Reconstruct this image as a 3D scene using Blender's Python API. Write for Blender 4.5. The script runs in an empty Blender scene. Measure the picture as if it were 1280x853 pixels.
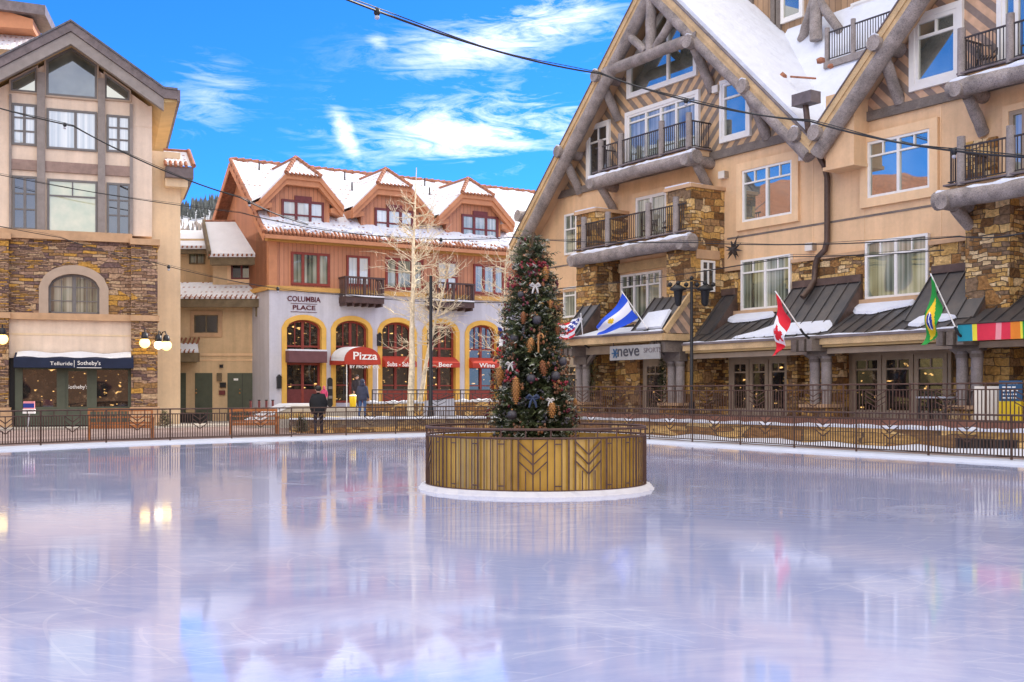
import bpy, bmesh, math, random
from mathutils import Vector, Matrix
random.seed(7)
R = math.radians
C = bpy.context.scene.collection
SC = bpy.context.scene

# ------------------------------------------------------------------ camera model (pixel of the 1280x853 photograph -> place)
EYE, FPX, HX, HY = 1.68, 1400.0, 640.0, 493.0
def W(px, py, D):
    return Vector(((px-HX)/FPX*D, D, EYE+(HY-py)/FPX*D))
class Frame:
    """a facade: local x to the right, y into the building, z up"""
    def __init__(s, ox, oy, th):
        s.o = (ox, oy); s.th = th; s.c = math.cos(th); s.s = math.sin(th)
    def hit(s, px, py, off=0.0):
        t = (px-HX)/FPX
        D = (-off - s.o[0]*s.s + s.o[1]*s.c)/(s.c - t*s.s)
        X, Y = t*D, D
        return (X-s.o[0])*s.c+(Y-s.o[1])*s.s, EYE+(HY-py)/FPX*D
    def rect(s, xl, xr, yt, yb, off=0.0):
        x0, z1 = s.hit(xl, yt, off); _, z0 = s.hit(xl, yb, off); x1, _ = s.hit(xr, yt, off)
        return x0, x1, z0, z1
    def w(s, x, y, z):
        return Vector((s.o[0]+x*s.c-y*s.s, s.o[1]+x*s.s+y*s.c, z))

# ------------------------------------------------------------------ materials
MT = {}
def new_mat(name):
    m = bpy.data.materials.new(name); m.use_nodes = True
    nt = m.node_tree; p = nt.nodes['Principled BSDF']
    MT[name] = m
    return m, nt, p
def N(nt, t, **kw):
    n = nt.nodes.new(t)
    for k, v in kw.items():
        if k.startswith('_'): setattr(n, k[1:], v)
        else: n.inputs[k.replace('__', ' ')].default_value = v
    return n
def L(nt, a, b): nt.links.new(a, b)
def ramp(nt, stops, interp='LINEAR'):
    r = nt.nodes.new('ShaderNodeValToRGB'); cr = r.color_ramp; cr.interpolation = interp
    while len(cr.elements) < len(stops): cr.elements.new(0.5)
    for e, (p, c) in zip(cr.elements, stops):
        e.position = p; e.color = (*c, 1) if len(c) == 3 else c
    return r
def math_n(nt, op, a=None, b=None):
    n = nt.nodes.new('ShaderNodeMath'); n.operation = op
    for i, v in enumerate((a, b)):
        if v is None: continue
        if isinstance(v, (int, float)): n.inputs[i].default_value = v
        else: L(nt, v, n.inputs[i])
    return n.outputs[0]
def coords(nt, scale=(1, 1, 1)):
    tc = nt.nodes.new('ShaderNodeTexCoord'); mp = nt.nodes.new('ShaderNodeMapping')
    L(nt, tc.outputs['Object'], mp.inputs[0]); mp.inputs['Scale'].default_value = scale
    return mp.outputs[0]
def mat(name, col, rough=.75, var=.15, vs=2.0, bump=0.0, bs=40.0, metal=0.0, spec=.35, stretch=(1, 1, 1), col2=None, streak=0.0, crack=0.0):
    m, nt, p = new_mat(name)
    v = coords(nt, stretch)
    n = N(nt, 'ShaderNodeTexNoise', Scale=vs, Detail=6.0, Roughness=.62); L(nt, v, n.inputs['Vector'])
    if col2 is None:
        a = tuple(max(0, c*(1-var)) for c in col); b = tuple(min(1, c*(1+var)) for c in col)
    else: a, b = col, col2
    r = ramp(nt, [(.3, a), (.7, b)]); L(nt, n.outputs['Fac'], r.inputs[0]); src = r.outputs[0]
    if streak:   # weather streaks run down the wall, finer blotches of trowelled plaster over them
        v2 = coords(nt, (2.6, 2.6, .16)); ns = N(nt, 'ShaderNodeTexNoise', Scale=1.0, Detail=5.0, Roughness=.6); L(nt, v2, ns.inputs['Vector'])
        nb = N(nt, 'ShaderNodeTexNoise', Scale=7.0, Detail=6.0, Roughness=.7); L(nt, v, nb.inputs['Vector'])
        rs = ramp(nt, [(.32, (1-streak,)*3), (.6, (1.04,)*3)]); L(nt, math_n(nt, 'ADD', math_n(nt, 'MULTIPLY', ns.outputs['Fac'], .65), math_n(nt, 'MULTIPLY', nb.outputs['Fac'], .35)), rs.inputs[0])
        mu = nt.nodes.new('ShaderNodeMix'); mu.data_type = 'RGBA'; mu.blend_type = 'MULTIPLY'; mu.inputs[0].default_value = 1; L(nt, src, mu.inputs[6]); L(nt, rs.outputs[0], mu.inputs[7]); src = mu.outputs[2]
    if crack:    # checks and knots in weathered timber
        vo = N(nt, 'ShaderNodeTexNoise', Scale=26.0, Detail=7.0, Roughness=.75, Distortion=1.5); L(nt, v, vo.inputs['Vector'])
        rc = ramp(nt, [(.36, (1-crack,)*3), (.5, (1.0,)*3), (.72, (1.22,)*3)]); L(nt, vo.outputs['Fac'], rc.inputs[0])
        mu = nt.nodes.new('ShaderNodeMix'); mu.data_type = 'RGBA'; mu.blend_type = 'MULTIPLY'; mu.inputs[0].default_value = 1; L(nt, src, mu.inputs[6]); L(nt, rc.outputs[0], mu.inputs[7]); src = mu.outputs[2]
    L(nt, src, p.inputs['Base Color'])
    p.inputs['Roughness'].default_value = rough; p.inputs['Metallic'].default_value = metal
    p.inputs['Specular IOR Level'].default_value = spec
    if bump:
        n2 = N(nt, 'ShaderNodeTexNoise', Scale=bs, Detail=4.0); L(nt, v, n2.inputs['Vector'])
        b_ = N(nt, 'ShaderNodeBump', Strength=bump, Distance=.03); L(nt, n2.outputs['Fac'], b_.inputs['Height'])
        L(nt, b_.outputs[0], p.inputs['Normal'])
    return m
def stone(name, cols, mortar, w=.55, h=.17, distort=.05):
    """stacked stone: two sizes of course chosen patchwise, a colour of its own per stone"""
    m, nt, p = new_mat(name)
    tc = nt.nodes.new('ShaderNodeTexCoord'); sx = nt.nodes.new('ShaderNodeSeparateXYZ'); L(nt, tc.outputs['Object'], sx.inputs[0])
    xy = math_n(nt, 'ADD', sx.outputs[0], sx.outputs[1])
    cb = nt.nodes.new('ShaderNodeCombineXYZ'); L(nt, xy, cb.inputs[0]); L(nt, sx.outputs[2], cb.inputs[1])
    nz = N(nt, 'ShaderNodeTexNoise', Scale=2.3, Detail=3.0); L(nt, cb.outputs[0], nz.inputs['Vector'])
    va = nt.nodes.new('ShaderNodeVectorMath'); va.operation = 'MULTIPLY_ADD'
    L(nt, nz.outputs['Color'], va.inputs[0]); va.inputs[1].default_value = (distort*2.2, distort*2.0, 0); L(nt, cb.outputs[0], va.inputs[2])
    outs = []
    for k, (bw, bh) in enumerate(((w, h), (w*.62, h*.5), (w*1.25, h*1.7))):
        b = N(nt, 'ShaderNodeTexBrick', Scale=1.0); b.offset = .37+.1*k; b.squash = 1.0+.5*k; b.squash_frequency = 3
        b.inputs['Brick Width'].default_value = bw; b.inputs['Row Height'].default_value = bh
        b.inputs['Mortar Size'].default_value = .013; b.inputs['Mortar Smooth'].default_value = .4
        b.inputs['Color1'].default_value = (0, 0, 0, 1); b.inputs['Color2'].default_value = (1, 1, 1, 1); b.inputs['Mortar'].default_value = (.5, .5, .5, 1)
        L(nt, va.outputs[0], b.inputs['Vector']); outs.append(b)
    vo = N(nt, 'ShaderNodeTexVoronoi', Scale=1.1); L(nt, va.outputs[0], vo.inputs['Vector'])
    sp = nt.nodes.new('ShaderNodeSeparateColor'); L(nt, vo.outputs['Color'], sp.inputs[0])
    s1 = math_n(nt, 'GREATER_THAN', sp.outputs[0], .42); s2 = math_n(nt, 'GREATER_THAN', sp.outputs[0], .8)
    def pick(sock):
        a = nt.nodes.new('ShaderNodeMix'); a.data_type = 'RGBA'; L(nt, s1, a.inputs[0]); L(nt, outs[0].outputs[sock], a.inputs[6]); L(nt, outs[1].outputs[sock], a.inputs[7])
        c = nt.nodes.new('ShaderNodeMix'); c.data_type = 'RGBA'; L(nt, s2, c.inputs[0]); L(nt, a.outputs[2], c.inputs[6]); L(nt, outs[2].outputs[sock], c.inputs[7])
        return c.outputs[2]
    rp = ramp(nt, [(i/len(cols), c) for i, c in enumerate(cols)], 'CONSTANT'); L(nt, pick('Color'), rp.inputs[0])
    n2 = N(nt, 'ShaderNodeTexNoise', Scale=9.0, Detail=5.0); L(nt, cb.outputs[0], n2.inputs['Vector'])
    r2 = ramp(nt, [(.3, (.66, .66, .66)), (.75, (1.5, 1.5, 1.48))]); L(nt, n2.outputs['Fac'], r2.inputs[0])
    mu = nt.nodes.new('ShaderNodeMix'); mu.data_type = 'RGBA'; mu.blend_type = 'MULTIPLY'; mu.inputs[0].default_value = 1; L(nt, rp.outputs[0], mu.inputs[6]); L(nt, r2.outputs[0], mu.inputs[7])
    mm = nt.nodes.new('ShaderNodeMix'); mm.data_type = 'RGBA'; f = pick('Fac'); L(nt, f, mm.inputs[0]); L(nt, mu.outputs[2], mm.inputs[6]); mm.inputs[7].default_value = (*mortar, 1)
    L(nt, mm.outputs[2], p.inputs['Base Color']); p.inputs['Roughness'].default_value = .85; p.inputs['Specular IOR Level'].default_value = .25
    hb = math_n(nt, 'SUBTRACT', n2.outputs['Fac'], math_n(nt, 'MULTIPLY', f, 1.5))
    hb2 = math_n(nt, 'ADD', hb, pick('Color'))
    b_ = N(nt, 'ShaderNodeBump', Strength=1.0, Distance=.10); L(nt, hb2, b_.inputs['Height']); L(nt, b_.outputs[0], p.inputs['Normal'])
    return m
def stripes(name, cx, period, c1, c2):
    """boards laid in a V about x = cx, every second one stained darker"""
    m, nt, p = new_mat(name)
    tc = nt.nodes.new('ShaderNodeTexCoord'); sx = nt.nodes.new('ShaderNodeSeparateXYZ'); L(nt, tc.outputs['Object'], sx.inputs[0])
    a = math_n(nt, 'ABSOLUTE', math_n(nt, 'SUBTRACT', math_n(nt, 'ADD', sx.outputs[0], sx.outputs[1]), cx))
    t = math_n(nt, 'DIVIDE', math_n(nt, 'SUBTRACT', math_n(nt, 'ADD', sx.outputs[2], 50.0), a), period)
    fr = math_n(nt, 'FRACT', t)
    r = ramp(nt, [(0, c1), (.52, c2)], 'CONSTANT'); L(nt, fr, r.inputs[0])
    n = N(nt, 'ShaderNodeTexNoise', Scale=3.5, Detail=6.0); L(nt, tc.outputs['Object'], n.inputs['Vector'])
    r2 = ramp(nt, [(.3, (.8, .8, .8)), (.7, (1.15, 1.15, 1.15))]); L(nt, n.outputs['Fac'], r2.inputs[0])
    mu = nt.nodes.new('ShaderNodeMix'); mu.data_type = 'RGBA'; mu.blend_type = 'MULTIPLY'; mu.inputs[0].default_value = 1; L(nt, r.outputs[0], mu.inputs[6]); L(nt, r2.outputs[0], mu.inputs[7])
    L(nt, mu.outputs[2], p.inputs['Base Color']); p.inputs['Roughness'].default_value = .7
    e = math_n(nt, 'FRACT', math_n(nt, 'MULTIPLY', t, 2.0)); eb = math_n(nt, 'LESS_THAN', e, .08)
    b_ = N(nt, 'ShaderNodeBump', Strength=.8, Distance=-.02); L(nt, eb, b_.inputs['Height']); L(nt, b_.outputs[0], p.inputs['Normal'])
    return m
def glass(name, kind, refl=.35, tint=(.75, .85, 1.0), seed=0.0):
    """window seen in daylight: what hangs or stands behind it, under a clear reflection"""
    m, nt, p = new_mat(name)
    tc = nt.nodes.new('ShaderNodeTexCoord'); v = tc.outputs['Object']
    if kind == 'dark':
        n = N(nt, 'ShaderNodeTexNoise', Scale=1.1, Detail=3.0); L(nt, v, n.inputs['Vector'])
        r = ramp(nt, [(.35, (.012, .012, .012)), (.7, (.06, .05, .04))]); L(nt, n.outputs['Fac'], r.inputs[0])
    elif kind == 'room':
        n = N(nt, 'ShaderNodeTexNoise', Scale=.9, Detail=2.0); L(nt, v, n.inputs['Vector'])
        r = ramp(nt, [(.35, (.05, .06, .055)), (.7, (.16, .18, .16))]); L(nt, n.outputs['Fac'], r.inputs[0])
    elif kind == 'curtain':
        mp = nt.nodes.new('ShaderNodeMapping'); mp.inputs['Scale'].default_value = (9, 9, .05); L(nt, v, mp.inputs[0])
        n = N(nt, 'ShaderNodeTexNoise', Scale=1.0, Detail=2.0); L(nt, mp.outputs[0], n.inputs['Vector'])
        n3 = N(nt, 'ShaderNodeTexNoise', Scale=.8, Detail=1.0); L(nt, v, n3.inputs['Vector'])
        ad = math_n(nt, 'ADD', math_n(nt, 'MULTIPLY', n.outputs['Fac'], .6), math_n(nt, 'MULTIPLY', n3.outputs['Fac'], .45))
        r = ramp(nt, [(.36, (.03, .03, .025)), (.47, (.16, .18, .12)), (.7, (.5, .5, .4))]); L(nt, ad, r.inputs[0])
    elif kind == 'blind':
        mp = nt.nodes.new('ShaderNodeMapping'); mp.inputs['Scale'].default_value = (7, 7, .05); L(nt, v, mp.inputs[0])
        n = N(nt, 'ShaderNodeTexNoise', Scale=1.0, Detail=2.0); L(nt, mp.outputs[0], n.inputs['Vector'])
        r = ramp(nt, [(.3, (.42, .48, .5)), (.7, (.74, .76, .72))]); L(nt, n.outputs['Fac'], r.inputs[0])
    elif kind == 'shade':
        n = N(nt, 'ShaderNodeTexNoise', Scale=1.5, Detail=3.0); L(nt, v, n.inputs['Vector'])
        r = ramp(nt, [(.3, (.42, .48, .3)), (.7, (.62, .6, .38))]); L(nt, n.outputs['Fac'], r.inputs[0])
    else:  # shop: goods and lamps in a dim room
        n = N(nt, 'ShaderNodeTexNoise', Scale=2.6, Detail=5.0, Roughness=.7); L(nt, v, n.inputs['Vector'])
        r = ramp(nt, [(.46, (.008, .007, .006)), (.56, (.03, .02, .014)), (.64, (.09, .055, .03)), (.72, (.34, .27, .18))]); L(nt, n.outputs['Fac'], r.inputs[0])
        r3 = ramp(nt, [(.66, (0, 0, 0)), (.74, (1.0, .55, .18))]); n4 = N(nt, 'ShaderNodeTexNoise', Scale=3.1, Detail=2.0)
        mp = nt.nodes.new('ShaderNodeMapping'); mp.inputs['Location'].default_value = (seed, 3, 7); mp.inputs['Scale'].default_value = (1, 1, 1.8); L(nt, v, mp.inputs[0]); L(nt, mp.outputs[0], n4.inputs['Vector'])
        L(nt, n4.outputs['Fac'], r3.inputs[0]); L(nt, r3.outputs[0], p.inputs['Emission Color']); p.inputs['Emission Strength'].default_value = .8
    L(nt, r.outputs[0], p.inputs['Base Color']); p.inputs['Roughness'].default_value = .6; p.inputs['Specular IOR Level'].default_value = .1
    g = nt.nodes.new('ShaderNodeBsdfGlossy'); g.inputs['Roughness'].default_value = .015; g.inputs['Color'].default_value = (*tint, 1)
    nb = N(nt, 'ShaderNodeTexNoise', Scale=.7, Detail=1.0); L(nt, v, nb.inputs['Vector'])
    bb = N(nt, 'ShaderNodeBump', Strength=.12, Distance=.06); L(nt, nb.outputs['Fac'], bb.inputs['Height']); L(nt, bb.outputs[0], g.inputs['Normal'])
    fr = N(nt, 'ShaderNodeFresnel', IOR=1.5); f = math_n(nt, 'ADD', fr.outputs[0], refl)
    f = math_n(nt, 'MINIMUM', f, 1.0)
    mx = nt.nodes.new('ShaderNodeMixShader'); L(nt, f, mx.inputs[0]); L(nt, p.outputs[0], mx.inputs[1]); L(nt, g.outputs[0], mx.inputs[2])
    L(nt, mx.outputs[0], nt.nodes['Material Output'].inputs[0])
    return m
def glow(name, col, strength):
    m, nt, p = new_mat(name); p.inputs['Base Color'].default_value = (*col, 1)
    p.inputs['Emission Color'].default_value = (*col, 1); p.inputs['Emission Strength'].default_value = strength
    return m
def snow(name, col=(.86, .87, .9), tiles=False, lim=.44):
    m, nt, p = new_mat(name)
    tc = nt.nodes.new('ShaderNodeTexCoord'); v = tc.outputs['Object']
    n = N(nt, 'ShaderNodeTexNoise', Scale=1.7, Detail=8.0); L(nt, v, n.inputs['Vector'])
    r = ramp(nt, [(.3, tuple(c*.93 for c in col)), (.7, col)]); L(nt, n.outputs['Fac'], r.inputs[0])
    h = math_n(nt, 'MULTIPLY', n.outputs['Fac'], 1.0); src = r.outputs[0]
    if tiles:
        # rows of barrel tile ends poking through thin snow
        sx = nt.nodes.new('ShaderNodeSeparateXYZ'); L(nt, v, sx.inputs[0])
        fx = math_n(nt, 'FRACT', math_n(nt, 'MULTIPLY', sx.outputs[0], 3.4)); fz = math_n(nt, 'FRACT', math_n(nt, 'MULTIPLY', sx.outputs[2], 3.0))
        dx = math_n(nt, 'ABSOLUTE', math_n(nt, 'SUBTRACT', fx, .5)); a = math_n(nt, 'LESS_THAN', dx, .2); b = math_n(nt, 'LESS_THAN', fz, .16)
        n5 = N(nt, 'ShaderNodeTexNoise', Scale=2.2, Detail=2.0); L(nt, v, n5.inputs['Vector'])
        k = math_n(nt, 'MULTIPLY', math_n(nt, 'MULTIPLY', a, b), math_n(nt, 'GREATER_THAN', n5.outputs['Fac'], lim))
        mx = nt.nodes.new('ShaderNodeMix'); mx.data_type = 'RGBA'; L(nt, k, mx.inputs[0]); L(nt, r.outputs[0], mx.inputs[6]); mx.inputs[7].default_value = (.33, .13, .06, 1)
        src = mx.outputs[2]
    if tiles: h = math_n(nt, 'ADD', h, math_n(nt, 'MULTIPLY', math_n(nt, 'SINE', math_n(nt, 'MULTIPLY', sx.outputs[0], 21.4)), .12))
    L(nt, src, p.inputs['Base Color']); p.inputs['Roughness'].default_value = .8; p.inputs['Specular IOR Level'].default_value = .25
    b_ = N(nt, 'ShaderNodeBump', Strength=.6, Distance=.16); L(nt, h, b_.inputs['Height']); L(nt, b_.outputs[0], p.inputs['Normal'])
    return m
def planks(name, col, period, axis=0, var=.2):
    """vertical (axis 0) or horizontal (axis 2) boarding with grooves"""
    m, nt, p = new_mat(name)
    tc = nt.nodes.new('ShaderNodeTexCoord'); sx = nt.nodes.new('ShaderNodeSeparateXYZ'); L(nt, tc.outputs['Object'], sx.inputs[0])
    s = math_n(nt, 'ADD', sx.outputs[0], sx.outputs[1]) if axis == 0 else sx.outputs[2]
    q = math_n(nt, 'DIVIDE', math_n(nt, 'ADD', s, 200.0), period); f = math_n(nt, 'FRACT', q); g = math_n(nt, 'LESS_THAN', f, .1)
    wn = nt.nodes.new('ShaderNodeTexWhiteNoise'); wn.noise_dimensions = '1D'; L(nt, math_n(nt, 'FLOOR', q), wn.inputs['W'])
    n = N(nt, 'ShaderNodeTexNoise', Scale=2.5, Detail=6.0); L(nt, tc.outputs['Object'], n.inputs['Vector'])
    ad = math_n(nt, 'ADD', math_n(nt, 'MULTIPLY', wn.outputs[0], .5), math_n(nt, 'MULTIPLY', n.outputs['Fac'], .5))
    r = ramp(nt, [(.2, tuple(c*(1-var) for c in col)), (.8, tuple(min(1, c*(1+var)) for c in col))]); L(nt, ad, r.inputs[0])
    mx = nt.nodes.new('ShaderNodeMix'); mx.data_type = 'RGBA'; L(nt, g, mx.inputs[0]); L(nt, r.outputs[0], mx.inputs[6]); mx.inputs[7].default_value = (*[c*.55 for c in col], 1)
    L(nt, mx.outputs[2], p.inputs['Base Color']); p.inputs['Roughness'].default_value = .7
    b_ = N(nt, 'ShaderNodeBump', Strength=.8, Distance=-.02); L(nt, g, b_.inputs['Height']); L(nt, b_.outputs[0], p.inputs['Normal'])
    return m

# ------------------------------------------------------------------ mesh builder
class MB:
    def __init__(s): s.v = []; s.f = []; s.m = []; s.mats = []; s.cur = 0; s.sm = []
    def mat(s, m):
        m = MT[m] if isinstance(m, str) else m
        if m not in s.mats: s.mats.append(m)
        s.cur = s.mats.index(m); return s
    def face(s, pts, smooth=False):
        i = len(s.v); s.v += [tuple(p) for p in pts]; s.f.append(tuple(range(i, i+len(pts)))); s.m.append(s.cur); s.sm.append(smooth)
    def idx(s, vs, fs, smooth=False):
        i = len(s.v); s.v += [tuple(p) for p in vs]
        for f in fs: s.f.append(tuple(a+i for a in f)); s.m.append(s.cur); s.sm.append(smooth)
    def box(s, x0, x1, y0, y1, z0, z1):
        if x0 > x1: x0, x1 = x1, x0
        if y0 > y1: y0, y1 = y1, y0
        if z0 > z1: z0, z1 = z1, z0
        s.idx([(x0,y0,z0),(x1,y0,z0),(x1,y1,z0),(x0,y1,z0),(x0,y0,z1),(x1,y0,z1),(x1,y1,z1),(x0,y1,z1)],
              [(3,2,1,0),(4,5,6,7),(0,1,5,4),(1,2,6,5),(2,3,7,6),(3,0,4,7)]); return s
    def prism(s, pts, y0, y1):
        """polygon in (x, z), counter-clockwise seen from -y, pulled from y0 (front) to y1"""
        n = len(pts); vs = [(x, y0, z) for x, z in pts]+[(x, y1, z) for x, z in pts]
        fs = [tuple(range(n)), tuple(range(2*n-1, n-1, -1))]
        for i in range(n): j = (i+1) % n; fs.append((i, n+i, n+j, j))
        s.idx(vs, fs); return s
    def prism_x(s, pts, x0, x1):
        """polygon in (y, z) pulled along x"""
        n = len(pts); vs = [(x0, y, z) for y, z in pts]+[(x1, y, z) for y, z in pts]
        fs = [tuple(range(n)), tuple(range(2*n-1, n-1, -1))]
        for i in range(n): j = (i+1) % n; fs.append((i, n+i, n+j, j))
        s.idx(vs, fs); return s
    def slab(s, pts, z0, z1):
        n = len(pts); vs = [(x, y, z1) for x, y in pts]+[(x, y, z0) for x, y in pts]
        fs = [tuple(range(n)), tuple(range(2*n-1, n-1, -1))]
        for i in range(n): j = (i+1) % n; fs.append((i, n+i, n+j, j))
        s.idx(vs, fs); return s
    def hexa(s, a, b):
        """a, b: two quads (lists of 4 points) joined into a solid"""
        s.idx(list(a)+list(b), [(0,1,2,3),(7,6,5,4),(0,4,5,1),(1,5,6,2),(2,6,7,3),(3,7,4,0)]); return s
    def bar(s, p, q, w, h=None, up=(0, 0, 1)):
        h = h or w; p, q = Vector(p), Vector(q); d = (q-p)
        if d.length < 1e-6: return s
        d.normalize(); u = Vector(up)
        if abs(d.dot(u)) > .97: u = Vector((1, 0, 0))
        r = d.cross(u).normalized()*(w/2); t = r.cross(d).normalized()*(h/2)
        s.hexa([p-r-t, p+r-t, p+r+t, p-r+t], [q-r-t, q+r-t, q+r+t, q-r+t]); return s
    def tube(s, path, rad, n=8, caps=True, smooth=True):
        path = [Vector(p) for p in path]; k = len(path)
        rad = rad if isinstance(rad, (list, tuple)) else [rad]*k
        vs = []; fs = []; u = None
        for i in range(k):
            d = (path[min(i+1, k-1)]-path[max(i-1, 0)])
            d = d.normalized() if d.length > 1e-9 else Vector((0, 0, 1))
            if u is None:
                u = d.orthogonal().normalized()
            else:
                u = (u-d*u.dot(d)); u = u.normalized() if u.length > 1e-6 else d.orthogonal().normalized()
            w_ = d.cross(u)
            for j in range(n):
                a = 2*math.pi*j/n; vs.append(path[i]+(u*math.cos(a)+w_*math.sin(a))*rad[i])
        for i in range(k-1):
            for j in range(n): fs.append((i*n+j, i*n+(j+1) % n, (i+1)*n+(j+1) % n, (i+1)*n+j))
        s.idx(vs, fs, smooth)
        if caps:
            s.idx(vs[:n], [tuple(range(n-1, -1, -1))]); s.idx(vs[-n:], [tuple(range(n))])
        return s
    def lathe(s, prof, c=(0, 0, 0), n=16, smooth=True):
        vs = []; fs = []
        for r, z in prof:
            for j in range(n): a = 2*math.pi*j/n; vs.append((c[0]+r*math.cos(a), c[1]+r*math.sin(a), c[2]+z))
        for i in range(len(prof)-1):
            for j in range(n): fs.append((i*n+j, i*n+(j+1) % n, (i+1)*n+(j+1) % n, (i+1)*n+j))
        s.idx(vs, fs, smooth); return s
    def build(s, name, parent=None, loc=None):
        me = bpy.data.meshes.new(name); me.from_pydata(s.v, [], s.f)
        for m in s.mats: me.materials.append(m)
        me.polygons.foreach_set('material_index', s.m); me.polygons.foreach_set('use_smooth', s.sm); me.update()
        o = bpy.data.objects.new(name, me); C.objects.link(o)
        if parent: o.parent = parent
        if loc is not None: o.location = loc
        return o
def tag(o, label, cat, group=None, kind=None):
    if label: o['label'] = label
    if cat: o['category'] = cat
    if group: o['group'] = group
    if kind: o['kind'] = kind
    return o
def thing(name, label, cat, loc=(0, 0, 0), rz=0.0, group=None):
    o = bpy.data.objects.new(name, None); C.objects.link(o); o.location = loc; o.rotation_euler = (0, 0, rz)
    return tag(o, label, cat, group)
def struct(o): o['kind'] = 'structure'; return o
def dup(root, loc, rz=None, label=None):
    r = root.copy(); C.objects.link(r); r.location = loc
    if rz is not None: r.rotation_euler = (0, 0, rz)
    if label: r['label'] = label
    for ch in list(root.children):
        c = ch.copy(); C.objects.link(c); c.parent = r
        for g in list(ch.children):
            d = g.copy(); C.objects.link(d); d.parent = c
    return r
def ico(mb, c, r, sub=2, sc=(1, 1, 1), jit=0.0):
    bm = bmesh.new(); bmesh.ops.create_icosphere(bm, subdivisions=sub, radius=1.0)
    vs = [Vector((v.co.x*r*sc[0], v.co.y*r*sc[1], v.co.z*r*sc[2]))*(1+random.uniform(-jit, jit))+Vector(c) for v in bm.verts]
    mb.idx(vs, [tuple(v.index for v in f.verts) for f in bm.faces], True); bm.free()
def text_mesh(s, size, name, m, parent, origin, xdir, zdir=(0, 0, 1), depth=.012, align='CENTER', bold=0.0, sx=1.0):
    cu = bpy.data.curves.new('lettering', 'FONT'); cu.body = s; cu.size = size; cu.align_x = align; cu.align_y = 'CENTER'
    cu.extrude = depth; cu.offset = bold; cu.resolution_u = 3
    t = bpy.data.objects.new('lettering', cu); C.objects.link(t)
    dg = bpy.context.evaluated_depsgraph_get(); me = bpy.data.meshes.new_from_object(t.evaluated_get(dg))
    bpy.data.objects.remove(t); bpy.data.curves.remove(cu)
    x = Vector(xdir).normalized(); z = Vector(zdir).normalized(); y = z.cross(x)*-1  # text normal is x cross z
    nrm = x.cross(z)
    for v in me.vertices: v.co = Vector(origin)+x*v.co.x*sx+z*v.co.y+nrm*v.co.z
    me.materials.clear(); me.materials.append(MT[m])
    o = bpy.data.objects.new(name, me); C.objects.link(o)
    if parent: o.parent = parent
    return o

# ------------------------------------------------------------------ building helpers (all in a building's own coordinates)
def window(par, r, y, fm, gm, cols=(.5,), rows=(), fw=.09, proud=.07, trim=None, tw=.14, top_only=None, sill=None, name='window', inset=0.0):
    """r = x0, x1, z0, z1; y = wall face; cols/rows = fractions of mullions and transoms; top_only = extra bars above the last transom"""
    x0, x1, z0, z1 = r
    b = MB()
    if trim:
        b.mat(trim); t = tw; p = y-proud-.03
        b.box(x0-t, x0, p, y+.05, z0-t, z1+t).box(x1, x1+t, p, y+.05, z0-t, z1+t).box(x0, x1, p, y+.05, z1, z1+t).box(x0, x1, p, y+.05, z0-t, z0)
    b.mat(fm); p = y-proud
    b.box(x0, x0+fw, p, y+.05, z0, z1).box(x1-fw, x1, p, y+.05, z0, z1).box(x0+fw, x1-fw, p, y+.05, z1-fw, z1).box(x0+fw, x1-fw, p, y+.05, z0, z0+fw)
    for c in cols:
        xc = x0+(x1-x0)*c; b.box(xc-fw*.6, xc+fw*.6, p+.006, y+.05, z0+fw, z1-fw)
    for q in rows:
        zc = z0+(z1-z0)*q; b.box(x0+fw, x1-fw, p+.012, y+.05, zc-fw*.35, zc+fw*.35)
    if top_only and rows:
        zc = z0+(z1-z0)*max(rows)
        for c in top_only:
            xc = x0+(x1-x0)*c; b.box(xc-fw*.28, xc+fw*.28, p+.018, y+.05, zc, z1-fw)
    if sill:
        b.mat(sill); b.box(x0-tw-.08, x1+tw+.08, y-proud-.14, y+.05, z0-.16, z0-.003 if not trim else z0-tw+.05)
    f = b.build(name, par)
    MB().mat(gm).box(x0+fw*.5, x1-fw*.5, y-.02, y+.04, z0+fw*.5, z1-fw*.5).build('pane', f)
    return f
def poly_window(par, pts, y, fm, gm, fw=.09, proud=.07, bars=(), trim=None, tw=.12, name='window'):
    """window of any convex outline; pts counter-clockwise (x, z)"""
    cx = sum(p[0] for p in pts)/len(pts); cz = sum(p[1] for p in pts)/len(pts)
    def off(k):
        out = []; n = len(pts)
        for i in range(n):
            a, b, c = Vector(pts[i-1]), Vector(pts[i]), Vector(pts[(i+1) % n])
            e1 = (b-a).normalized(); e2 = (c-b).normalized(); n1 = Vector((-e1.y, e1.x)); n2 = Vector((-e2.y, e2.x))
            d = (n1+n2); d = d/max(.25, d.dot(n1)); out.append(tuple(b+d*k))
        return out
    b = MB(); n = len(pts)
    def ring(o_, i_, y0):
        for i in range(n):
            j = (i+1) % n; b.prism([o_[i], o_[j], i_[j], i_[i]], y0, y+.05)
    if trim: b.mat(trim); ring(off(-tw), off(0), y-proud-.03)
    b.mat(fm); inn = off(fw); ring(pts, inn, y-proud)
    for (a, c, w) in bars: b.bar((a[0], y-proud/2, a[1]), (c[0], y-proud/2, c[1]), proud*.9, w)
    f = b.build(name, par); MB().mat(gm).prism(off(fw*.5), y-.02, y+.04).build('pane', f)
    return f
def arch_pts(x0, x1, zs, rise, n=14):
    """points along a segmental arch from the left springing to the right"""
    return [(x0+(x1-x0)*i/n, zs+rise*math.sqrt(max(0, 1-(2*i/n-1)**2))**1.15) for i in range(n+1)]
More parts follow.
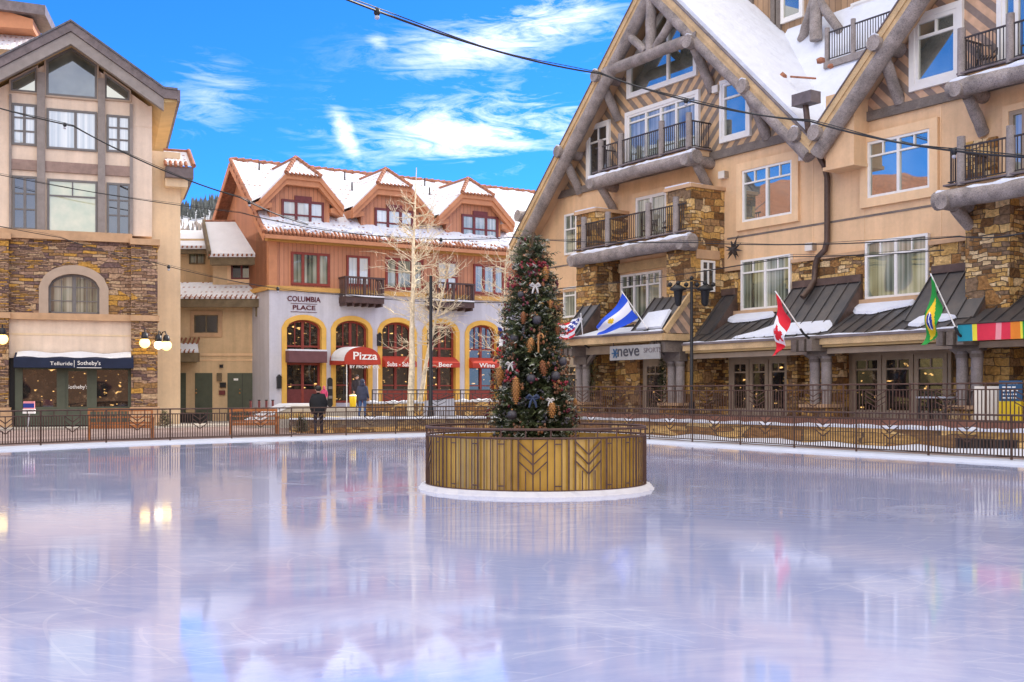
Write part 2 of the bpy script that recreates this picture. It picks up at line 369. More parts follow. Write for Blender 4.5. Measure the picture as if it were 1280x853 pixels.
def pierced(b, x0, x1, z0, z1, y, ops, depth, wall, reveal):
    """wall sheet with arched openings in one row; ops = (xa, xb, zb, zs, rise)"""
    cur = x0
    for xa, xb, zb, zs, rise in ops:
        b.mat(wall); b.face([(cur, y, z0), (xa, y, z0), (xa, y, z1), (cur, y, z1)])
        if zb > z0: b.face([(xa, y, z0), (xb, y, z0), (xb, y, zb), (xa, y, zb)])
        ap = arch_pts(xa, xb, zs, rise)
        for (a, c) in zip(ap, ap[1:]):
            b.mat(wall); b.face([(a[0], y, a[1]), (c[0], y, c[1]), (c[0], y, z1), (a[0], y, z1)])
            b.mat(reveal); b.face([(a[0], y, a[1]), (a[0], y+depth, a[1]), (c[0], y+depth, c[1]), (c[0], y, c[1])])
        b.mat(reveal); b.face([(xa, y, zb), (xa, y+depth, zb), (xa, y+depth, zs), (xa, y, zs)]); b.face([(xb, y, zs), (xb, y+depth, zs), (xb, y+depth, zb), (xb, y, zb)])
        b.face([(xa, y, zb), (xb, y, zb), (xb, y+depth, zb), (xa, y+depth, zb)])
        cur = xb
    b.mat(wall); b.face([(cur, y, z0), (x1, y, z0), (x1, y, z1), (cur, y, z1)])
def arch_ring(b, xa, xb, zb, zs, rise, w, y0, y1, m):
    b.mat(m)
    inn = [(xa, zb)]+arch_pts(xa, xb, zs, rise)+[(xb, zb)]
    out = [(xa-w, zb)]+arch_pts(xa-w, xb+w, zs, rise+w)+[(xb+w, zb)]
    for i in range(len(inn)-1): b.prism([inn[i], inn[i+1], out[i+1], out[i]][::-1], y0, y1)
def log(b, p, q, r, n=10, m='log', k=6, wob=.02):
    b.mat(m); p, q = Vector(p), Vector(q)
    pts = [p.lerp(q, i/k)+Vector((random.uniform(-1, 1), random.uniform(-1, 1), random.uniform(-1, 1)))*r*wob*(0 < i < k)*3 for i in range(k+1)]
    b.tube(pts, [r*random.uniform(.95, 1.05) for _ in pts], n); return b
def railing(par, pts, z, h, post_h, m_rail, m_post, posts, pr=.1, gap=.115, name='railing'):
    """pts: plan polyline (x, y); posts: positions of log posts; balusters between"""
    b = MB().mat(m_rail)
    for (a, c) in zip(pts, pts[1:]):
        A = Vector((a[0], a[1], 0)); Bv = Vector((c[0], c[1], 0)); n = max(2, int((Bv-A).length/gap))
        b.bar(A+Vector((0, 0, z+h)), Bv+Vector((0, 0, z+h)), .05, .05); b.bar(A+Vector((0, 0, z+.1)), Bv+Vector((0, 0, z+.1)), .035, .035)
        for i in range(1, n):
            p = A.lerp(Bv, i/n); b.bar(p+Vector((0, 0, z+.1)), p+Vector((0, 0, z+h-.02)), .024)
    o = b.build(name, par)
    for (x, y) in posts:
        MB().mat(m_post).tube([(x, y, z-.05), (x, y, z+post_h*.5), (x, y, z+post_h)], [pr, pr*.97, pr*.94], 10).build('post', o)
    return o
SUN_EL, SUN_E, SKY_K, EXPO, CLOUD = 30.0, 2.4, .12, 1.36, 9.2
SKY_TINT = (.125, .53, 1.12)
# ------------------------------------------------------------------ palette
mat('stucco_peach', (.76, .50, .285), .9, .08, .9, .45, 45, streak=.16)
mat('stucco_trim', (.80, .54, .31), .85, .06, 1.2, .3, 45, streak=.12)
mat('stucco_pale', (.76, .61, .48), .9, .08, .8, .4, 45, streak=.14)
mat('stucco_cream', (.76, .59, .39), .9, .08, .8, .4, 45, streak=.12)
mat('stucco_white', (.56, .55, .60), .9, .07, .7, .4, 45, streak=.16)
mat('stucco_tan', (.66, .47, .27), .9, .1, .8, .4, 45, streak=.18)
mat('cap_stone', (.52, .33, .19), .85, .15, 2.0, .2, 40)
mat('pale_trim', (.44, .34, .26), .8, .08, 2.0)
mat('log', (.31, .262, .235), .78, .4, 1.8, 1.0, 26, crack=.7)
mat('log_pale', (.29, .248, .228), .78, .2, 3.0, .7, 30, crack=.4)
mat('timber', (.185, .15, .125), .75, .25, 2.5, .5, 24, crack=.4)
mat('fascia_tan', (.56, .385, .20), .7, .22, 1.6, .3, 30, crack=.25)
mat('soffit_tan', (.56, .37, .22), .8, .12, 1.5)
mat('soffit_yellow', (.60, .42, .19), .8, .1, 1.2)  # yellow of light bounced under the eaves put into the colour
mat('white_frame', (.78, .75, .70), .55, .05, 4.0)
mat('door_tan', (.36, .28, .20), .6, .12, 3.0)
mat('olive', (.085, .095, .065), .55, .12, 3.0)
mat('grey_frame', (.17, .16, .155), .6, .12, 4.0)
mat('grey_post', (.27, .235, .215), .75, .15, 3.0, .2, 25)
mat('band_brown', (.30, .21, .175), .75, .2, 3.0, .2, 25)
mat('fascia_dark', (.155, .125, .125), .6, .3, 3.0, .2, 15)
mat('roof_edge', (.10, .095, .105), .45, .4, 5.0, .2, 15)
mat('dark_fascia', (.16, .12, .07), .75, .35, 2.0, .4, 14)
mat('metal_roof', (.062, .062, .068), .36, .45, 1.6, .12, 10, metal=.3, col2=(.125, .108, .098), stretch=(1, 1, .5))
mat('metal_flash', (.115, .075, .06), .5, .35, 2.5, .1, 12, metal=.2)
mat('copper_pipe', (.10, .065, .05), .45, .3, 5.0, metal=.3)
mat('iron_fence', (.075, .040, .028), .55, .3, 10.0)
mat('iron', (.045, .035, .032), .5, .3, 10.0)
mat('iron_brown', (.085, .042, .03), .55, .3, 10.0)
mat('iron_black', (.018, .018, .02), .45, .2, 10.0)
mat('red_wood', (.245, .045, .03), .55, .2, 5.0)
mat('maroon_wood', (.15, .035, .035), .55, .2, 5.0)
mat('yellow_trim', (.72, .42, .085), .8, .1, 2.0, .2, 40)
mat('ochre_trim', (.58, .33, .095), .75, .12, 2.0)
mat('orange_trim', (.52, .225, .11), .7, .12, 2.0)
planks('orange_boards', (.53, .23, .12), .24, 0, .12)
planks('herring', (.36, .22, .12), .3, 0, .3)
planks('tan_boards', (.50, .40, .30), .18, 2, .08)
mat('tile_red', (.30, .12, .065), .7, .45, 6.0, .3, 20)
mat('balcony_brown', (.085, .05, .045), .65, .25, 4.0)
mat('awning_red', (.42, .045, .025), .75, .12, 3.0)
mat('awning_maroon', (.14, .06, .065), .75, .12, 3.0)
mat('awning_navy', (.012, .02, .05), .75, .2, 3.0)
mat('white_cloth', (.82, .80, .78), .7, .05, 3.0)
mat('letter_white', (.85, .84, .80), .5, .02, 3.0)
mat('letter_red', (.10, .012, .02), .5, .02, 3.0)
mat('letter_dark', (.05, .05, .06), .5, .02, 3.0)
mat('sign_pale', (.31, .30, .285), .6, .1, 3.0)
mat('sign_blue', (.03, .09, .18), .6, .1, 3.0)
mat('sign_yellow', (.80, .55, .02), .6, .06, 3.0)
mat('box_white', (.72, .66, .58), .5, .05, 4.0)
mat('wood_bench', (.36, .125, .035), .5, .3, 4.0, .2, 20)
mat('pale_bark_glow', (.74, .63, .45), .8, .35, 6.0, .3, 20)
mat('bark_dark', (.10, .065, .04), .9, .3, 8.0, .4, 20)
mat('needle_a', (.070, .088, .034), .6, .35, 3.0)
mat('needle_b', (.115, .135, .055), .6, .35, 3.0)
mat('needle_c', (.040, .050, .024), .6, .35, 3.0)
mat('needle_frost', (.42, .42, .34), .6, .2, 3.0); mat('pod_brown', (.16, .075, .035), .6, .4, 20.0); mat('pod_wine', (.13, .02, .03), .5, .4, 20.0)
mat('cone_gold', (.40, .185, .055), .5, .4, 30.0, .5, 60)
mat('cone_brown', (.23, .085, .03), .5, .4, 30.0, .5, 60)
mat('ball_dark', (.045, .04, .045), .35, .3, 6.0)
mat('berry_red', (.22, .02, .03), .4, .3, 6.0)
mat('ribbon_white', (.50, .47, .43), .6, .1, 5.0)
mat('ribbon_navy', (.03, .045, .09), .6, .2, 5.0)
mat('flag_blue', (.02, .09, .62), .7, .06, 3.0)
mat('flag_white', (.80, .79, .82), .7, .04, 3.0)
mat('flag_red', (.66, .015, .03), .7, .06, 3.0)
mat('flag_green', (.015, .27, .04), .7, .06, 3.0)
mat('flag_yellow', (.78, .50, .02), .7, .06, 3.0)
mat('flag_navy', (.02, .04, .25), .7, .06, 3.0)
mat('ban_teal', (.02, .27, .34), .7, .06, 3.0)
mat('ban_yellow', (.80, .68, .05), .7, .06, 3.0)
mat('ban_red', (.66, .03, .06), .7, .06, 3.0)
mat('ban_pink', (.75, .28, .30), .7, .06, 3.0)
mat('ban_orange', (.75, .22, .02), .7, .06, 3.0)
mat('skin', (.55, .30, .21), .6, .06, 5.0)
mat('hair_dark', (.025, .018, .014), .6, .3, 10.0)
mat('coat_black', (.012, .012, .014), .8, .3, 6.0)
mat('trouser_dark', (.03, .024, .03), .85, .2, 6.0)
mat('coat_navy', (.045, .05, .085), .85, .25, 6.0)
mat('jeans_blue', (.06, .11, .24), .85, .2, 6.0)
mat('coat_pink', (.50, .06, .14), .85, .2, 6.0)
mat('pavers', (.23, .165, .15), .85, .28, 1.4, .4, 9)
mat('concrete', (.40, .36, .31), .85, .15, 1.4, .2, 20)
mat('straw', (.55, .41, .15), .9, .45, 5.0, .8, 14)
mat('ground_earth', (.30, .26, .23), .9, .25, .3)
mat('deck_edge', (.20, .085, .055), .7, .25, 3.0)
mat('tub_black', (.015, .014, .014), .5, .3, 6.0)
mat('slate_grey', (.42, .42, .47), .8, .12, 2.0)
mat('lamp_cap', (.02, .02, .025), .4, .2, 5.0)
stone('stone_gold', [(.16, .08, .03), (.50, .28, .08), (.30, .15, .05), (.62, .40, .16), (.22, .14, .08), (.52, .31, .10), (.66, .47, .25), (.34, .20, .09)], (.12, .085, .05), .5, .26, .1)
stone('stone_porch_lit', [(.18, .09, .035), (.54, .30, .08), (.32, .16, .055), (.64, .41, .15), (.24, .15, .08), (.56, .33, .11), (.68, .48, .24), (.37, .21, .10)], (.08, .055, .035), .5, .26, .1)  # gold stone lightened to stand in for warm light under the porch
stone('stone_ledge', [(.24, .14, .09), (.42, .27, .17), (.30, .17, .07), (.16, .10, .09), (.50, .27, .06), (.38, .24, .17), (.48, .33, .20), (.32, .20, .13)], (.10, .07, .055), .62, .15, .07)
stone('stone_wall', [(.32, .16, .055), (.66, .40, .14), (.46, .27, .09), (.74, .50, .21), (.25, .14, .06), (.70, .44, .16)], (.13, .09, .055), .7, .34, .14)
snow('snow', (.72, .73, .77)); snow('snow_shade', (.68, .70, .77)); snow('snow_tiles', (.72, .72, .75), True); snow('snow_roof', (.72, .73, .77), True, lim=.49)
stripes('stripes_a', -35.3, .62, (.60, .38, .20), (.235, .18, .135))
stripes('stripes_b', -17.0, .62, (.62, .385, .235), (.265, .195, .155))
stripes('stripes_small', -32.0, .62, (.60, .40, .27), (.26, .20, .165))
glass('glass_dark', 'dark', .10); glass('glass_curtain', 'curtain', .12); glass('glass_blind', 'blind', .12)
glass('glass_sky', 'room', .38, (.85, .85, .75)); glass('glass_room', 'room', .12); glass('glass_shade', 'shade', .10); glass('glass_shop', 'shop', .06, seed=1.0); glass('glass_shop_warm', 'shop', .06, seed=5.5)
glow('globe_warm', (1.0, .72, .22), 1.25); glow('globe_white', (1.0, .9, .62), 1.5)
glow('lamp_warm', (1.0, .62, .22), 2.0)

def gold_panel():
    m, nt, p = new_mat('gold_panel'); v = coords(nt)
    n = N(nt, 'ShaderNodeTexNoise', Scale=1.3, Detail=4.0); L(nt, v, n.inputs['Vector'])
    r = ramp(nt, [(.3, (.42, .23, .03)), (.7, (.66, .40, .07))]); L(nt, n.outputs['Fac'], r.inputs[0]); L(nt, r.outputs[0], p.inputs['Base Color'])
    # each sheet of the cladding has its own tone, with a dark joint between
    sx = nt.nodes.new('ShaderNodeSeparateXYZ'); L(nt, v, sx.inputs[0]); q = math_n(nt, 'MULTIPLY', math_n(nt, 'ADD', math_n(nt, 'ARCTAN2', sx.outputs[1], sx.outputs[0]), 7.0), 5.57)
    wn = nt.nodes.new('ShaderNodeTexWhiteNoise'); wn.noise_dimensions = '1D'; L(nt, math_n(nt, 'FLOOR', q), wn.inputs['W'])
    n3 = N(nt, 'ShaderNodeTexNoise', Scale=9.0, Detail=8.0, Roughness=.7); mp3 = nt.nodes.new('ShaderNodeMapping'); mp3.inputs['Scale'].default_value = (1, 1, .25); L(nt, v, mp3.inputs[0]); L(nt, mp3.outputs[0], n3.inputs['Vector'])
    k_ = math_n(nt, 'ADD', math_n(nt, 'MULTIPLY', wn.outputs[0], .45), math_n(nt, 'MULTIPLY', n3.outputs['Fac'], .6)); r4 = ramp(nt, [(.15, (.62, .58, .5)), (.85, (1.15, 1.15, 1.1))]); L(nt, k_, r4.inputs[0])
    mu = nt.nodes.new('ShaderNodeMix'); mu.data_type = 'RGBA'; mu.blend_type = 'MULTIPLY'; mu.inputs[0].default_value = 1; L(nt, r.outputs[0], mu.inputs[6]); L(nt, r4.outputs[0], mu.inputs[7])
    jn = math_n(nt, 'LESS_THAN', math_n(nt, 'FRACT', q), .03); mj = nt.nodes.new('ShaderNodeMix'); mj.data_type = 'RGBA'; L(nt, jn, mj.inputs[0]); L(nt, mu.outputs[2], mj.inputs[6]); mj.inputs[7].default_value = (.10, .055, .015, 1); L(nt, mj.outputs[2], p.inputs['Base Color'])
    p.inputs['Roughness'].default_value = .26; p.inputs['Metallic'].default_value = .1; p.inputs['Specular IOR Level'].default_value = .6
gold_panel()
def ice():
    m, nt, p = new_mat('ice'); v = coords(nt)
    n = N(nt, 'ShaderNodeTexNoise', Scale=.16, Detail=5.0, Roughness=.6); L(nt, v, n.inputs['Vector'])
    r = ramp(nt, [(.25, (.28, .33, .55)), (.5, (.335, .375, .59)), (.75, (.40, .43, .63))]); L(nt, n.outputs['Fac'], r.inputs[0])
    # skate scratches: thin stretched noise laid in two directions, warped into arcs
    def scratch(rot, sc, warp):
        mp = nt.nodes.new('ShaderNodeMapping'); mp.inputs['Rotation'].default_value = (0, 0, rot); mp.inputs['Scale'].default_value = sc
        w_ = N(nt, 'ShaderNodeTexNoise', Scale=.11, Detail=1.0); L(nt, v, w_.inputs['Vector'])
        va = nt.nodes.new('ShaderNodeVectorMath'); va.operation = 'MULTIPLY_ADD'; L(nt, w_.outputs['Color'], va.inputs[0]); va.inputs[1].default_value = (warp, warp, 0); L(nt, v, va.inputs[2])
        L(nt, va.outputs[0], mp.inputs[0]); s = N(nt, 'ShaderNodeTexNoise', Scale=1.0, Detail=4.0, Roughness=.7); L(nt, mp.outputs[0], s.inputs['Vector'])
        return s.outputs['Fac']
    s1 = scratch(.5, (1.2, 7, 1), 7.0); s2 = scratch(-.7, (1.3, 6, 1), 9.0); s3 = scratch(1.3, (.9, 11, 1), 10.0)
    ad = math_n(nt, 'ADD', math_n(nt, 'ADD', s1, s2), s3)
    rs = ramp(nt, [(.42, (0, 0, 0)), (.62, (1, 1, 1))]); L(nt, math_n(nt, 'DIVIDE', ad, 3.0), rs.inputs[0])
    mx = nt.nodes.new('ShaderNodeMix'); mx.data_type = 'RGBA'; 
    # arcs cut by skates, and scraped whitish patches where the snow was shaved
    sx = nt.nodes.new('ShaderNodeSeparateXYZ'); L(nt, v, sx.inputs[0]); arcs = None
    nm = N(nt, 'ShaderNodeTexNoise', Scale=.35, Detail=3.0); L(nt, v, nm.inputs['Vector']); nw = N(nt, 'ShaderNodeTexNoise', Scale=.2, Detail=2.0); L(nt, v, nw.inputs['Vector'])
    for (ax_, ay_, fq, lo) in ((-13, 30, 2.1, .5), (9, 12, 1.7, .54), (1, 22, 1.3, .5), (-4, 2, 2.6, .56), (16, 33, 1.9, .52)):
        d = math_n(nt, 'SQRT', math_n(nt, 'ADD', math_n(nt, 'POWER', math_n(nt, 'SUBTRACT', sx.outputs[0], ax_), 2.0), math_n(nt, 'POWER', math_n(nt, 'SUBTRACT', sx.outputs[1], ay_), 2.0)))
        q = math_n(nt, 'FRACT', math_n(nt, 'ADD', math_n(nt, 'MULTIPLY', d, fq), math_n(nt, 'MULTIPLY', nw.outputs['Fac'], 5.0))); g = math_n(nt, 'MULTIPLY', math_n(nt, 'LESS_THAN', q, .045), math_n(nt, 'GREATER_THAN', nm.outputs['Fac'], lo))
        arcs = g if arcs is None else math_n(nt, 'MAXIMUM', arcs, g)
    pn = N(nt, 'ShaderNodeTexNoise', Scale=.5, Detail=7.0, Roughness=.68, Distortion=1.2); L(nt, v, pn.inputs['Vector']); pr = ramp(nt, [(.5, (0, 0, 0)), (.72, (1, 1, 1))]); L(nt, pn.outputs['Fac'], pr.inputs[0])
    fmix = math_n(nt, 'MINIMUM', math_n(nt, 'ADD', math_n(nt, 'ADD', math_n(nt, 'MULTIPLY', rs.outputs[0], .22), math_n(nt, 'MULTIPLY', arcs, .15)), math_n(nt, 'MULTIPLY', pr.outputs[0], .28)), .9)
    L(nt, fmix, mx.inputs[0]); L(nt, r.outputs[0], mx.inputs[6]); mx.inputs[7].default_value = (.72, .72, .80, 1)
    L(nt, mx.outputs[2], p.inputs['Base Color'])
    rr = ramp(nt, [(.3, (.03, .03, .03)), (.75, (.06, .06, .06))]); L(nt, n.outputs['Fac'], rr.inputs[0])
    ro = math_n(nt, 'ADD', math_n(nt, 'ADD', rr.outputs[0], math_n(nt, 'MULTIPLY', pr.outputs[0], .12)), math_n(nt, 'MULTIPLY', rs.outputs[0], .02)); L(nt, ro, p.inputs['Roughness'])
    p.inputs['IOR'].default_value = 1.5; p.inputs['Specular IOR Level'].default_value = .6
    bp = N(nt, 'ShaderNodeBump', Strength=.018, Distance=.02); L(nt, math_n(nt, 'ADD', s1, s2), bp.inputs['Height']); L(nt, bp.outputs[0], p.inputs['Normal'])
ice()

# ------------------------------------------------------------------ ground, ice, kerb
FENCE = [(-16.6, 21), (-17.0, 27), (-16.1, 31.8), (-15.2, 33.9), (-13.2, 37.0), (-10.4, 40.0), (-7.2, 42.6), (-4.6, 45.0), (-2.2, 46.6), (-.2, 47.0), (1.3, 45.6), (2.9, 42.7), (4.9, 39.3), (7.0, 35.6), (9.3, 31.6), (11.9, 27.4), (14.5, 23.2), (17.1, 19.0)]
def smooth_path(pts, n=6):
    out = []
    for i in range(len(pts)-1):
        p0, p1, p2, p3 = (Vector(pts[max(0, min(len(pts)-1, k))]) for k in (i-1, i, i+1, i+2))
        for j in range(n):
            t = j/n; out.append(.5*((2*p1)+(p2-p0)*t+(2*p0-5*p1+4*p2-p3)*t*t+(3*p1-p0-3*p2+p3)*t**3))
    out.append(Vector(pts[-1])); return out
FP = smooth_path(FENCE)
RINK = FP+[Vector(p) for p in ((18.5, 12), (17, 3), (12, -5), (3, -9), (-6, -8), (-13, -2), (-16.4, 9))]
cx, cy = 0.0, 18.0
def inset(p, k):
    d = Vector((p[0]-cx, p[1]-cy)); return Vector((p[0], p[1]))-d.normalized()*k
RI = [inset(p, .32) for p in RINK]; RO = [inset(p, -.35) for p in RINK]
b = MB().mat('ice'); b.face([(p.x, p.y, 0) for p in reversed(RI)]); o = b.build('ice_rink'); struct(o)
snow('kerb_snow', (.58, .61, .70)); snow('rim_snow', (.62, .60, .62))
b = MB().mat('kerb_snow'); n = len(RI)
for i in range(n):
    j = (i+1) % n
    m1, m2 = RI[i].lerp(RO[i], .25), RI[j].lerp(RO[j], .25)
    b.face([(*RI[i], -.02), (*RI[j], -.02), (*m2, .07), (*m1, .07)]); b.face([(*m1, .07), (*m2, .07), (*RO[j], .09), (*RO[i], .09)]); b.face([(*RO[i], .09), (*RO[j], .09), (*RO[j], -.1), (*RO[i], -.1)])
struct(b.build('rink_kerb'))
b = MB().mat('ground_earth')
ring = [RO]+[[Vector((cx+(p.x-cx)*k, cy+(p.y-cy)*k)) for p in RO] for k in (1.5, 4, 20, 130)]
zs = (.075, .075, .075, .0, -4)
for k in range(4):
    for i in range(n):
        j = (i+1) % n; b.mat('pavers' if k < 1 else 'ground_earth')
        b.face([(*ring[k][j], zs[k]), (*ring[k][i], zs[k]), (*ring[k+1][i], zs[k+1]), (*ring[k+1][j], zs[k+1])])
struct(b.build('ground'))
# plaza paving on the left, one sheet above the ground
b = MB().mat('pavers'); b.slab([(-46, 34), (-17.6, 33.5), (-13.9, 38.4), (-8.6, 43.2), (-8.9, 46.4), (-11.5, 63), (-46, 63)], -.2, .11); struct(b.build('plaza_paving'))
b = MB().mat('concrete'); b.slab([(-40, 44.0), (-24.5, 46.9), (-17.0, 50.9), (-13.2, 55.5), (-13.2, 62), (-40, 62)], -.1, .2); struct(b.build('pavement'))

# ------------------------------------------------------------------ frames of the three buildings
TR = math.atan2(-.836, .549)
RF = Frame(.836*31, .549*31, TR)
CF = Frame(-13.0, 60.0, math.atan2(.513, .858))
LF = Frame(*W(190, 0, 53).xy, R(20))
MF = Frame(-13.0, 62.5, 0.0)

# ------------------------------------------------------------------ terraces
tf = lambda s, d: (-d*-.836 - s*.549, d*.549+s*.836)   # along the right facade: s to the left, d from the eye's line
def RW(x, y): v = RF.w(x, y, 0); return (v.x, v.y)
b = MB()
front = [(-9.2, 46.2), (-6.9, 46.6), (-4.9, 47.6), (-2.4, 48.6), (-.2, 49.0), (1.0, 48.3)]
edge = [RW(-38.6, 3.55-.05)]
b.mat('concrete'); b.slab([(-9.2, 46.2), (-6.9, 46.6), (-4.9, 47.6), (-2.4, 48.6), (-.2, 49.0), (1.4, 48.0), RW(0, -3.5), RW(8, -3.5), RW(8, 2), RW(-46, 8), (-2, 62), (-11.4, 62)], .3, .62)
struct(b.build('upper_plaza'))
b = MB().mat('concrete'); b.slab([(-11.2, 53.5), (-4, 55.5), (4, 60), (12, 66), (6, 72), (-12.5, 62)], .5, 1.0); struct(b.build('shop_pavement'))
b = MB().mat('pavers'); b.slab([RW(-39.2, -3.05), RW(8, -3.05), RW(8, .5), RW(-39.2, .5)], .55, .86); b.mat('deck_edge'); b.slab([RW(-39.4, -3.14), RW(8, -3.14), RW(8, -3.06), RW(-39.4, -3.06)], .66, .9); struct(b.build('terrace_floor'))

def low_wall(name, label, path, z0, z1, t, group=None):
    """stone retaining wall with a ragged snow ledge"""
    o0 = path[0]
    root = thing(name, label, 'wall', (o0[0], o0[1], 0), 0, group)
    P = [Vector(p)-Vector(o0) for p in path]
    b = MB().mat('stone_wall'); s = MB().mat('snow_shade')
    for a, c in zip(P, P[1:]):
        d = (c-a).normalized(); nrm = Vector((-d.y, d.x))*t
        b.hexa([(*a, z0), (*c, z0), (*(c+nrm), z0), (*(a+nrm), z0)], [(*a, z1), (*c, z1), (*(c+nrm), z1), (*(a+nrm), z1)])
        k = max(2, int((c-a).length/.35)); h = [random.uniform(.03, .11) for _ in range(k+1)]
        for i in range(k):
            p, q = a.lerp(c, i/k)-nrm*.18, a.lerp(c, (i+1)/k)-nrm*.18; p2, q2 = p+nrm*1.3, q+nrm*1.3
            s.face([(*p, z1+.003), (*q, z1+.003), (*q, z1+h[i+1]), (*p, z1+h[i])]); s.face([(*p, z1+h[i]), (*q, z1+h[i+1]), (*q2, z1+h[i+1]+.02), (*p2, z1+h[i]+.02)]); s.face([(*p, z1+.003), (*p2, z1+.003), (*q2, z1+.003), (*q, z1+.003)])
    b.build('stonework', root); s.build('snow_cap', root); return root
tw = low_wall('retaining_wall', 'long stone terrace wall with thin snow ledge below the timber lodge shops', [RW(-37.6, -3.62), RW(8, -3.62)], -.05, .66, .42)
vg = MB().mat('tub_black')
gx0, _ = RF.hit(1196, 565, 3.62); gx1, _ = RF.hit(1272, 565, 3.62)
def addgrille():
    g = thing('floor_vent', 'dark horizontal vent grille set low in the stone terrace wall', 'vent', (*RW(gx0, -3.62), 0), TR)
    MB().mat('tub_black').box(0, gx1-gx0, -.02, .05, .16, .44).build('recess', g)
    b = MB().mat('iron')
    for i in range(16): x = (gx1-gx0)*i/15; b.box(x-.012, x+.012, -.045, -.021, .16, .44)
    b.box(-.03, gx1-gx0+.03, -.05, -.02, .44, .47).box(-.03, gx1-gx0+.03, -.05, -.02, .13, .16); b.build('grille', g)
addgrille()
low_wall('retaining_wall', 'curved low stone wall with snow ledge behind the far rink fence', front, 0, .62, .45)

# ------------------------------------------------------------------ fences and railings of iron
def iron_fence(name, label, path, z0, h, m, post_gap, gap, motif_every=1, low=.09, mid=.17, group=None, BW=.025):
    """path of points; a post every post_gap, between them a panel of bars with a chevron motif"""
    P = [Vector(p) for p in path]; acc = [0]
    for a, c in zip(P, P[1:]): acc.append(acc[-1]+(c-a).length)
    def at(s):
        s = max(0, min(acc[-1]-1e-6, s))
        for i in range(len(P)-1):
            if acc[i+1] >= s: return P[i].lerp(P[i+1], (s-acc[i])/max(1e-6, acc[i+1]-acc[i]))
    o0 = P[0]; root = thing(name, label, 'fence', (o0.x, o0.y, z0), 0, group)
    nP = max(1, round(acc[-1]/post_gap)); pg = acc[-1]/nP
    V = lambda s, z: Vector((*(at(s)-o0), z))
    rb = MB().mat(m); k = max(nP*4, 2)
    for z, w in ((h, .05), (h-mid, .036), (low, .034)):
        rb.tube([V(acc[-1]*i/k, z) for i in range(k+1)], w/2, 6)
    rb.build('rails', root)
    for i in range(nP+1):
        p = V(pg*i, 0); MB().mat(m).box(p.x-.024, p.x+.024, p.y-.024, p.y+.024, 0, h+.02).build('post', root)
    for i in range(nP):
        b = MB().mat(m); c = max(3, round(pg/gap)); s0 = pg*i; mid_i = range(c//2-3, c//2+4) if (i % motif_every == 0) else ()
        for j in range(1, c):
            s = s0+pg*j/c; top = h-mid
            if j in mid_i and c//2-3 < j < c//2+3 and j != c//2: top = low+.36*h
            b.bar(V(s, low), V(s, top), BW)
            if j % 5 == 0: b.bar(V(s, h-mid), V(s, h), BW)
        if mid_i:
            sc = s0+pg*(c//2)/c; w = pg*2.9/c
            for q in range(3):
                zz = h-mid-.10-q*.16
                b.bar(V(sc, zz-.11), V(sc-w, zz+.07), BW); b.bar(V(sc, zz-.11), V(sc+w, zz+.07), BW)
        b.build('panel', root)
    return root
iron_fence('rink_fence', 'dark iron fence with chevron panels curving round the far edge of the ice', FP, .09, 1.08, 'iron_fence', 2.35, .095)
iron_fence('terrace_railing', 'rust brown iron railing along the top of the stone terrace by the lodge shops', [RW(-38.4, -3.1), RW(6, -3.1)], .86, 1.12, 'iron_brown', 2.5, .125)
iron_fence('plaza_railing', 'dark iron railing on the raised plaza before the arched restaurant', [(-6.1, 48.9), (-2.2, 50.1), (.3, 50.3), (1.6, 49.9)], .62, 1.25, 'iron', 2.1, .13)

# ------------------------------------------------------------------ planter with the decorated tree
PX, PY, PR_ = .43, 20.3, 1.98
pl = thing('round_planter', 'round gold panelled planter with iron chevron railing standing in the ice', 'planter', (PX, PY, 0))
b = MB().mat('rim_snow').lathe([(0, .085), (PR_+.02, .085), (PR_+.08, .08), (PR_+.10, .03), (PR_+.16, -.02)], n=144)
b.v = [(x*(1+.012*math.sin(i*1.7)+random.uniform(-.008, .008)), y*(1+.012*math.sin(i*1.7)+random.uniform(-.008, .008)), z+random.uniform(-.006, .006)) if i > 288 else (x, y, z) for i, (x, y, z) in enumerate(b.v)]; b.build('ice_rim', pl)
b = MB().mat('gold_panel'); b.lathe([(PR_-.05, .05), (PR_-.05, .93), (PR_-.09, .93), (PR_-.09, .6)], n=96, smooth=False)
b.build('gold_wall', pl)
b = MB().mat('bark_dark'); b.lathe([(0, .80), (PR_-.1, .80)], n=48); b.build('soil', pl)
b = MB().mat('iron_brown')
for z, w in ((1.10, .022), (.955, .018), (.085, .018)): b.tube([(PR_*math.cos(2*math.pi*i/96), PR_*math.sin(2*math.pi*i/96), z) for i in range(97)], w, 6)
for i in range(30):
    a = 2*math.pi*i/30; b.bar((PR_*math.cos(a), PR_*math.sin(a), .955), (PR_*math.cos(a), PR_*math.sin(a), 1.1), .02)
b.build('hoop_rails', pl)
NB = 104; pat = {}
mot = [round(((-90+f)/360*2*math.pi+.066/1)*NB/(2*math.pi)-.35) % NB if False else round(((math.radians(-90+f)+.066) % (2*math.pi))*NB/(2*math.pi)-.35) for f in (-1, 25, -75, -101, 100, 126, 175, 201)]
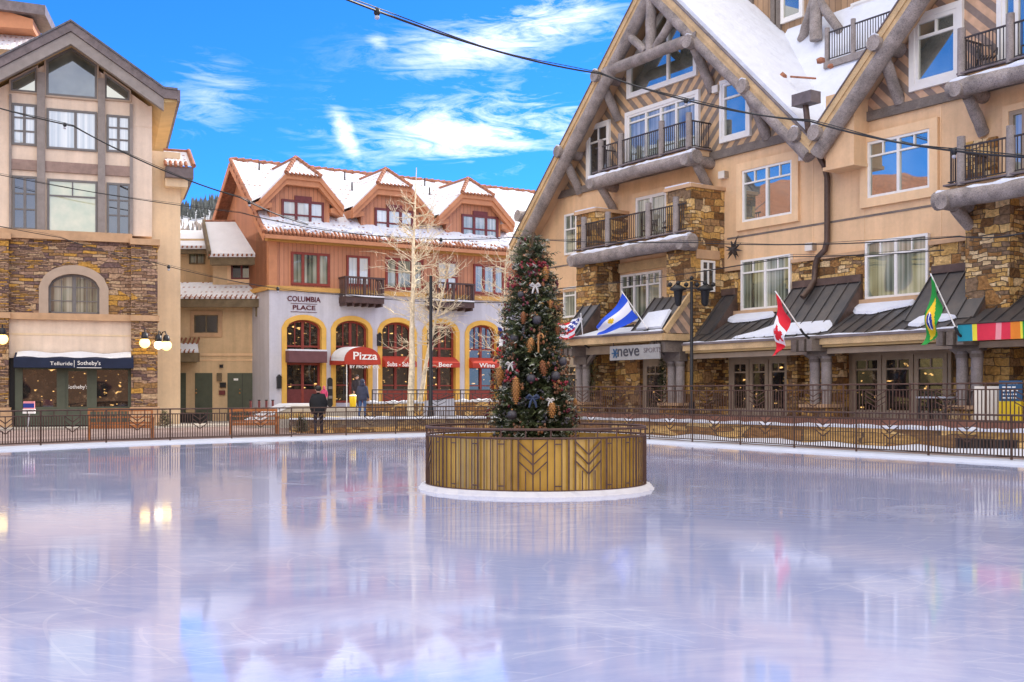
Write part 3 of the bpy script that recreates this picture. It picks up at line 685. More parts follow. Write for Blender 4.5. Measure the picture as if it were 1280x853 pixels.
for k in range(8):
    b = MB().mat('iron_brown')
    def P(a, z): return Vector((PR_*math.cos(a), PR_*math.sin(a), z))
    for j in range(13):
        i = k*13+j; a = 2*math.pi*(i+.35)/NB-.066
        side = any(abs(i-c) == 1 for c in mot); c_ = i in mot; dbl = j in (5, 11)
        b.bar(P(a, .085), P(a, .42 if side else .955), .03 if dbl else .019)
        if c_:
            da = 2*math.pi/NB
            for q in range(3):
                z = .88-.16*q
                b.bar(P(a, z-.2), P(a-2*da, z+.02), .02); b.bar(P(a, z-.2), P(a+2*da, z+.02), .02)
        elif not side and i % 4 == 1 and not any(abs(i+1-c) < 2 for c in mot): b.bar(P(a, .86), P(a+2*math.pi/NB, .86), .02); b.bar(P(a, .17), P(a+2*math.pi/NB, .17), .02)
    b.build('panel', pl)

def conifer():
    t = thing('christmas_tree', 'tall decorated evergreen christmas tree standing in the gold planter', 'tree', (PX-.06, PY, .80))
    H = 3.92
    MB().mat('bark_dark').tube([(0, 0, 0), (0, 0, H*.5), (0, 0, H-.1)], [.08, .06, .015], 8).build('trunk', t)
    b = MB()
    def rad(z):
        f = z/H; return (.82*(1-f)**.62+.04) if f > .06 else .80
    rnd = random.Random(3)
    bm_ = ['needle_a', 'needle_b', 'needle_c']
    for k in range(3300):
        f = 1-math.sqrt(rnd.random()); z = f*H*.985; a = rnd.uniform(0, 2*math.pi); r0 = rad(z)
        lump = 1+.16*math.sin(a*3+z*4.2)+.13*math.sin(a*5-z*7)
        rr = r0*lump*rnd.uniform(.25, 1.0)
        base = Vector((math.cos(a)*rr*.72, math.sin(a)*rr*.72, z))
        d = Vector((math.cos(a), math.sin(a), rnd.uniform(-.35, .45))).normalized()
        ln = rnd.uniform(.16, .30)
        b.mat(rnd.choice(bm_))
        tip = base+d*ln
        side = d.cross(Vector((0, 0, 1))).normalized(); upv = side.cross(d)
        for q in range(11):
            s = q/10; p = base+d*ln*s
            for sg in (-1, 1):
                th = rnd.uniform(-1, 1); dirn = (d*.75+side*sg*(.8+.2*rnd.random())+upv*th*.9).normalized()
                b.mat('needle_frost') if rnd.random() < .05 and s > .6 else None; nl = rnd.uniform(.06, .11)*(1.15-.5*s); w = dirn.cross(upv+side*th).normalized()*.010
                b.face([p-w, p+w, p+dirn*nl+w*.3, p+dirn*nl-w*.3])
    b.build('crown', t)
    k = MB()   # sprays of seed pods and wine coloured berries wired among the branches
    for i in range(190):
        z = (1-math.sqrt(rnd.random()))*H*.97+.05; a = rnd.uniform(0, 2*math.pi); rr = rad(z)*rnd.uniform(.9, 1.06); c = Vector((math.cos(a)*rr, math.sin(a)*rr, z)); k.mat(rnd.choice(('pod_brown', 'pod_brown', 'pod_wine', 'cone_brown', 'ball_dark')))
        for q in range(rnd.randint(3, 7)): ico(k, c+Vector((rnd.uniform(-.08, .08), rnd.uniform(-.08, .08), rnd.uniform(-.07, .07))), rnd.uniform(.014, .032), 1, (1, 1, rnd.uniform(.8, 1.6)))
    k.build('pod_sprays', t)
    return t, rad
tree, trad = conifer()
def hang_px(px, py, out=.0):
    """a place on the side of the tree towards the camera"""
    c = W(px, py, PY); x = c.x-(PX-.06); z = c.z-.8; r = trad(max(.05, min(3.9, z)))*1.02; y = -math.sqrt(max(.01, r*r-x*x)); x *= 1.0
    k = (PY+y)/PY; p = W(px, py, PY+y-out); return p
def pine_cone(px, py, h, m, label, tilt=0.0):
    p = hang_px(px, py, .04); b = MB().mat(m); rnd = random.Random(px)
    h *= .85; rows = max(5, int(h/.035)); Rr = h*.26 if h < .45 else h*.16
    Mx = Matrix.Rotation(tilt, 3, 'Y')
    b.lathe([(Rr*.2, h/2), (Rr*.75, h*.25), (Rr*.8, 0), (Rr*.6, -h*.3), (.01, -h/2)], n=8)
    for i in range(rows):
        f = (i+.5)/rows; z = h/2-h*f; r = Rr*math.sin(math.pi*min(.97, f*.85+.12))**.7
        for j in range(9):
            a = 2*math.pi*(j+.5*(i % 2))/9; c = Vector((math.cos(a), math.sin(a), 0)); s = Vector((-math.sin(a), math.cos(a), 0))*Rr*.34
            q = Vector((0, 0, z)); b.face([q+c*r*.6-s*.6, q+c*r*.6+s*.6, q+c*r*1.2+s*.55+Vector((0, 0, -.02)), q+c*r*1.3+Vector((0, 0, -.03)), q+c*r*1.2-s*.55+Vector((0, 0, -.02))])
    b.v = [tuple(Mx @ Vector(v)) for v in b.v]
    o = b.build('pine_cone', None, p); tag(o, label, 'ornament', 'pine cone ornaments on the tree'); return o
def ball(px, py, r, m, label):
    p = hang_px(px, py, .02); b = MB().mat(m); ico(b, (0, 0, 0), r, 2); b.mat('cone_gold').tube([(0, 0, r*.95), (0, 0, r*1.2)], r*.2, 8)
    o = b.build('bauble', None, p); tag(o, label, 'ornament', 'baubles on the tree')
pine_cone(682, 342, .30, 'cone_gold', 'gold pine cone ornament highest on the tree, beside its tip right')
pine_cone(688, 380, .17, 'cone_gold', 'small gold pine cone ornament right of the white bow')
pine_cone(654, 397, .25, 'cone_brown', 'brown pine cone ornament on the left above the candy cane')
pine_cone(663, 431, .30, 'cone_gold', 'gold pine cone ornament touching the candy cane', .15)
pine_cone(679, 460, .32, 'cone_brown', 'brown pine cone ornament under the candy cane', -.15)
pine_cone(645, 488, .55, 'cone_gold', 'longest pine cone ornament, long and gold, low on the tree')
pine_cone(690, 512, .32, 'cone_gold', 'gold pine cone ornament lowest on the right of the tree')
pine_cone(625, 470, .40, 'cone_gold', 'gold pine cone ornament at the left outer edge of the tree')
pine_cone(697, 412, .22, 'cone_brown', 'brown pine cone ornament on the right edge beside the striped flag')
pine_cone(719, 503, .18, 'cone_gold', 'small gold pine cone ornament at the low right outer edge')
for q in ((664, 473, .085, 'dark bauble right of the long gold pine cone'), (694, 470, .09, 'large dark bauble on the right over the lowest gold cone'), (643, 423, .08, 'dark bauble left of the candy cane'), (671, 400, .085, 'dark bauble in the middle just above the candy cane'), (640, 519, .09, 'dark bauble lowest on the tree at the left'), (703, 452, .085, 'dark bauble at the right outer edge of the tree'), (651, 368, .06, 'dark bauble on the left below the white bow')):
    ball(q[0], q[1], q[2], 'ball_dark', q[3])
def berries(px, py, label):
    p = hang_px(px, py, .01); b = MB().mat('berry_red'); rnd = random.Random(px)
    for k in range(16): ico(b, (rnd.uniform(-.13, .13), rnd.uniform(-.05, .05), rnd.uniform(-.1, .1)), rnd.uniform(.022, .034), 1)
    tag(b.build('berry_cluster', None, p), label, 'ornament', 'red berry clusters on the tree')
berries(660, 330, 'red berry cluster close under the tree tip'); berries(643, 352, 'red berry cluster on the left side above the brown cone'); berries(640, 470, 'red berry cluster left of the longest gold cone'); berries(676, 335, 'red berry cluster next to the highest gold cone'); berries(700, 480, 'red berry cluster low on the right of the tree')
def bow(px, py, m, label, s=1.0):
    p = hang_px(px, py, .05); b = MB().mat(m)
    for sg in (-1, 1):
        b.tube([(0, 0, 0), (sg*.08*s, -.03, .05*s), (sg*.13*s, -.01, .0), (sg*.07*s, 0, -.03*s), (0, 0, 0)], [.012, .035*s, .04*s, .03*s, .012], 6)
        b.tube([(0, 0, 0), (sg*.05*s, -.02, -.1*s), (sg*.08*s, -.01, -.22*s)], [.014, .03*s, .022*s], 6)
    tag(b.build('ribbon_bow', None, p), label, 'ornament', 'bows on the tree')
bow(669, 357, 'ribbon_white', 'white ribbon bow on the upper part of the tree', .65); bow(638, 455, 'ribbon_white', 'white bow with hanging tails at the left middle of the tree', .55); bow(666, 497, 'ribbon_navy', 'navy cloth bow right of the longest gold cone', .8); bow(688, 500, 'ribbon_white', 'small white bow on the lowest right gold cone', .5)
p = hang_px(673, 428, .08)
b = MB().mat('cone_gold'); b.tube([(0, 0, -.18), (0, 0, .08), (.02, 0, .14), (.06, 0, .15), (.085, 0, .11), (.085, 0, .07)], .016, 8)
tag(b.build('candy_cane', None, p), 'gold candy cane ornament in the middle of the tree', 'ornament')

# ------------------------------------------------------------------ pale bare trees, glow of their wound lights put into the bark colour
def bare_tree(label, base, h, r0, seed, lean=(0, 0), fork=None, whorl=(.3, .9), n_br=46, spread=1.5):
    rnd = random.Random(seed); t = thing('aspen_tree', label, 'tree', base)
    b = MB().mat('pale_bark_glow'); k = 9
    trunk = [Vector((lean[0]*(i/k)**1.2+rnd.uniform(-.05, .05), lean[1]*(i/k), h*i/k)) for i in range(k+1)]
    b.tube(trunk, [r0*(1-.93*i/k)+.006 for i in range(k+1)], 8); b.build('trunk', t)
    c = MB().mat('pale_bark_glow')
    def branch(p, d, ln, r, lv):
        n = 4; pts = [p]; q = Vector(p); dd = Vector(d)
        for i in range(n):
            dd = (dd+Vector((rnd.uniform(-1, 1), rnd.uniform(-1, 1), rnd.uniform(-.7, .9)))*.28).normalized(); q = q+dd*ln/n; pts.append(q.copy())
        c.tube(pts, [r*(1-.75*i/n) for i in range(n+1)], 4, caps=False)
        if lv < 2:
            for j in range(5 if lv == 0 else 3):
                i = rnd.randint(1, n); dv = (dd+Vector((rnd.uniform(-1, 1), rnd.uniform(-1, 1), rnd.uniform(-.6, .9)))*.95).normalized()
                branch(pts[i], dv, ln*rnd.uniform(.4, .65), max(.009, r*.55), lv+1)
    for j in range(n_br):
        f = rnd.uniform(*whorl); i = int(f*k); p = trunk[i].lerp(trunk[min(k, i+1)], f*k-i); a = rnd.uniform(0, 2*math.pi)
        ln = spread*(1-.55*f)*rnd.uniform(.55, 1.0)
        branch(p, Vector((math.cos(a), math.sin(a), rnd.uniform(-.1, .8))).normalized(), ln, .03, 0)
    c.build('branches', t); return t
bare_tree('tallest bare pale aspen before the arched restaurant', W(513, 512, 51)[:2]+(.62,) if False else (*W(513, 0, 51).xy, .6), 11.4, .16, 11, (.25, 0), whorl=(.38, .86), n_br=46, spread=2.3)
bare_tree('leaning slim pale aspen beside the dark lamp pole', (*W(522, 0, 52).xy, .6), 7.2, .12, 12, (1.5, 0), whorl=(.30, .95), n_br=40, spread=2.2)
bare_tree('bare pale aspen half hidden behind the christmas tree', (*W(624, 0, 53).xy, .6), 8.0, .1, 17, (.4, 0), whorl=(.36, .97), n_br=36, spread=2.0)
# ================================================================== RIGHT: timber lodge with two log gables
lodge = thing('timber_lodge', 'peach stucco lodge with grey log gables, stone piers and metal porch roofs', 'building', (*RF.o, 0), TR)
XA, ZA, HA, HB, XB = -35.3, 18.95, 10.1, 9.6, -17.0
SL = .97; XV = -26.7; ZV = ZA-SL*(XV-XA)           # valley between the gables
XL = XA-10.3
ZB = ZV+SL*(XB-XV); XR = XB+10.3
BZ = 11.05                                           # floor of the gable storey
# walls
b = MB().mat('stucco_peach'); b.box(-44.7, 16, 0, 9, .5, BZ); b.build('wall', lodge)  # unseen right end lengthened to keep the sun off the ice
def gable_wall(xc, zc, x0, x1, m, name='gable_boards'):
    k = (zc-.5-BZ)/SL; x0 = max(x0, xc-k); x1 = min(x1, xc+k); b = MB().mat(m); z0 = zc-SL*abs(x0-xc)-.5; z1 = zc-SL*abs(x1-xc)-.5
    b.prism([(x0, BZ), (x1, BZ), (x1, max(BZ+.01, z1)), (xc, zc-.5), (x0, max(BZ+.01, z0))], -.03, 3); b.build(name, lodge)
gable_wall(XA, ZA, XA-7.5, XV+.35, 'stripes_a'); gable_wall(XB, ZB, XV+.36, XR-.3, 'stripes_b')
b = MB().mat('timber'); b.box(XA-7.9, XV+.35, -.11, .1, BZ-.12, BZ+.2).build('belt_beam', lodge)
b = MB().mat('timber'); b.box(XV+.9, XR-2, -.11, .1, BZ-.12, BZ+.2).build('belt_beam', lodge)
for xa, xb in ((-44.7, -39.6), (-31.9, -21.0)): MB().mat('timber').box(xa, xb, -.02, .1, 7.70, 7.77).build('belt_groove', lodge)
# control joints in the stucco
for px in (1016, 1080, 1176): x, _ = RF.hit(px, 200, 0); MB().mat('stucco_trim').box(x-.02, x+.02, -.012, .05, 6.6, BZ-.15).build('wall_joint', lodge)
# stone band of the second storey and ground storey
b = MB().mat('stone_gold'); b.box(-44.75, -7.5, -.07, .2, 4.0, 6.45); b.build('stone_band', lodge)
_c = [-31.9]+[RF.hit(p, 340, .06)[0] for p in (927.5, 990.5, 1083, 1162.5)]+[-21.0]
for xa, xb in ((-44.75, -39.6), (_c[0], _c[1]), (_c[2], _c[3]), (_c[4], _c[5])): MB().mat('cap_stone').box(xa, xb, -.16, .1, 6.45, 6.57).build('stone_cap', lodge)
b = MB().mat('stone_porch_lit'); b.box(-44.75, -7.5, -.05, .2, .5, 4.0); b.build('stone_base', lodge)

def gable_roof(xc, zc, xl, xr, y0, y1, snow_right):
    zl, zr = zc-SL*(xc-xl), zc-SL*(xr-xc); t = .42
    b = MB().mat('soffit_tan')
    b.prism([(xl, zl-t), (xc, zc-t), (xr, zr-t), (xr, zr-.12), (xc, zc-.12), (xl, zl-.12)], y0+.12, y1)
    o = b.build('roof', lodge)
    f = MB().mat('fascia_tan')
    for (xa, za, xb, zb) in ((xl, zl, xc, zc), (xc, zc, xr, zr)):
        f.prism([(xa, za-.36), (xb, zb-.36), (xb, zb-.06), (xa, za-.06)], y0, y0+.12)
        f.prism([(xa, za-.60), (xb, zb-.60), (xb, zb-.362), (xa, za-.362)], y0+.05, y0+.16)
    f.build('fascia', o)
    e = MB().mat('fascia_dark')
    for (xa, za, xb, zb) in ((xl, zl, xc, zc), (xc, zc, xr, zr)): e.prism([(xa, za-.058), (xb, zb-.058), (xb, zb+.0), (xa, za+.0)], y0-.04, y1)
    e.build('drip_edge', o)
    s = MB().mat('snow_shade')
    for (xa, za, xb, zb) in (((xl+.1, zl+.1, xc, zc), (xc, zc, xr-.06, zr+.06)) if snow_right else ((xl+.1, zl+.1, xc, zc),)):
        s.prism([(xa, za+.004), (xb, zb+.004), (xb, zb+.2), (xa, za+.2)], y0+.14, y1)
    s.build('roof_snow', o)
    return o
ra = gable_roof(XA, ZA, XL, XV, -1.22, 9, True)
rb = gable_roof(XB, ZB, XV, XR, -1.22, 9, False)
# rake logs, purlins with knee braces, truss
def rake_log(xa, za, xb, zb):
    d = .80; b = MB(); log(b, (xa, -.98, za-d), (xb, -.98, zb-d), .27, 12, k=10); b.build('rake_log', lodge)
rake_log(XL+.1, ZA-SL*(XA-XL)+.1, XA, ZA); rake_log(XA, ZA, XV-.15, ZV+.15)
rake_log(XV+.15, ZV+.15, XB, ZB); rake_log(XB, ZB, XR, ZB-SL*10.3)
def purlin(x, z, brace=True, y0=-1.38, r=.27):
    b = MB(); log(b, (x, y0, z), (x, .3, z), r, 12); o = b.build('purlin_log', lodge)
    s = MB().mat('snow_shade'); s.tube([(x, y0+.02, z+r*.62), (x, y0+.5, z+r*.66)], [r*.55, r*.5], 8); s.build('snow_cap', o)
    if brace: b = MB(); log(b, (x, -.95, z-.2), (x, .0, z-1.75), .2, 10); b.build('knee_brace', o)
for (px, py) in ((744, 95), (697, 190), (648, 270)):
    x, z = RF.hit(px, py, 1.3); purlin(x, z)
for (px, py) in ((860, 52), (928, 108)):
    x, z = RF.hit(px, py, 1.3); purlin(x, z)
x, z = RF.hit(993, 168, 1.3); purlin(x, z, False)
x, z = RF.hit(1018, 166, 1.3); purlin(x, z, False)
x, z = RF.hit(1093, 54, 1.3); purlin(x, z)
zt = 15.62; b = MB(); log(b, (XA-3.05, -1.0, zt), (XA+2.9, -1.0, zt), .24, 12); b.build('tie_log', lodge)
b = MB(); log(b, (XA, -1.0, zt), (XA, -1.0, ZA-.8), .22, 12); b.build('king_post', lodge)
b = MB(); log(b, (XA-.3, -1.0, zt+.2), (XA-1.75, -1.0, zt+1.45), .18, 10); log(b, (XA+.3, -1.0, zt+.2), (XA+1.75, -1.0, zt+1.45), .18, 10); b.build('truss_strut', lodge)
# heavy corbel under the valley
b = MB().mat('stucco_peach'); b.box(XV+.35, XV+1.55, -.75, .1, 9.5, BZ+.9).box(XV+.25, XV+1.6, -.8, .1, 9.38, 9.5); b.build('valley_corbel', lodge)
# snow, the upper house behind the valley
b = MB().mat('snow_shade'); b.hexa([(XV-6, 4.4, 17.2), (XV+5, 4.4, 17.2), (XV+5, 4.4, 16.6), (XV-6, 4.4, 16.6)][::-1], [(XV-6, .2, 10.6), (XV+5, .2, 10.6), (XV+5, .2, 10.0), (XV-6, .2, 10.0)][::-1])
b.build('valley_snow', lodge)
b = MB().mat('herring'); b.box(-37, 16, 4.2, 9, 12, 24); b.mat('stripes_a'); up = b.build('upper_wall', lodge)  # stretched out of view to the right, added to shade the near ice
b = MB().mat('timber')
for px in (940, 968, 975): x, _ = RF.hit(px, 10, -4.2); b.box(x-.12, x+.12, 4.08, 4.3, 14, 22)
b.build('upper_post', lodge)
r = RF.rect(978, 1003, -30, 28, -4.2); window(lodge, r, 4.2, 'white_frame', 'glass_sky', (), (), .12, .08, 'white_frame', .1)
r = RF.rect(1068, 1102, 8, 52, -4.2); window(lodge, r, 4.2, 'white_frame', 'glass_curtain', (.5,), (.75,), .12, .08, 'white_frame', .1)
r = RF.rect(912, 928, 0, 30, -4.2); window(lodge, r, 4.2, 'white_frame', 'glass_sky', (), (), .1, .08)
x, z = RF.hit(1020, 0, -3.2); b = MB(); log(b, (x, 3.2, z-1.6), (x, 3.2, z+2.2), .24, 12); log(b, (x-.1, 3.2, z), (x-1.2, 3.7, z-1.2), .19, 10); log(b, (x+.1, 3.2, z), (x+1.0, 3.6, z-1.6), .19, 10); b.build('upper_log_post', lodge)
x0, z0 = RF.hit(1034, 78, -2.4); x1, _ = RF.hit(1072, 50, -2.4)
b = MB().mat('log_pale'); b.box(x0-.1, x1+2.5, 2.3, 4.3, z0-.25, z0); bal = b.build('upper_balcony', lodge)
railing(bal, [(x0, 2.4), (x1+2, 2.4)], z0, 1.1, 1.3, 'iron', 'log_pale', [(x0, 2.4), (x1-.2, 2.4)])
# chunks of slid ice and a broken branch lying on the valley snow
b = MB().mat('tile_red')
for (px, py, s) in ((990, 99, .2), (1026, 76, .16), (1038, 83, .12)):
    x, z = RF.hit(px, py, -1.2); ico(b, (x, .7 if px < 1000 else 1.2, z), s, 1, (1, 1, .9), .25)
x, z = RF.hit(996, 97, -.6); b.tube([(x-.3, .6, z+.1), (x+.9, .6, z-.25)], .04, 5)
b.build('roof_debris', lodge)

# gable windows
H = lambda px, py, off=0: RF.hit(px, py, off)
q = [H(788, 121.5), H(871.5, 88), H(868, 66), H(833, 41), H(787.5, 99)]
x0, z0 = q[0]; x1 = q[1][0]; xm = (x0+x1)/2
zlo = z0; pts = [(x0, zlo), (x1, zlo), (x1, zlo+1.25), (XA, zlo+1.25+SL*(x1-x0)/2), (x0, zlo+1.25)]
poly_window(lodge, pts, -.03, 'white_frame', 'glass_sky', .13, .09, [((XA, zlo+.1), (XA, zlo+3.6), .12)], 'white_frame', .1)
r = RF.rect(787, 873, 146, 219, 0); r = (r[0], r[1], BZ+.32, r[3])
window(lodge, r, -.03, 'white_frame', 'glass_curtain', (.28, .5, .72), (.86,), .1, .09, 'white_frame', .16, name='balcony_door')
r = RF.rect(737.5, 762, 162, 221, 0); r = (r[0], r[1], BZ+.25, r[3]); window(lodge, r, -.03, 'white_frame', 'glass_dark', (), (.72,), .1, .09, 'white_frame', .12, (.5,))
r = RF.rect(905.5, 937, 106, 175, 0); window(lodge, r, -.03, 'white_frame', 'glass_sky', (), (.72,), .11, .09, 'white_frame', .14)
r = RF.rect(1146, 1199, 28, 107, 0); window(lodge, r, -.03, 'white_frame', 'glass_sky', (), (.72,), .13, .09, 'white_frame', .2, (.5,))
r = RF.rect(1255, 1300, -20, 80, 0); r = (r[0], r[1], BZ+.32, r[3]); window(lodge, r, -.03, 'white_frame', 'glass_sky', (.4,), (), .12, .09, 'white_frame', .16, name='balcony_door')
# plain double windows
for (xl, xr, yt, yb, g, trim) in ((928.4, 990.8, 214, 278.6, 'glass_sky', 1), (928, 990, 326, 389, 'glass_curtain', 0), (1085, 1163, 178.5, 248.6, 'glass_sky', 1), (1083.4, 1162, 302.5, 375, 'glass_curtain', 0)):
    r = RF.rect(xl, xr, yt, yb, .06); window(lodge, r, -.07 if not trim else 0, 'white_frame', g, (.5,), (.74,), .085, .09, 'stucco_trim' if trim else None, .3, (.25, .75), 'cap_stone' if not trim else None)
r = RF.rect(705.7, 721, 269, 319.5, .06); window(lodge, r, 0, 'white_frame', 'glass_curtain', (), (.62,), .09, .09, None, .2, (.5,))
r = RF.rect(706, 722, 360, 398, .06); window(lodge, r, -.07, 'white_frame', 'glass_curtain', (), (.72,), .09, .09)
r = RF.rect(1259, 1296, 277, 359, .06); window(lodge, r, -.07, 'white_frame', 'glass_shade', (.5,), (.74,), .1, .09, None, .2, None, 'cap_stone')

# stone piers and the balconies they carry
def pier(x0, x1, yf, z1, zlo=.6):
    b = MB().mat('stone_gold'); b.box(x0, x1, yf, .05, zlo, z1); o = b.build('stone_pier', lodge)
    MB().mat('cap_stone').box(x0-.08, x1+.08, yf-.08, .05, z1, z1+.14).build('pier_cap', o)
    s = MB().mat('snow_shade'); s.box(x0-.05, x1-.1, yf-.05, yf+.7, z1+.143, z1+.2); s.build('snow_cap', o)
    return o
pr = pier(-33.5, -32.07, -1.73, 9.62); pier(-39.45, -38.0, -1.73, 9.5)
pier(-20.75, -19.3, -1.0, 7.4); pier(-14.7, -13.2, -1.0, 7.4)
# the small window on the side of the pier
def side_window():
    x = -32.07; (ya, yb) = (-1.25, -.55); z0, z1 = 5.65, 6.85
    b = MB().mat('cap_stone'); b.box(x-.05, x+.06, ya-.25, yb+.25, z1+.05, z1+.4); b.mat('white_frame')
    b.box(x-.05, x+.07, ya, ya+.08, z0, z1).box(x-.05, x+.07, yb-.08, yb, z0, z1).box(x-.05, x+.07, ya+.08, yb-.08, z0, z0+.08).box(x-.05, x+.07, ya+.08, yb-.08, z1-.08, z1).box(x-.05, x+.065, (ya+yb)/2-.03, (ya+yb)/2+.03, z0+.08, z1-.08).box(x-.05, x+.06, ya+.08, yb-.08, z0+.82, z0+.87)
    f = b.build('window', lodge); MB().mat('glass_dark').box(x-.05, x+.02, ya+.04, yb-.04, z0+.04, z1-.04).build('pane', f)
side_window()
def balcony(x0, x1, yf, z, posts, lh=.27, ph=1.38, ends=True, y_back=-.05, bay=None):
    b = MB().mat('stucco_trim')
    if bay: b.box(bay[0], bay[1], yf+.2, y_back, z-.24, z-.02); b.box(x0+.1, x1-.1, yf+.2, bay[2], z-.243, z-.023); b.mat('fascia_dark').box(x0, x1, yf, bay[2], z-.02, z+.03)
    else: b.box(x0+.1, x1-.1, yf+.2, y_back, z-.24, z-.02); b.mat('fascia_dark').box(x0, x1, yf, y_back, z-.02, z+.03)
    o = b.build('balcony', lodge)
    l = MB(); log(l, (x0-.3, yf+.12, z-.4), (x1+.3, yf+.12, z-.4), lh, 14, k=9); l.build('edge_log', o)
    sn = MB().mat('snow_shade'); n = 26
    sn.tube([(x0-.2+(x1-x0+.4)*i/n, yf+.05, z-.4+lh*.66) for i in range(n+1)], [lh*random.choice((.36, .42, .5, .58)) for i in range(n+1)], 7)
    sn.build('snow_line', o)
    for x in (x0+.1, x1-.1):
        c = MB(); log(c, (x, yf-.22, z-.5), (x, .1 if not bay else bay[2]+.1, z-.5), lh*.85, 12)
        if not bay: log(c, (x, yf+.45, z-.62), (x, .0, z-1.65), lh*.7, 10)
        c.build('bracket_log', o)
    pl_ = [(x0+.1, yf+.12), (x1-.1, yf+.12)]
    if ends: pl_ = [(x0+.1, y_back)]+pl_+[(x1-.1, y_back)]
    railing(o, pl_, z, 1.07, ph, 'iron', 'log_pale', [(x, yf+.12) for x in posts], .13)
    return o
px_x = lambda px, off: RF.hit(px, 200, off)[0]
balcony(-38.95, -32.7, -1.24, BZ+.28, [px_x(p, 1.12) for p in (751, 776, 827, 861)])
balcony(-39.1, -31.95, -2.15, 7.9, [px_x(p, 2.03) for p in (730, 760, 810.7, 845)], ends=False, bay=(-38, -33.5, -1.7))
balcony(-20.9, -13.2, -1.24, BZ+.28, [px_x(p, 1.12) for p in (1202, 1263)])
balcony(-20.75, -13.2, -2.1, 7.85, [px_x(p, 2.0) for p in (1201, 1263)])
# doors onto the balconies, window under the lower one
r = RF.rect(795, 834, 248, 300, .06); r = (r[0], r[1], 7.95, r[3]); window(lodge, r, 0, 'white_frame', 'glass_curtain', (.5,), (), .13, .09, 'stucco_trim', .2, name='balcony_door')
r = RF.rect(1262, 1300, 140, 220, .06); r = (r[0], r[1], 7.95, r[3]); window(lodge, r, 0, 'door_tan', 'glass_curtain', (.5,), (), .13, .09, 'stucco_trim', .2, name='balcony_door')
b = MB().mat('stone_gold'); x0 = px_x(1206, 0); x1 = px_x(1248, 0); b.box(x0, x1, -.12, .1, 7.9, 9.5); b.build('stone_pier', lodge)
b = MB().mat('stucco_peach'); b.box(-37.95, -33.55, -.5, .1, 4.3, 7.5); b.mat('fascia_tan').box(-37.9, -33.6, -.62, -.4, 6.9, 7.3); bay = b.build('bay_wall', lodge)
r = RF.rect(759, 826.5, 341, 402, .56); r = (max(-37.8, r[0]), min(-33.65, r[1]), 4.75, 6.8); window(lodge, r, -.5, 'white_frame', 'glass_curtain', (.34, .67), (.74,), .09, .09, None, .1, (.17, .5, .83))

# chairs on the middle balcony
def patio_chair(label, loc, rz, s=1.0):
    t = thing('patio_chair', label, 'chair', loc, rz, 'patio chairs'); m = 'iron'
    b = MB().mat(m)
    for i in range(6): b.box(-.24+i*.085, -.20+i*.085, -.24, .24, .42, .445)
    b.build('seat', t)
    b = MB().mat(m)
    for i in range(6): b.bar((-.2+.08*i, .24, .44), (-.2+.08*i, .34, .9), .022)
    b.bar((-.25, .34, .9), (.25, .34, .9), .03); b.build('backrest', t)
    for sx in (-1, 1):
        for sy in (-1, 1): MB().mat(m).bar((sx*.22, sy*.22, .42), (sx*.25, sy*.26, 0), .028).build('leg', t)
        MB().mat(m).tube([(sx*.25, .3, .66), (sx*.26, -.2, .66), (sx*.24, -.24, .44)], .016, 6).build('armrest', t)
    return t
v = RF.w(-35.2, -1.2, 7.93); patio_chair('black metal chair left on the middle stone balcony', v, TR+.4)
v = RF.w(-34.1, -1.1, 7.93); patio_chair('black metal chair nearer the stone pier on the middle balcony', v, TR-.5)
v = RF.w(px_x(1236, .5), -.6, BZ+.31); patio_chair('black metal chair alone on the top right balcony', v, TR+.8)

# downpipe from the valley box
b = MB().mat('fascia_dark')
x, z = H(1008, 124, 1.25); b.box(x-.45, x+.42, -1.5, -1.0, z-.2, z+.2); b.build('gutter_box', lodge)
P = lambda px, py, off: (RF.hit(px, py, off)[0], -off, RF.hit(px, py, off)[1])
b = MB().mat('copper_pipe'); b.tube([P(1007, 132, 1.2), P(1010, 160, 1.2), P(1013, 176, 1.0), P(1030, 206, .3), P(1034, 222, .16), P(1034, 300, .16), P(1031, 313, .16), P(1022, 322, .2), P(1019, 333, .2), P(1018, 350, .22), P(1012, 361, .5), P(1003, 372, .8)], .105, 10); b.build('downpipe', lodge)
# vents and small lamps on the wall
for (px, py) in ((904, 219), (1005, 196), (1013, 309), (896, 112)):
    x, z = H(px, py, .1); b = MB().mat('box_white'); b.box(x-.16, x+.16, -.22, .02, z-.14, z+.14); b.mat('door_tan').box(x+.161, x+.2, -.2, .02, z-.12, z+.12); b.build('wall_vent', lodge)
# the star lantern
sx_, sz_ = H(918, 312, .25); st = thing('star_ornament', 'dark many pointed metal star hanging on the peach wall', 'ornament', RF.w(sx_, -.3, sz_), TR)
b = MB().mat('iron'); ico(b, (0, 0, 0), .13, 1)
for i in range(14):
    th = math.acos(1-2*(i+.5)/14); ph = i*2.39996; d = Vector((math.sin(th)*math.cos(ph), math.sin(th)*math.sin(ph)*.5, math.cos(th))); e = d.orthogonal().normalized()*.075; g = d.normalized().cross(e)
    b.face([d*.08+e, d*.08+g, d*.48]); b.face([d*.08+g, d*.08-e, d*.48]); b.face([d*.08-e, d*.08-g, d*.48]); b.face([d*.08-g, d*.08+e, d*.48])
b.build('points', st); MB().mat('iron').tube([(0, 0, .1), (0, .25, .55)], .012, 5).build('hanger', st)

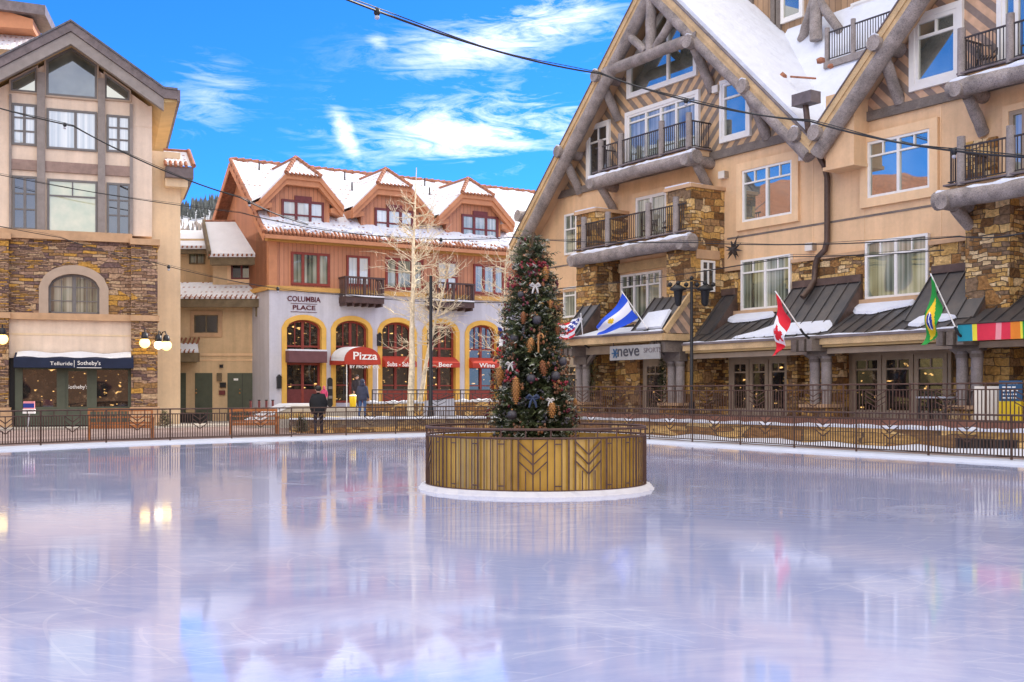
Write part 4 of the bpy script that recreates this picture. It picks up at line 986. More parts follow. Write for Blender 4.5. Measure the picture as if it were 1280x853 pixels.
# ------------------------------------------------------------------ porch roofs of standing seam metal
EY, EZ = -2.25, 3.55
def metal_band(x0, x1, name='porch_roof'):
    b = MB().mat('metal_roof'); b.prism_x([(EY, EZ), (EY, EZ-.06), (.05, 4.62), (.05, 4.78)], x0, x1)
    n = int((x1-x0)/.48)
    for i in range(n+1): x = x0+(x1-x0)*i/n; b.bar((x, EY, EZ+.02), (x, .02, 4.80), .03, .05)
    o = b.build(name, lodge)
    f = MB().mat('fascia_tan'); f.box(x0, x1, EY-.08, EY+.04, EZ-.24, EZ-.01); f.mat('fascia_dark').box(x0, x1, EY-.14, EY-.04, EZ-.03, EZ+.05); f.build('fascia', o)
    s = MB().mat('soffit_yellow'); s.box(x0, x1, EY+.06, -.05, EZ-.32, EZ-.1); s.build('soffit', o); return o
pb = metal_band(-31.9, -8)
def wing(x0, x1, zt=5.55, yb=-.09, yf=-1.55):
    zf = 3.55+(yf-EY)*.547+.02
    b = MB().mat('metal_roof'); b.prism_x([(yf, zf), (yb, zf), (yb, zt)], x0, x1); n = max(1, int((x1-x0)/.5))
    for i in range(n+1): x = x0+.02+(x1-x0-.04)*i/n; b.bar((x, yf, zf+.02), (x, yb-.02, zt+.02), .03, .05)
    o = b.build('roof_wing', lodge)
    f = MB().mat('metal_flash'); f.box(x0, x1, yb-.1, yb+.03, zt-.03, zt+.22).prism_x([(yf+.1, zf-.02), (yb, zf-.02), (yb, zt-.02)], x0-.012, x0-.001).prism_x([(yf+.1, zf-.02), (yb, zf-.02), (yb, zt-.02)], x1+.001, x1+.012); f.build('flashing', o)
wx = lambda px: RF.hit(px, 370, .1)[0]
wing(wx(882), wx(921)); wing(wx(992), wx(1078)); wing(wx(1166), wx(1254))
# ragged patches of snow on the band
def roof_patch(pts, name='snow_patch', parent=None, th=.1):
    """pts: outline in pixels on the band (slope plane of the porch roof)"""
    b = MB().mat('snow_shade'); out = []
    for (px, py) in pts:
        # intersect with the sloped plane by stepping
        best = None
        for k in range(0, 231):
            off = 2.3-k*.01; x, z = RF.hit(px, py, off); zz = 3.57+(2.25-off)*.547
            if best is None or abs(z-zz) < best[0]: best = (abs(z-zz), x, -off, zz)
        out.append(best[1:])
    n = len(out); lo = [(x, y, z+.005) for x, y, z in out]; cxm = sum(p[0] for p in out)/n; cym = sum(p[1] for p in out)/n
    hi = [(cxm+(x-cxm)*.93, cym+(y-cym)*.9, z+th) for x, y, z in out]
    i0 = 0; b.idx(lo+hi, [tuple(range(n, 2*n))]+[(i, (i+1) % n, n+(i+1) % n, n+i) for i in range(n)]); return b.build(name, parent or lodge)
def ccw(p): 
    a = sum(p[i][0]*p[(i+1) % len(p)][1]-p[(i+1) % len(p)][0]*p[i][1] for i in range(len(p))); return p if a < 0 else p[::-1]
roof_patch(ccw([(907, 401), (920, 396), (968, 391), (970, 396), (940, 402), (915, 404)]), parent=pb)
roof_patch(ccw([(914, 424), (940, 418), (962, 411), (980, 403), (1000, 404), (1020, 401), (1040, 400), (1042, 406), (1034, 414), (1015, 417), (985, 419), (960, 421)]), parent=pb)
roof_patch(ccw([(1064, 386), (1085, 381), (1120, 379), (1146, 377), (1140, 382), (1110, 388), (1090, 393), (1068, 393)]), parent=pb)
roof_patch(ccw([(1134, 408), (1148, 400), (1156, 398), (1185, 396), (1196, 398), (1180, 402), (1160, 404), (1150, 409)]), parent=pb)
b = MB().mat('snow_shade'); b.tube([(-31.9+i*.39, EY-.03, EZ+.055) for i in range(61)], [random.choice((.015, .03, .045, .06)) for i in range(61)], 6)
b.build('eave_snow', pb)

# the shop porch that stands out on the left
NX0, NX1, NY, NZ = -38.95, -32.2, -3.05, 4.02
b = MB().mat('metal_roof'); b.prism_x([(NY, NZ), (NY, NZ-.05), (-.6, 4.5), (-.6, 4.62)], NX0, NX1)
for i in range(14): x = NX0+(NX1-NX0)*i/13; b.bar((x, NY, NZ+.02), (x, -.6, 4.64), .03, .05)
np_ = b.build('porch_roof', lodge)
f = MB().mat('fascia_tan'); f.box(NX0-.06, NX1+.06, NY-.1, NY+.05, NZ-.3, NZ-.02); f.mat('fascia_dark').box(NX0-.08, NX1+.08, NY-.16, NY-.06, NZ-.04, NZ+.04); f.mat('soffit_yellow').box(NX0, NX1, NY+.06, -.6, NZ-.3, NZ-.2); f.build('fascia', np_)
for (xa, xb) in ((NX0, -37.75), (-34.2, NX1)):
    b = MB().mat('metal_roof'); b.prism_x([(NY+.03, NZ+.03), (-1.72, NZ+.03), (-1.72, 5.5)], xa, xb); n = max(2, int((xb-xa)/.42))
    for i in range(n+1): x = xa+.02+(xb-xa-.04)*i/n; b.bar((x, NY+.03, NZ+.06), (x, -1.74, 5.53), .03, .05)
    w_ = b.build('roof_wing', lodge)
    f = MB().mat('metal_flash'); f.prism_x([(NY+.1, NZ+.02), (-1.74, NZ+.02), (-1.74, 5.47)], xa-.012, xa-.001); f.prism_x([(NY+.1, NZ+.02), (-1.74, NZ+.02), (-1.74, 5.47)], xb+.001, xb+.02) if xa < -36 else None; f.build('flashing', w_)
    s = MB().mat('snow_shade'); xs, xe = (xa+.1, xb-.25) if xa < -36 else (xa+.35, xb-.15)
    s.hexa([(xs, NY+.08, NZ+.16), (xe, NY+.08, NZ+.16), (xe-.1, NY+.66, NZ+.86), (xs+.1, NY+.62, NZ+.8)], [(xs+.03, NY+.05, NZ+.24), (xe-.03, NY+.05, NZ+.24), (xe-.14, NY+.6, NZ+.92), (xs+.14, NY+.56, NZ+.86)]); s.build('snow_patch', w_)
b = MB().mat('stripes_small'); b.prism_x([(NY+.12, NZ-.02), (-1.73, NZ-.02), (-1.73, 5.4)], NX1+.02, NX1+.06); g_ = b.build('side_gable', lodge)
b = MB().mat('fascia_tan'); b.bar((NX1+.1, NY+.02, NZ+.02), (NX1+.1, -1.73, 5.5), .1, .22); b.box(NX1+.02, NX1+.14, NY, -1.7, NZ-.3, NZ-.05); b.build('side_trim', g_)
s = MB().mat('snow_shade')
for i in range(18):
    x0 = NX0+(NX1-NX0)*i/18; s.tube([(x0, NY-.04, NZ+.06), (x0+(NX1-NX0)/18+.02, NY-.04, NZ+.06)], [random.uniform(.03, .07)]*2, 6)
s.hexa([(NX0+1.3, NY+.1, NZ+.06), (NX1-2, NY+.1, NZ+.06), (NX1-2.1, -1.9, NZ+.33), (NX0+1.5, -1.9, NZ+.33)], [(NX0+1.35, NY+.12, NZ+.12), (NX1-2.05, NY+.12, NZ+.12), (NX1-2.2, -1.95, NZ+.4), (NX0+1.55, -1.95, NZ+.4)]); s.build('eave_snow', np_)

# timber posts with pedestals, beams, brackets
def post_pair(x, y, zt, along=True, name='porch_post', brace=-1):
    b = MB()
    for dx in (-.24, .24):
        log(b, (x+dx, y, 1.35), (x+dx, y, 2.95), .17, 12, 'log_pale'); b.mat('timber').tube([(x+dx, y, 2.75), (x+dx, y, 2.86)], .195, 12)
    o = b.build(name, lodge)
    MB().mat('stone_gold').box(x-.55, x+.55, y-.35, y+.4, .87, 1.24).mat('cap_stone').box(x-.62, x+.62, y-.42, y+.46, 1.24, 1.35).build('pedestal', o)
    t = MB().mat('timber'); t.box(x-.44, x+.44, y-.2, y+.2, 2.95, zt); t.build('post_head', o)
    m = MB().mat('timber')
    m.box(x-.5, x+.5, y-.85, -.05, zt-.02, zt+.02)
    for dx in (-.34, 0, .34): m.box(x+dx-.11, x+dx+.11, y-.95, y+.3, zt-.42, zt-.03)
    for dx in (-.24, .24):
        m.bar((x+dx+brace*.05, y-.05, 2.9), (x+dx+brace*.9, y-.1, zt-.1), .16, .16)
    m.build('bracket', o)
    return o
post_pair(RF.hit(845, 480, 2.0)[0], -2.0, 3.7)
post_pair(RF.hit(1026, 480, 1.75)[0], -1.75, 3.52)
post_pair(RF.hit(1212, 480, 1.75)[0], -1.75, 3.52)
post_pair(RF.hit(729, 480, 2.0)[0], -2.0, 3.7, brace=1)
b = MB().mat('door_tan'); b.box(-38.9, -32.3, -2.2, -1.95, 3.35, 3.68).box(-31.9, -8, -1.95, -1.7, 3.02, 3.2); b.build('porch_beam', lodge)

# ground storey doors and shop windows
def shopfront(x0, x1, y, z0, z1, cols, gm, tr=.78):
    b = MB().mat('door_tan'); fw = .16
    b.box(x0-.12, x1+.12, y-.03, .1, z1, z1+.3); b.box(x0-.12, x0, y-.03, .1, z0, z1).box(x1, x1+.12, y-.03, .1, z0, z1)
    o = b.build('shopfront', lodge); w = (x1-x0)/cols
    for i in range(cols):
        a, c = x0+w*i+.02, x0+w*(i+1)-.02; d = MB().mat('door_tan'); p = y-.05
        d.box(a, a+fw, p, .05, z0, z1).box(c-fw, c, p, .05, z0, z1).box(a+fw, c-fw, p, .05, z1-fw, z1).box(a+fw, c-fw, p, .05, z0, z0+.28); zt = z0+(z1-z0)*tr
        d.box(a+fw, c-fw, p+.01, .05, zt-.03, zt+.03).box((a+c)/2-.025, (a+c)/2+.025, p+.015, .05, zt, z1-fw)
        d.mat(gm).box(a+fw*.6, c-fw*.6, y+.0, y+.06, z0+.2, z1-fw*.6); d.build('glazed_door', o)
shopfront(RF.hit(913, 480, .2)[0], RF.hit(985, 480, .2)[0], -.14, .87, 2.98, 3, 'glass_shop')
shopfront(RF.hit(1064, 480, .2)[0], RF.hit(1184, 480, .2)[0], -.14, .87, 2.98, 3, 'glass_shop_warm')
shopfront(RF.hit(1244, 480, .2)[0], RF.hit(1330, 480, .2)[0], -.14, .87, 2.98, 2, 'glass_shop_warm')
shopfront(RF.hit(806, 480, .9)[0], RF.hit(834, 480, .9)[0], -.9, .87, 2.98, 1, 'glass_shop')
shopfront(RF.hit(700, 480, .2)[0], RF.hit(722, 480, .2)[0], -.14, .87, 3.1, 1, 'glass_shop_warm')
b = MB().mat('stone_porch_lit'); b.box(-37.9, -33.6, -.75, .1, .5, 3.9); x0 = RF.hit(784, 480, 1)[0]; x1 = RF.hit(802, 480, 1)[0]; b.mat('stone_gold').box(x0, x1, -1.1, -.7, .6, 3.9); b.build('stone_base', lodge)
for px0, px1 in ((987, 1000), (1040, 1058), (1228, 1243), (870, 884)):
    x0 = RF.hit(px0, 480, .3)[0]; x1 = RF.hit(px1, 480, .3)[0]; MB().mat('stone_gold').box(x0, x1, -.45, .1, .6, 3.5).build('stone_pier', lodge)
# green garlands round two porch posts
def garland(label, x, y, z0, z1):
    rnd = random.Random(int(x*10)); b = MB(); n = 900
    for i in range(n):
        b.mat(rnd.choice(('needle_a', 'needle_b'))); a = rnd.uniform(0, 6.28); z = rnd.uniform(z0, z1); r = rnd.uniform(.1, .26)
        p = Vector((math.cos(a)*r, math.sin(a)*r, z)); d = Vector((math.cos(a), math.sin(a), rnd.uniform(-.8, .8))).normalized()*.14; s = Vector((-math.sin(a), math.cos(a), rnd.uniform(-.5, .5)))*.022
        b.face([p-s, p+s, p+d])
    o = b.build('garland', None, RF.w(x, y, 0)); tag(o, label, 'garland', 'garlands on the porch')
garland('green garland hanging beside the left porch post under the shop sign', RF.hit(741, 470, 1.8)[0], -1.8, 1.6, 3.6)
garland('green garland hanging beside the right porch post under the shop sign', RF.hit(832, 470, 1.5)[0], -1.5, 1.5, 3.3)
# hanging shop sign
x0, z1 = RF.hit(763, 433.5, 3.08); x1, _ = RF.hit(825, 430, 3.08); z0 = z1-.56
sg = thing('shop_sign', 'pale hanging shop sign lettered neve sports under the metal porch', 'sign', RF.w((x0+x1)/2, -3.08, (z0+z1)/2), TR)
w2, h2 = (x1-x0)/2, (z1-z0)/2
MB().mat('sign_pale').box(-w2, w2, -.03, .03, -h2, h2).build('board', sg)
text_mesh('neve', .64, 'lettering', 'letter_dark', sg, (-.35, -.031, .06), (1, 0, 0), bold=.006, sx=1.15); text_mesh('SPORTS', .26, 'lettering', 'fascia_dark', sg, (1.1, -.031, .05), (1, 0, 0), sx=1.15)
b = MB().mat('sign_blue')
for i in range(6): a = i*math.pi/3; b.bar((-w2+.35, -.036, 0), (-w2+.35+.2*math.cos(a), -.036, .2*math.sin(a)), .05)
b.build('snowflake', sg)
MB().mat('iron').bar((-w2+.2, 0, h2), (-w2+.2, 0, h2+.35), .03).bar((w2-.2, 0, h2), (w2-.2, 0, h2+.35), .03).build('hanger', sg)

b = MB().mat('snow_shade'); n = 40; r_ = random.Random(4)
up_ = [(-37.4+(42.4)*i/n, -3.66-.0) for i in range(n+1)]
vs = []; fs = []
for i, (x, y) in enumerate(up_):
    wv = RF.w(x, y-.9-r_.uniform(-.25, .35), .09); vs.append(tuple(wv)); wv = RF.w(x, y, .13+r_.uniform(0, .14)); vs.append(tuple(wv))
for i in range(n): fs.append((2*i, 2*i+2, 2*i+3, 2*i+1))
b.idx(vs, fs, True); o = b.build('snow_drift'); o['kind'] = 'stuff'
# ================================================================== MIDDLE: restaurant house with arched shopfronts
place = thing('arcade_house', 'white arcaded house with orange timber storey, three dormers and snowy tile roof', 'building', (*CF.o, 0), CF.th)
CX1 = CF.hit(700, 300)[0]; ZG = .95
zb_ = CF.hit(340, 359)[1]; ze = CF.hit(340, 292)[1]-.1
ARC = []
for (xa, xb, top) in ((358, 401.7, 400), (419.3, 459.7, 401), (477.3, 515.3, 403), (533, 569, 404.5), (586, 620, 406.5)):
    x0, zt = CF.hit((xa), top); x1, _ = CF.hit(xb, top); zt = CF.hit((xa+xb)/2, top)[1]; ARC.append((x0, x1, ZG+.25, zt-.46, .46))
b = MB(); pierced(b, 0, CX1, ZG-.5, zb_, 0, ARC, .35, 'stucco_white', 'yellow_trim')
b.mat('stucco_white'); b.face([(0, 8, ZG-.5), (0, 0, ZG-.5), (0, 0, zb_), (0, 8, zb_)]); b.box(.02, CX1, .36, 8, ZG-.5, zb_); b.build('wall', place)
b = MB().mat('orange_boards'); b.box(.08, CX1, .06, 8, zb_, ze+.4); b.build('timber_storey', place)
b = MB().mat('ochre_trim'); b.box(-.1, CX1, -.14, .3, zb_-.16, zb_+.08); b.box(-.14, .0, -.1, 8, zb_-.16, zb_+.08); b.box(-.2, CX1, -.35, .1, ze-.32, ze+.02); b.build('cornice', place)
b = MB().mat('orange_trim'); b.box(-.04, .42, -.06, .3, zb_+.08, ze-.32); b.build('corner_board', place)
for i, (x0, x1, zb, zs, rise) in enumerate(ARC):
    w = MB(); arch_ring(w, x0, x1, zb-.25, zs, rise, .27, -.07, .02, 'yellow_trim'); o = w.build('arch_surround', place)
    # joinery set back in the opening
    fm = 'red_wood'; y = .22; zt = zs+rise; zm = zb+(zt-zb)*.55
    f = MB().mat(fm); ap = arch_pts(x0, x1, zs, rise); ai = arch_pts(x0+.12, x1-.12, zs, rise-.12)
    for k in range(len(ap)-1): f.prism([ai[k], ai[k+1], ap[k+1], ap[k]], y, y+.1)
    f.box(x0, x0+.12, y, y+.1, zb, zs).box(x1-.12, x1, y, y+.1, zb, zs); xm = (x0+x1)/2
    f.box(xm-.07, xm+.07, y-.012, y+.1, zb, zt-.1); f.box(x0+.12, x1-.12, y-.006, y+.1, zm-.42, zm+.1)
    zq = zm+(zs-zm)*.38; f.box(x0+.12, x1-.12, y+.012, y+.1, zq-.05, zq+.05)
    for c in (.28, .72): xc = x0+(x1-x0)*c; f.box(xc-.025, xc+.025, y+.02, y+.1, zq, zs+rise*.6)
    f.mat('maroon_wood' if i == 0 else fm).box(x0+.12, x1-.12, y+.004, y+.1, zb, zb+(.75 if i != 1 else .12)); f.box(x0+.12, x1-.12, y+.018, y+.1, zb+.95, zb+1.02)
    f.build('window', o)
    p = MB().mat('glass_shop'); p.prism([(x0, zb)]+[(x1, zb)]+list(reversed(arch_pts(x0, x1, zs, rise))), .3, .34); p.build('pane', o)
# canopies over the five openings
def valance(i, m, text=None, dep=.55, zt=None, h=.62):
    x0, x1, zb, zs, rise = ARC[i]; zm = zb+(zs+rise-zb)*.55 if zt is None else zt
    b = MB().mat(m); b.prism_x([(.12, zm+.12), (-dep, zm-.22), (-dep, zm-.22-h*.45), (.12, zm-.22-h*.45)], x0-.02, x1+.02); o = b.build('awning', place)
    if text: text_mesh(text, .36, 'lettering', 'letter_white', o, ((x0+x1)/2, -dep-.004, zm-.22-h*.22), (1, 0, 0), bold=.004, sx=1.3 if len(text) < 6 else .95)
    return o
valance(2, 'awning_red', 'Subs - Salads'); valance(3, 'awning_red', 'Beer'); valance(4, 'awning_red', 'Wine')
x0, z1 = CF.hit(361, 438.5, .6); x1, _ = CF.hit(409, 440, .6); z0 = z1-.62
b = MB().mat('awning_maroon'); b.box(x0, x1, -.6, .2, z0, z1); o = b.build('awning', place); MB().mat('snow').box(x0, x1, -.6, .0, z1+.002, z1+.09).build('snow_cap', o)
# barrel canopy over the entrance
x0, zlo = CF.hit(431, 453.5, 2.2); x1, _ = CF.hit(476, 455, 2.2); xm = (x0+x1)/2; hw = (x1-x0)/2; hh = .78
b = MB().mat('awning_red'); ap = [(xm+hw*math.cos(math.pi*i/16), zlo+.08+hh*math.sin(math.pi*i/16)**.85) for i in range(17)]
b.prism([(x0, zlo-.08), (x1, zlo-.08)]+ap, -2.2, .2); o = b.build('entrance_canopy', place)
s = MB().mat('snow'); 
for k in range(7, 16): s.face([(ap[k][0], -2.1, ap[k][1]+.01), (ap[k+1][0], -2.1, ap[k+1][1]+.01), (ap[k+1][0], -.2, ap[k+1][1]+.08), (ap[k][0], -.2, ap[k][1]+.08)][::-1])
s.build('snow_cap', o)
text_mesh('Pizza', .58, 'lettering', 'letter_white', o, (xm+.12, -2.205, zlo+.36), (1, 0, 0), bold=.008, sx=1.25)
text_mesh('BY FRONT CO.', .23, 'lettering', 'letter_white', o, (xm+.12, -2.205, zlo-.22), (1, 0, 0), bold=.0, sx=1.15)
for x in (x0+.15, x1-.15): MB().mat('white_cloth').tube([(x, -2.1, ZG-.3), (x, -2.1, zlo)], .03, 8).build('canopy_pole', o)
# name on the wall
xc, zc = CF.hit(380, 374.5, .02)
text_mesh('COLUMBIA', .40, 'lettering', 'letter_red', place, (xc, -.02, zc), (1, 0, 0), bold=.006, sx=.95)
text_mesh('PLACE', .34, 'lettering', 'letter_red', place, (xc, -.02, zc-.46), (1, 0, 0), bold=.006, sx=1.35)
b = MB().mat('letter_red'); b.box(xc-.75, xc+.75, -.03, 0, zc-.25, zc-.225).box(xc-.75, xc+.75, -.03, 0, zc-.70, zc-.675); b.build('sign_rule', place)
for (px, py) in ((474, 426), (341, 479)):
    x, z = CF.hit(px, py, .1) if px > 350 else (.5, CF.hit(px, py, .1)[1]); b = MB().mat('iron_black'); b.box(x-.1, x+.1, -.22, .0, z-.3, z+.3).prism([(x-.14, z+.3), (x+.14, z+.3), (x, z+.46)], -.24, 0); b.build('wall_lamp', place)
# upper windows
def cwin(xl, xr, yt, yb, cols, rows, g, fm='red_wood', fw=.13):
    r = CF.rect(xl, xr, yt, yb, .0); r = (r[0], r[1], max(r[2], zb_+.12), r[3]); return window(place, r, .06, fm, g, cols, rows, fw, .08, None)
cwin(364, 412.3, 314.5, 356, (.3, .7), (), 'glass_curtain'); cwin(433.5, 462.5, 319, 357, (.5,), (), 'glass_blind', fw=.12)
cwin(482, 529, 322, 361, (.3, .7), (), 'glass_curtain'); cwin(546, 572, 326, 362, (.5,), (.45,), 'glass_blind', fw=.12); cwin(592, 630, 330, 367, (.33, .68), (), 'glass_curtain')
# two small dark balconies
def small_balcony(xl, xr, yt, yb):
    x0, zt = CF.hit(xl, yt, .9); x1, _ = CF.hit(xr, yt, .9); zb = CF.hit(xl, yb, .9)[1]
    b = MB().mat('balcony_brown'); b.box(x0, x1, -.9, .1, zb, zb+.34); b.box(x0-.04, x1+.04, -.94, -.82, zt-.1, zt)
    for i in range(6): x = x0+.1+(x1-x0-.2)*i/5; b.box(x-.06, x+.06, -.8, .1, zb-.16, zb)
    for x in (x0+.06, (x0+x1)/2, x1-.06): b.box(x-.06, x+.06, -.92, -.8, zb+.34, zt-.1)
    n = 14
    for i in range(n): x = x0+.12+(x1-x0-.24)*(i+.5)/n; b.box(x-.025, x+.025, -.88, -.84, zb+.34, zt-.1)
    b.box(x0, x0+.06, -.85, .1, zt-.1, zt).box(x1-.06, x1, -.85, .1, zt-.1, zt)
    for k in range(6): y = -.75+.14*k; b.box(x0+.02, x0+.05, y-.02, y+.02, zb+.34, zt-.1).box(x1-.05, x1-.02, y-.02, y+.02, zb+.34, zt-.1)
    o = b.build('balcony', place); MB().mat('snow').box(x0+.02, x1-.02, -.97, -.6, zb+.342, zb+.42).build('snow_cap', o)
small_balcony(431.3, 480.3, 345, 378); small_balcony(540, 593, 352, 383)
# roof: snow over barrel tiles
EYc, EZc = -.85, ze+.02; RYc = 5.2; RZc = 15.1; rs = (RZc-EZc)/(RYc-EYc)
RX0, RX1 = -.55, CX1+3
b = MB().mat('tile_red'); b.prism_x([(EYc, EZc-.1), (RYc, RZc-.1), (RYc+6, EZc), (RYc+6, EZc-.2), (RYc, RZc-.32), (EYc, EZc-.28)], RX0, RX1); roof = b.build('roof', place)
b = MB().mat('snow_roof')
nx, ny = 60, 14
vs = []; fs = []
for j in range(ny+1):
    for i in range(nx+1):
        f = j/ny; x = RX0+.08+(RX1-RX0-.16)*i/nx; y = EYc+.12+(RYc-EYc-.2)*f; z = EZc+(y-EYc)*rs-.06
        z += .14+.05*math.sin(i*2.1+j)+random.uniform(-.025, .025)-(.07 if j == 0 else 0)+(.12 if j == 2 else 0)*random.random()
        vs.append((x, y+(random.uniform(-.1, .14) if j == 0 else 0), z))
for j in range(ny):
    for i in range(nx): a = j*(nx+1)+i; fs.append((a, a+1, a+nx+2, a+nx+1))
b.idx(vs, fs, True)
sb = b; b = MB().mat('tile_red')
n = int((RX1-RX0)/.22)
for i in range(n):
    x = RX0+.11+.22*i; b.tube([(x, EYc-.06, EZc-.02), (x, EYc+.4, EZc+.4*rs-.02)], .085, 8)
for i in range(int((RX1-RX0)/.42)): x = RX0+.42*i; b.tube([(x, RYc, RZc+.02), (x+.4, RYc, RZc+.06)], [.13, .16], 8)
for k in range(12):
    y = EYc+(RYc-EYc)*k/12; y2 = EYc+(RYc-EYc)*(k+1)/12; b.tube([(RX0, y, EZc+(y-EYc)*rs), (RX0, y2, EZc+(y2-EYc)*rs+.04)], [.14, .11], 8)
b.build('roof_tiles', roof)
for i in range(150):   # lumps of snow along the eave
    x = RX0+.2+(RX1-RX0-.4)*random.random(); y = EYc+random.uniform(.02, .9); ico(sb, (x, y, EZc+(y-EYc)*rs+.05), random.uniform(.08, .2), 1, (1.4, 1, .7), .15)
sb.build('roof_snow', roof)
b = MB().mat('orange_trim'); b.prism_x([(EYc-.02, EZc-.3), (EYc+.1, EZc-.3), (EYc+.1, EZc-.1), (EYc-.02, EZc-.1)], RX0, RX1)
for k in (0, 1): b.bar((RX0-.03, EYc, EZc-.3), (RX0-.03, RYc, RZc-.3), .06, .36) if k == 0 else b.bar((RX0-.03, RYc, RZc-.3), (RX0-.03, RYc+6, EZc-.3), .06, .36)
b.build('roof_fascia', roof)
b = MB().mat('orange_boards'); b.prism_x([(.06, ze), (RYc, RZc-.5), (RYc+5, ze), (RYc+5, zb_), (.06, zb_)], .08, .3); b.build('gable_end', place)
b = MB().mat('iron')
for (px, py, f) in ((324, 211, .86), (431, 222, .86), (454, 236, .7), (531, 224, .9), (537, 241, .75), (440, 233, .7)):
    y = EYc+(RYc-EYc)*f; x, z = CF.hit(px, py, -y); b.tube([(x, y, EZc+(y-EYc)*rs-.05), (x, y, EZc+(y-EYc)*rs+.55)], .05, 8)
b.build('roof_vent', roof)
# dormers
def dormer(cxp, topy, el, er, ey0, wl, wr, wt, wb, g):
    yf = -.02
    xa, za = CF.hit(el, ey0, -yf); xb, _ = CF.hit(er, ey0, -yf); xc = (xa+xb)/2; hw = (xb-xa)/2+.05
    zt = CF.hit(cxp, topy, -(yf+1.1))[1]; z0 = za; s = (zt-z0)/hw; hs = hw*.42; zs = z0+(hw-hs)*s
    ww = hw*.72; zf = EZc+(yf-EYc)*rs-.2
    d = MB().mat('orange_boards'); d.prism([(xc-ww, zf), (xc+ww, zf), (xc+ww, z0+.35), (xc+ww*.6, zs-.3), (xc-ww*.6, zs-.3), (xc-ww, z0+.35)], yf+.25, yf+5); o = d.build('dormer', place)
    # roof planes
    yb = lambda z: EYc+(z-EZc)/rs
    y0 = yf-.25
    b = MB().mat('snow_roof')
    for sg in (-1, 1):
        q = [(xc+sg*hw, y0, z0), (xc+sg*hs, y0, zs), (xc, y0+1.2, zt), (xc, yb(zt)+.3, zt), (xc+sg*hw, yb(z0)+.5, z0)]
        q2 = [(x, y, z+.1) for x, y, z in q]
        if sg > 0: b.idx(q+q2, [(5, 6, 7, 8, 9), (0, 1, 6, 5), (1, 2, 7, 6)])
        else: b.idx(q+q2, [(9, 8, 7, 6, 5), (5, 6, 1, 0), (6, 7, 2, 1)])
    b.build('dormer_snow', o)
    b = MB().mat('snow_tiles'); hp = [(xc-hs, y0-.12, zs+.02), (xc+hs, y0-.12, zs+.02), (xc, y0+1.2, zt+.1)]; b.face(hp); b.build('hip', o)
    b = MB().mat('tile_red')
    for i in range(9): x = xc-hs+2*hs*(i+.5)/9; b.tube([(x, y0-.2, zs-.02), (x, y0+.1, zs+.1)], .075, 6)
    for sg in (-1, 1):
        A = Vector((xc+sg*hs, y0-.1, zs+.06)); B_ = Vector((xc, y0+1.2, zt+.14))
        for i in range(7): p, q = A.lerp(B_, i/7), A.lerp(B_, (i+1.15)/7); b.tube([p, q], [.13, .10], 7)
    b.tube([(xc, y0+1.1, zt+.12), (xc, yb(zt)+.2, zt+.12)], .1, 7)
    b.build('ridge_tiles', o)
    f = MB().mat('orange_trim')   # deep shaped fascia in two steps
    for (k, t0, t1, yy) in ((0, .0, .26, y0-.04), (1, .26, .56, y0+.06)):
        O = [(xc-hw, z0-t0*.9), (xc-hs, zs-t0), (xc+hs, zs-t0), (xc+hw, z0-t0*.9)]; I = [(xc-hw+t1*.1, z0-t1*.9-.04), (xc-hs+.06, zs-t1), (xc+hs-.06, zs-t1), (xc+hw-t1*.1, z0-t1*.9-.04)]
        for i in range(3): f.prism([I[i], I[i+1], O[i+1], O[i]], yy, yy+.3)
    f.build('fascia', o)
    m = MB().mat('orange_trim')
    for sg in (-1, 1): m.hexa([(xc+sg*hw, y0+.2, z0-.5), (xc+sg*ww*.98, y0+.2, z0-.35), (xc+sg*ww*.98, y0+.2, z0-.1), (xc+sg*hw, y0+.2, z0-.05)], [(xc+sg*hw, yb(z0)+.3, z0-.5), (xc+sg*ww*.98, yb(z0)+.3, z0-.35), (xc+sg*ww*.98, yb(z0)+.3, z0-.1), (xc+sg*hw, yb(z0)+.3, z0-.05)])
    m.build('soffit', o)
    r = CF.rect(wl, wr, wt, wb, -(yf+.25)); x0, x1, za_, zb2 = r
    w = window(place, (x0, x1, za_, zb2-.12), yf+.25, 'maroon_wood', g, (.34, .67), (.45,), .13, .08); 
    k = MB().mat('maroon_wood'); a, c = x0+(x1-x0)*.34, x0+(x1-x0)*.67; k.box(a-.08, c+.08, yf+.15, yf+.3, zb2-.13, zb2+.12); k.build('window_head', w)
dormer(374, 201, 325, 427, 250, 351.5, 404.5, 246, 283, 'glass_blind'); dormer(487, 215, 440, 539, 261, 468, 516, 257, 293, 'glass_blind'); dormer(591, 227, 547, 640, 271, 576.5, 622, 265, 300, 'glass_curtain')

# ================================================================== the low connecting house
link = thing('connecting_house', 'low tan stucco house with snowy roofs and green doors between two taller buildings', 'building', (*MF.o, 0), 0)
def mrect(xl, xr, yt, yb, off=0): return MF.rect(xl, xr, yt, yb, off)
xL = MF.hit(150, 400)[0]; xR = MF.hit(346, 400)[0]; z1 = MF.hit(250, 378)[1]
b = MB().mat('stucco_tan'); b.box(xL, xR, 0, 4, .1, z1); b.build('wall', link)
b = MB().mat('stucco_trim'); z = MF.hit(250, 445)[1]; b.box(xL, xR, -.05, .1, z, z+.14); z = MF.hit(250, 450)[1]; b.box(xL, xR, -.03, .1, z-.06, z+.02); b.build('string_course', link)
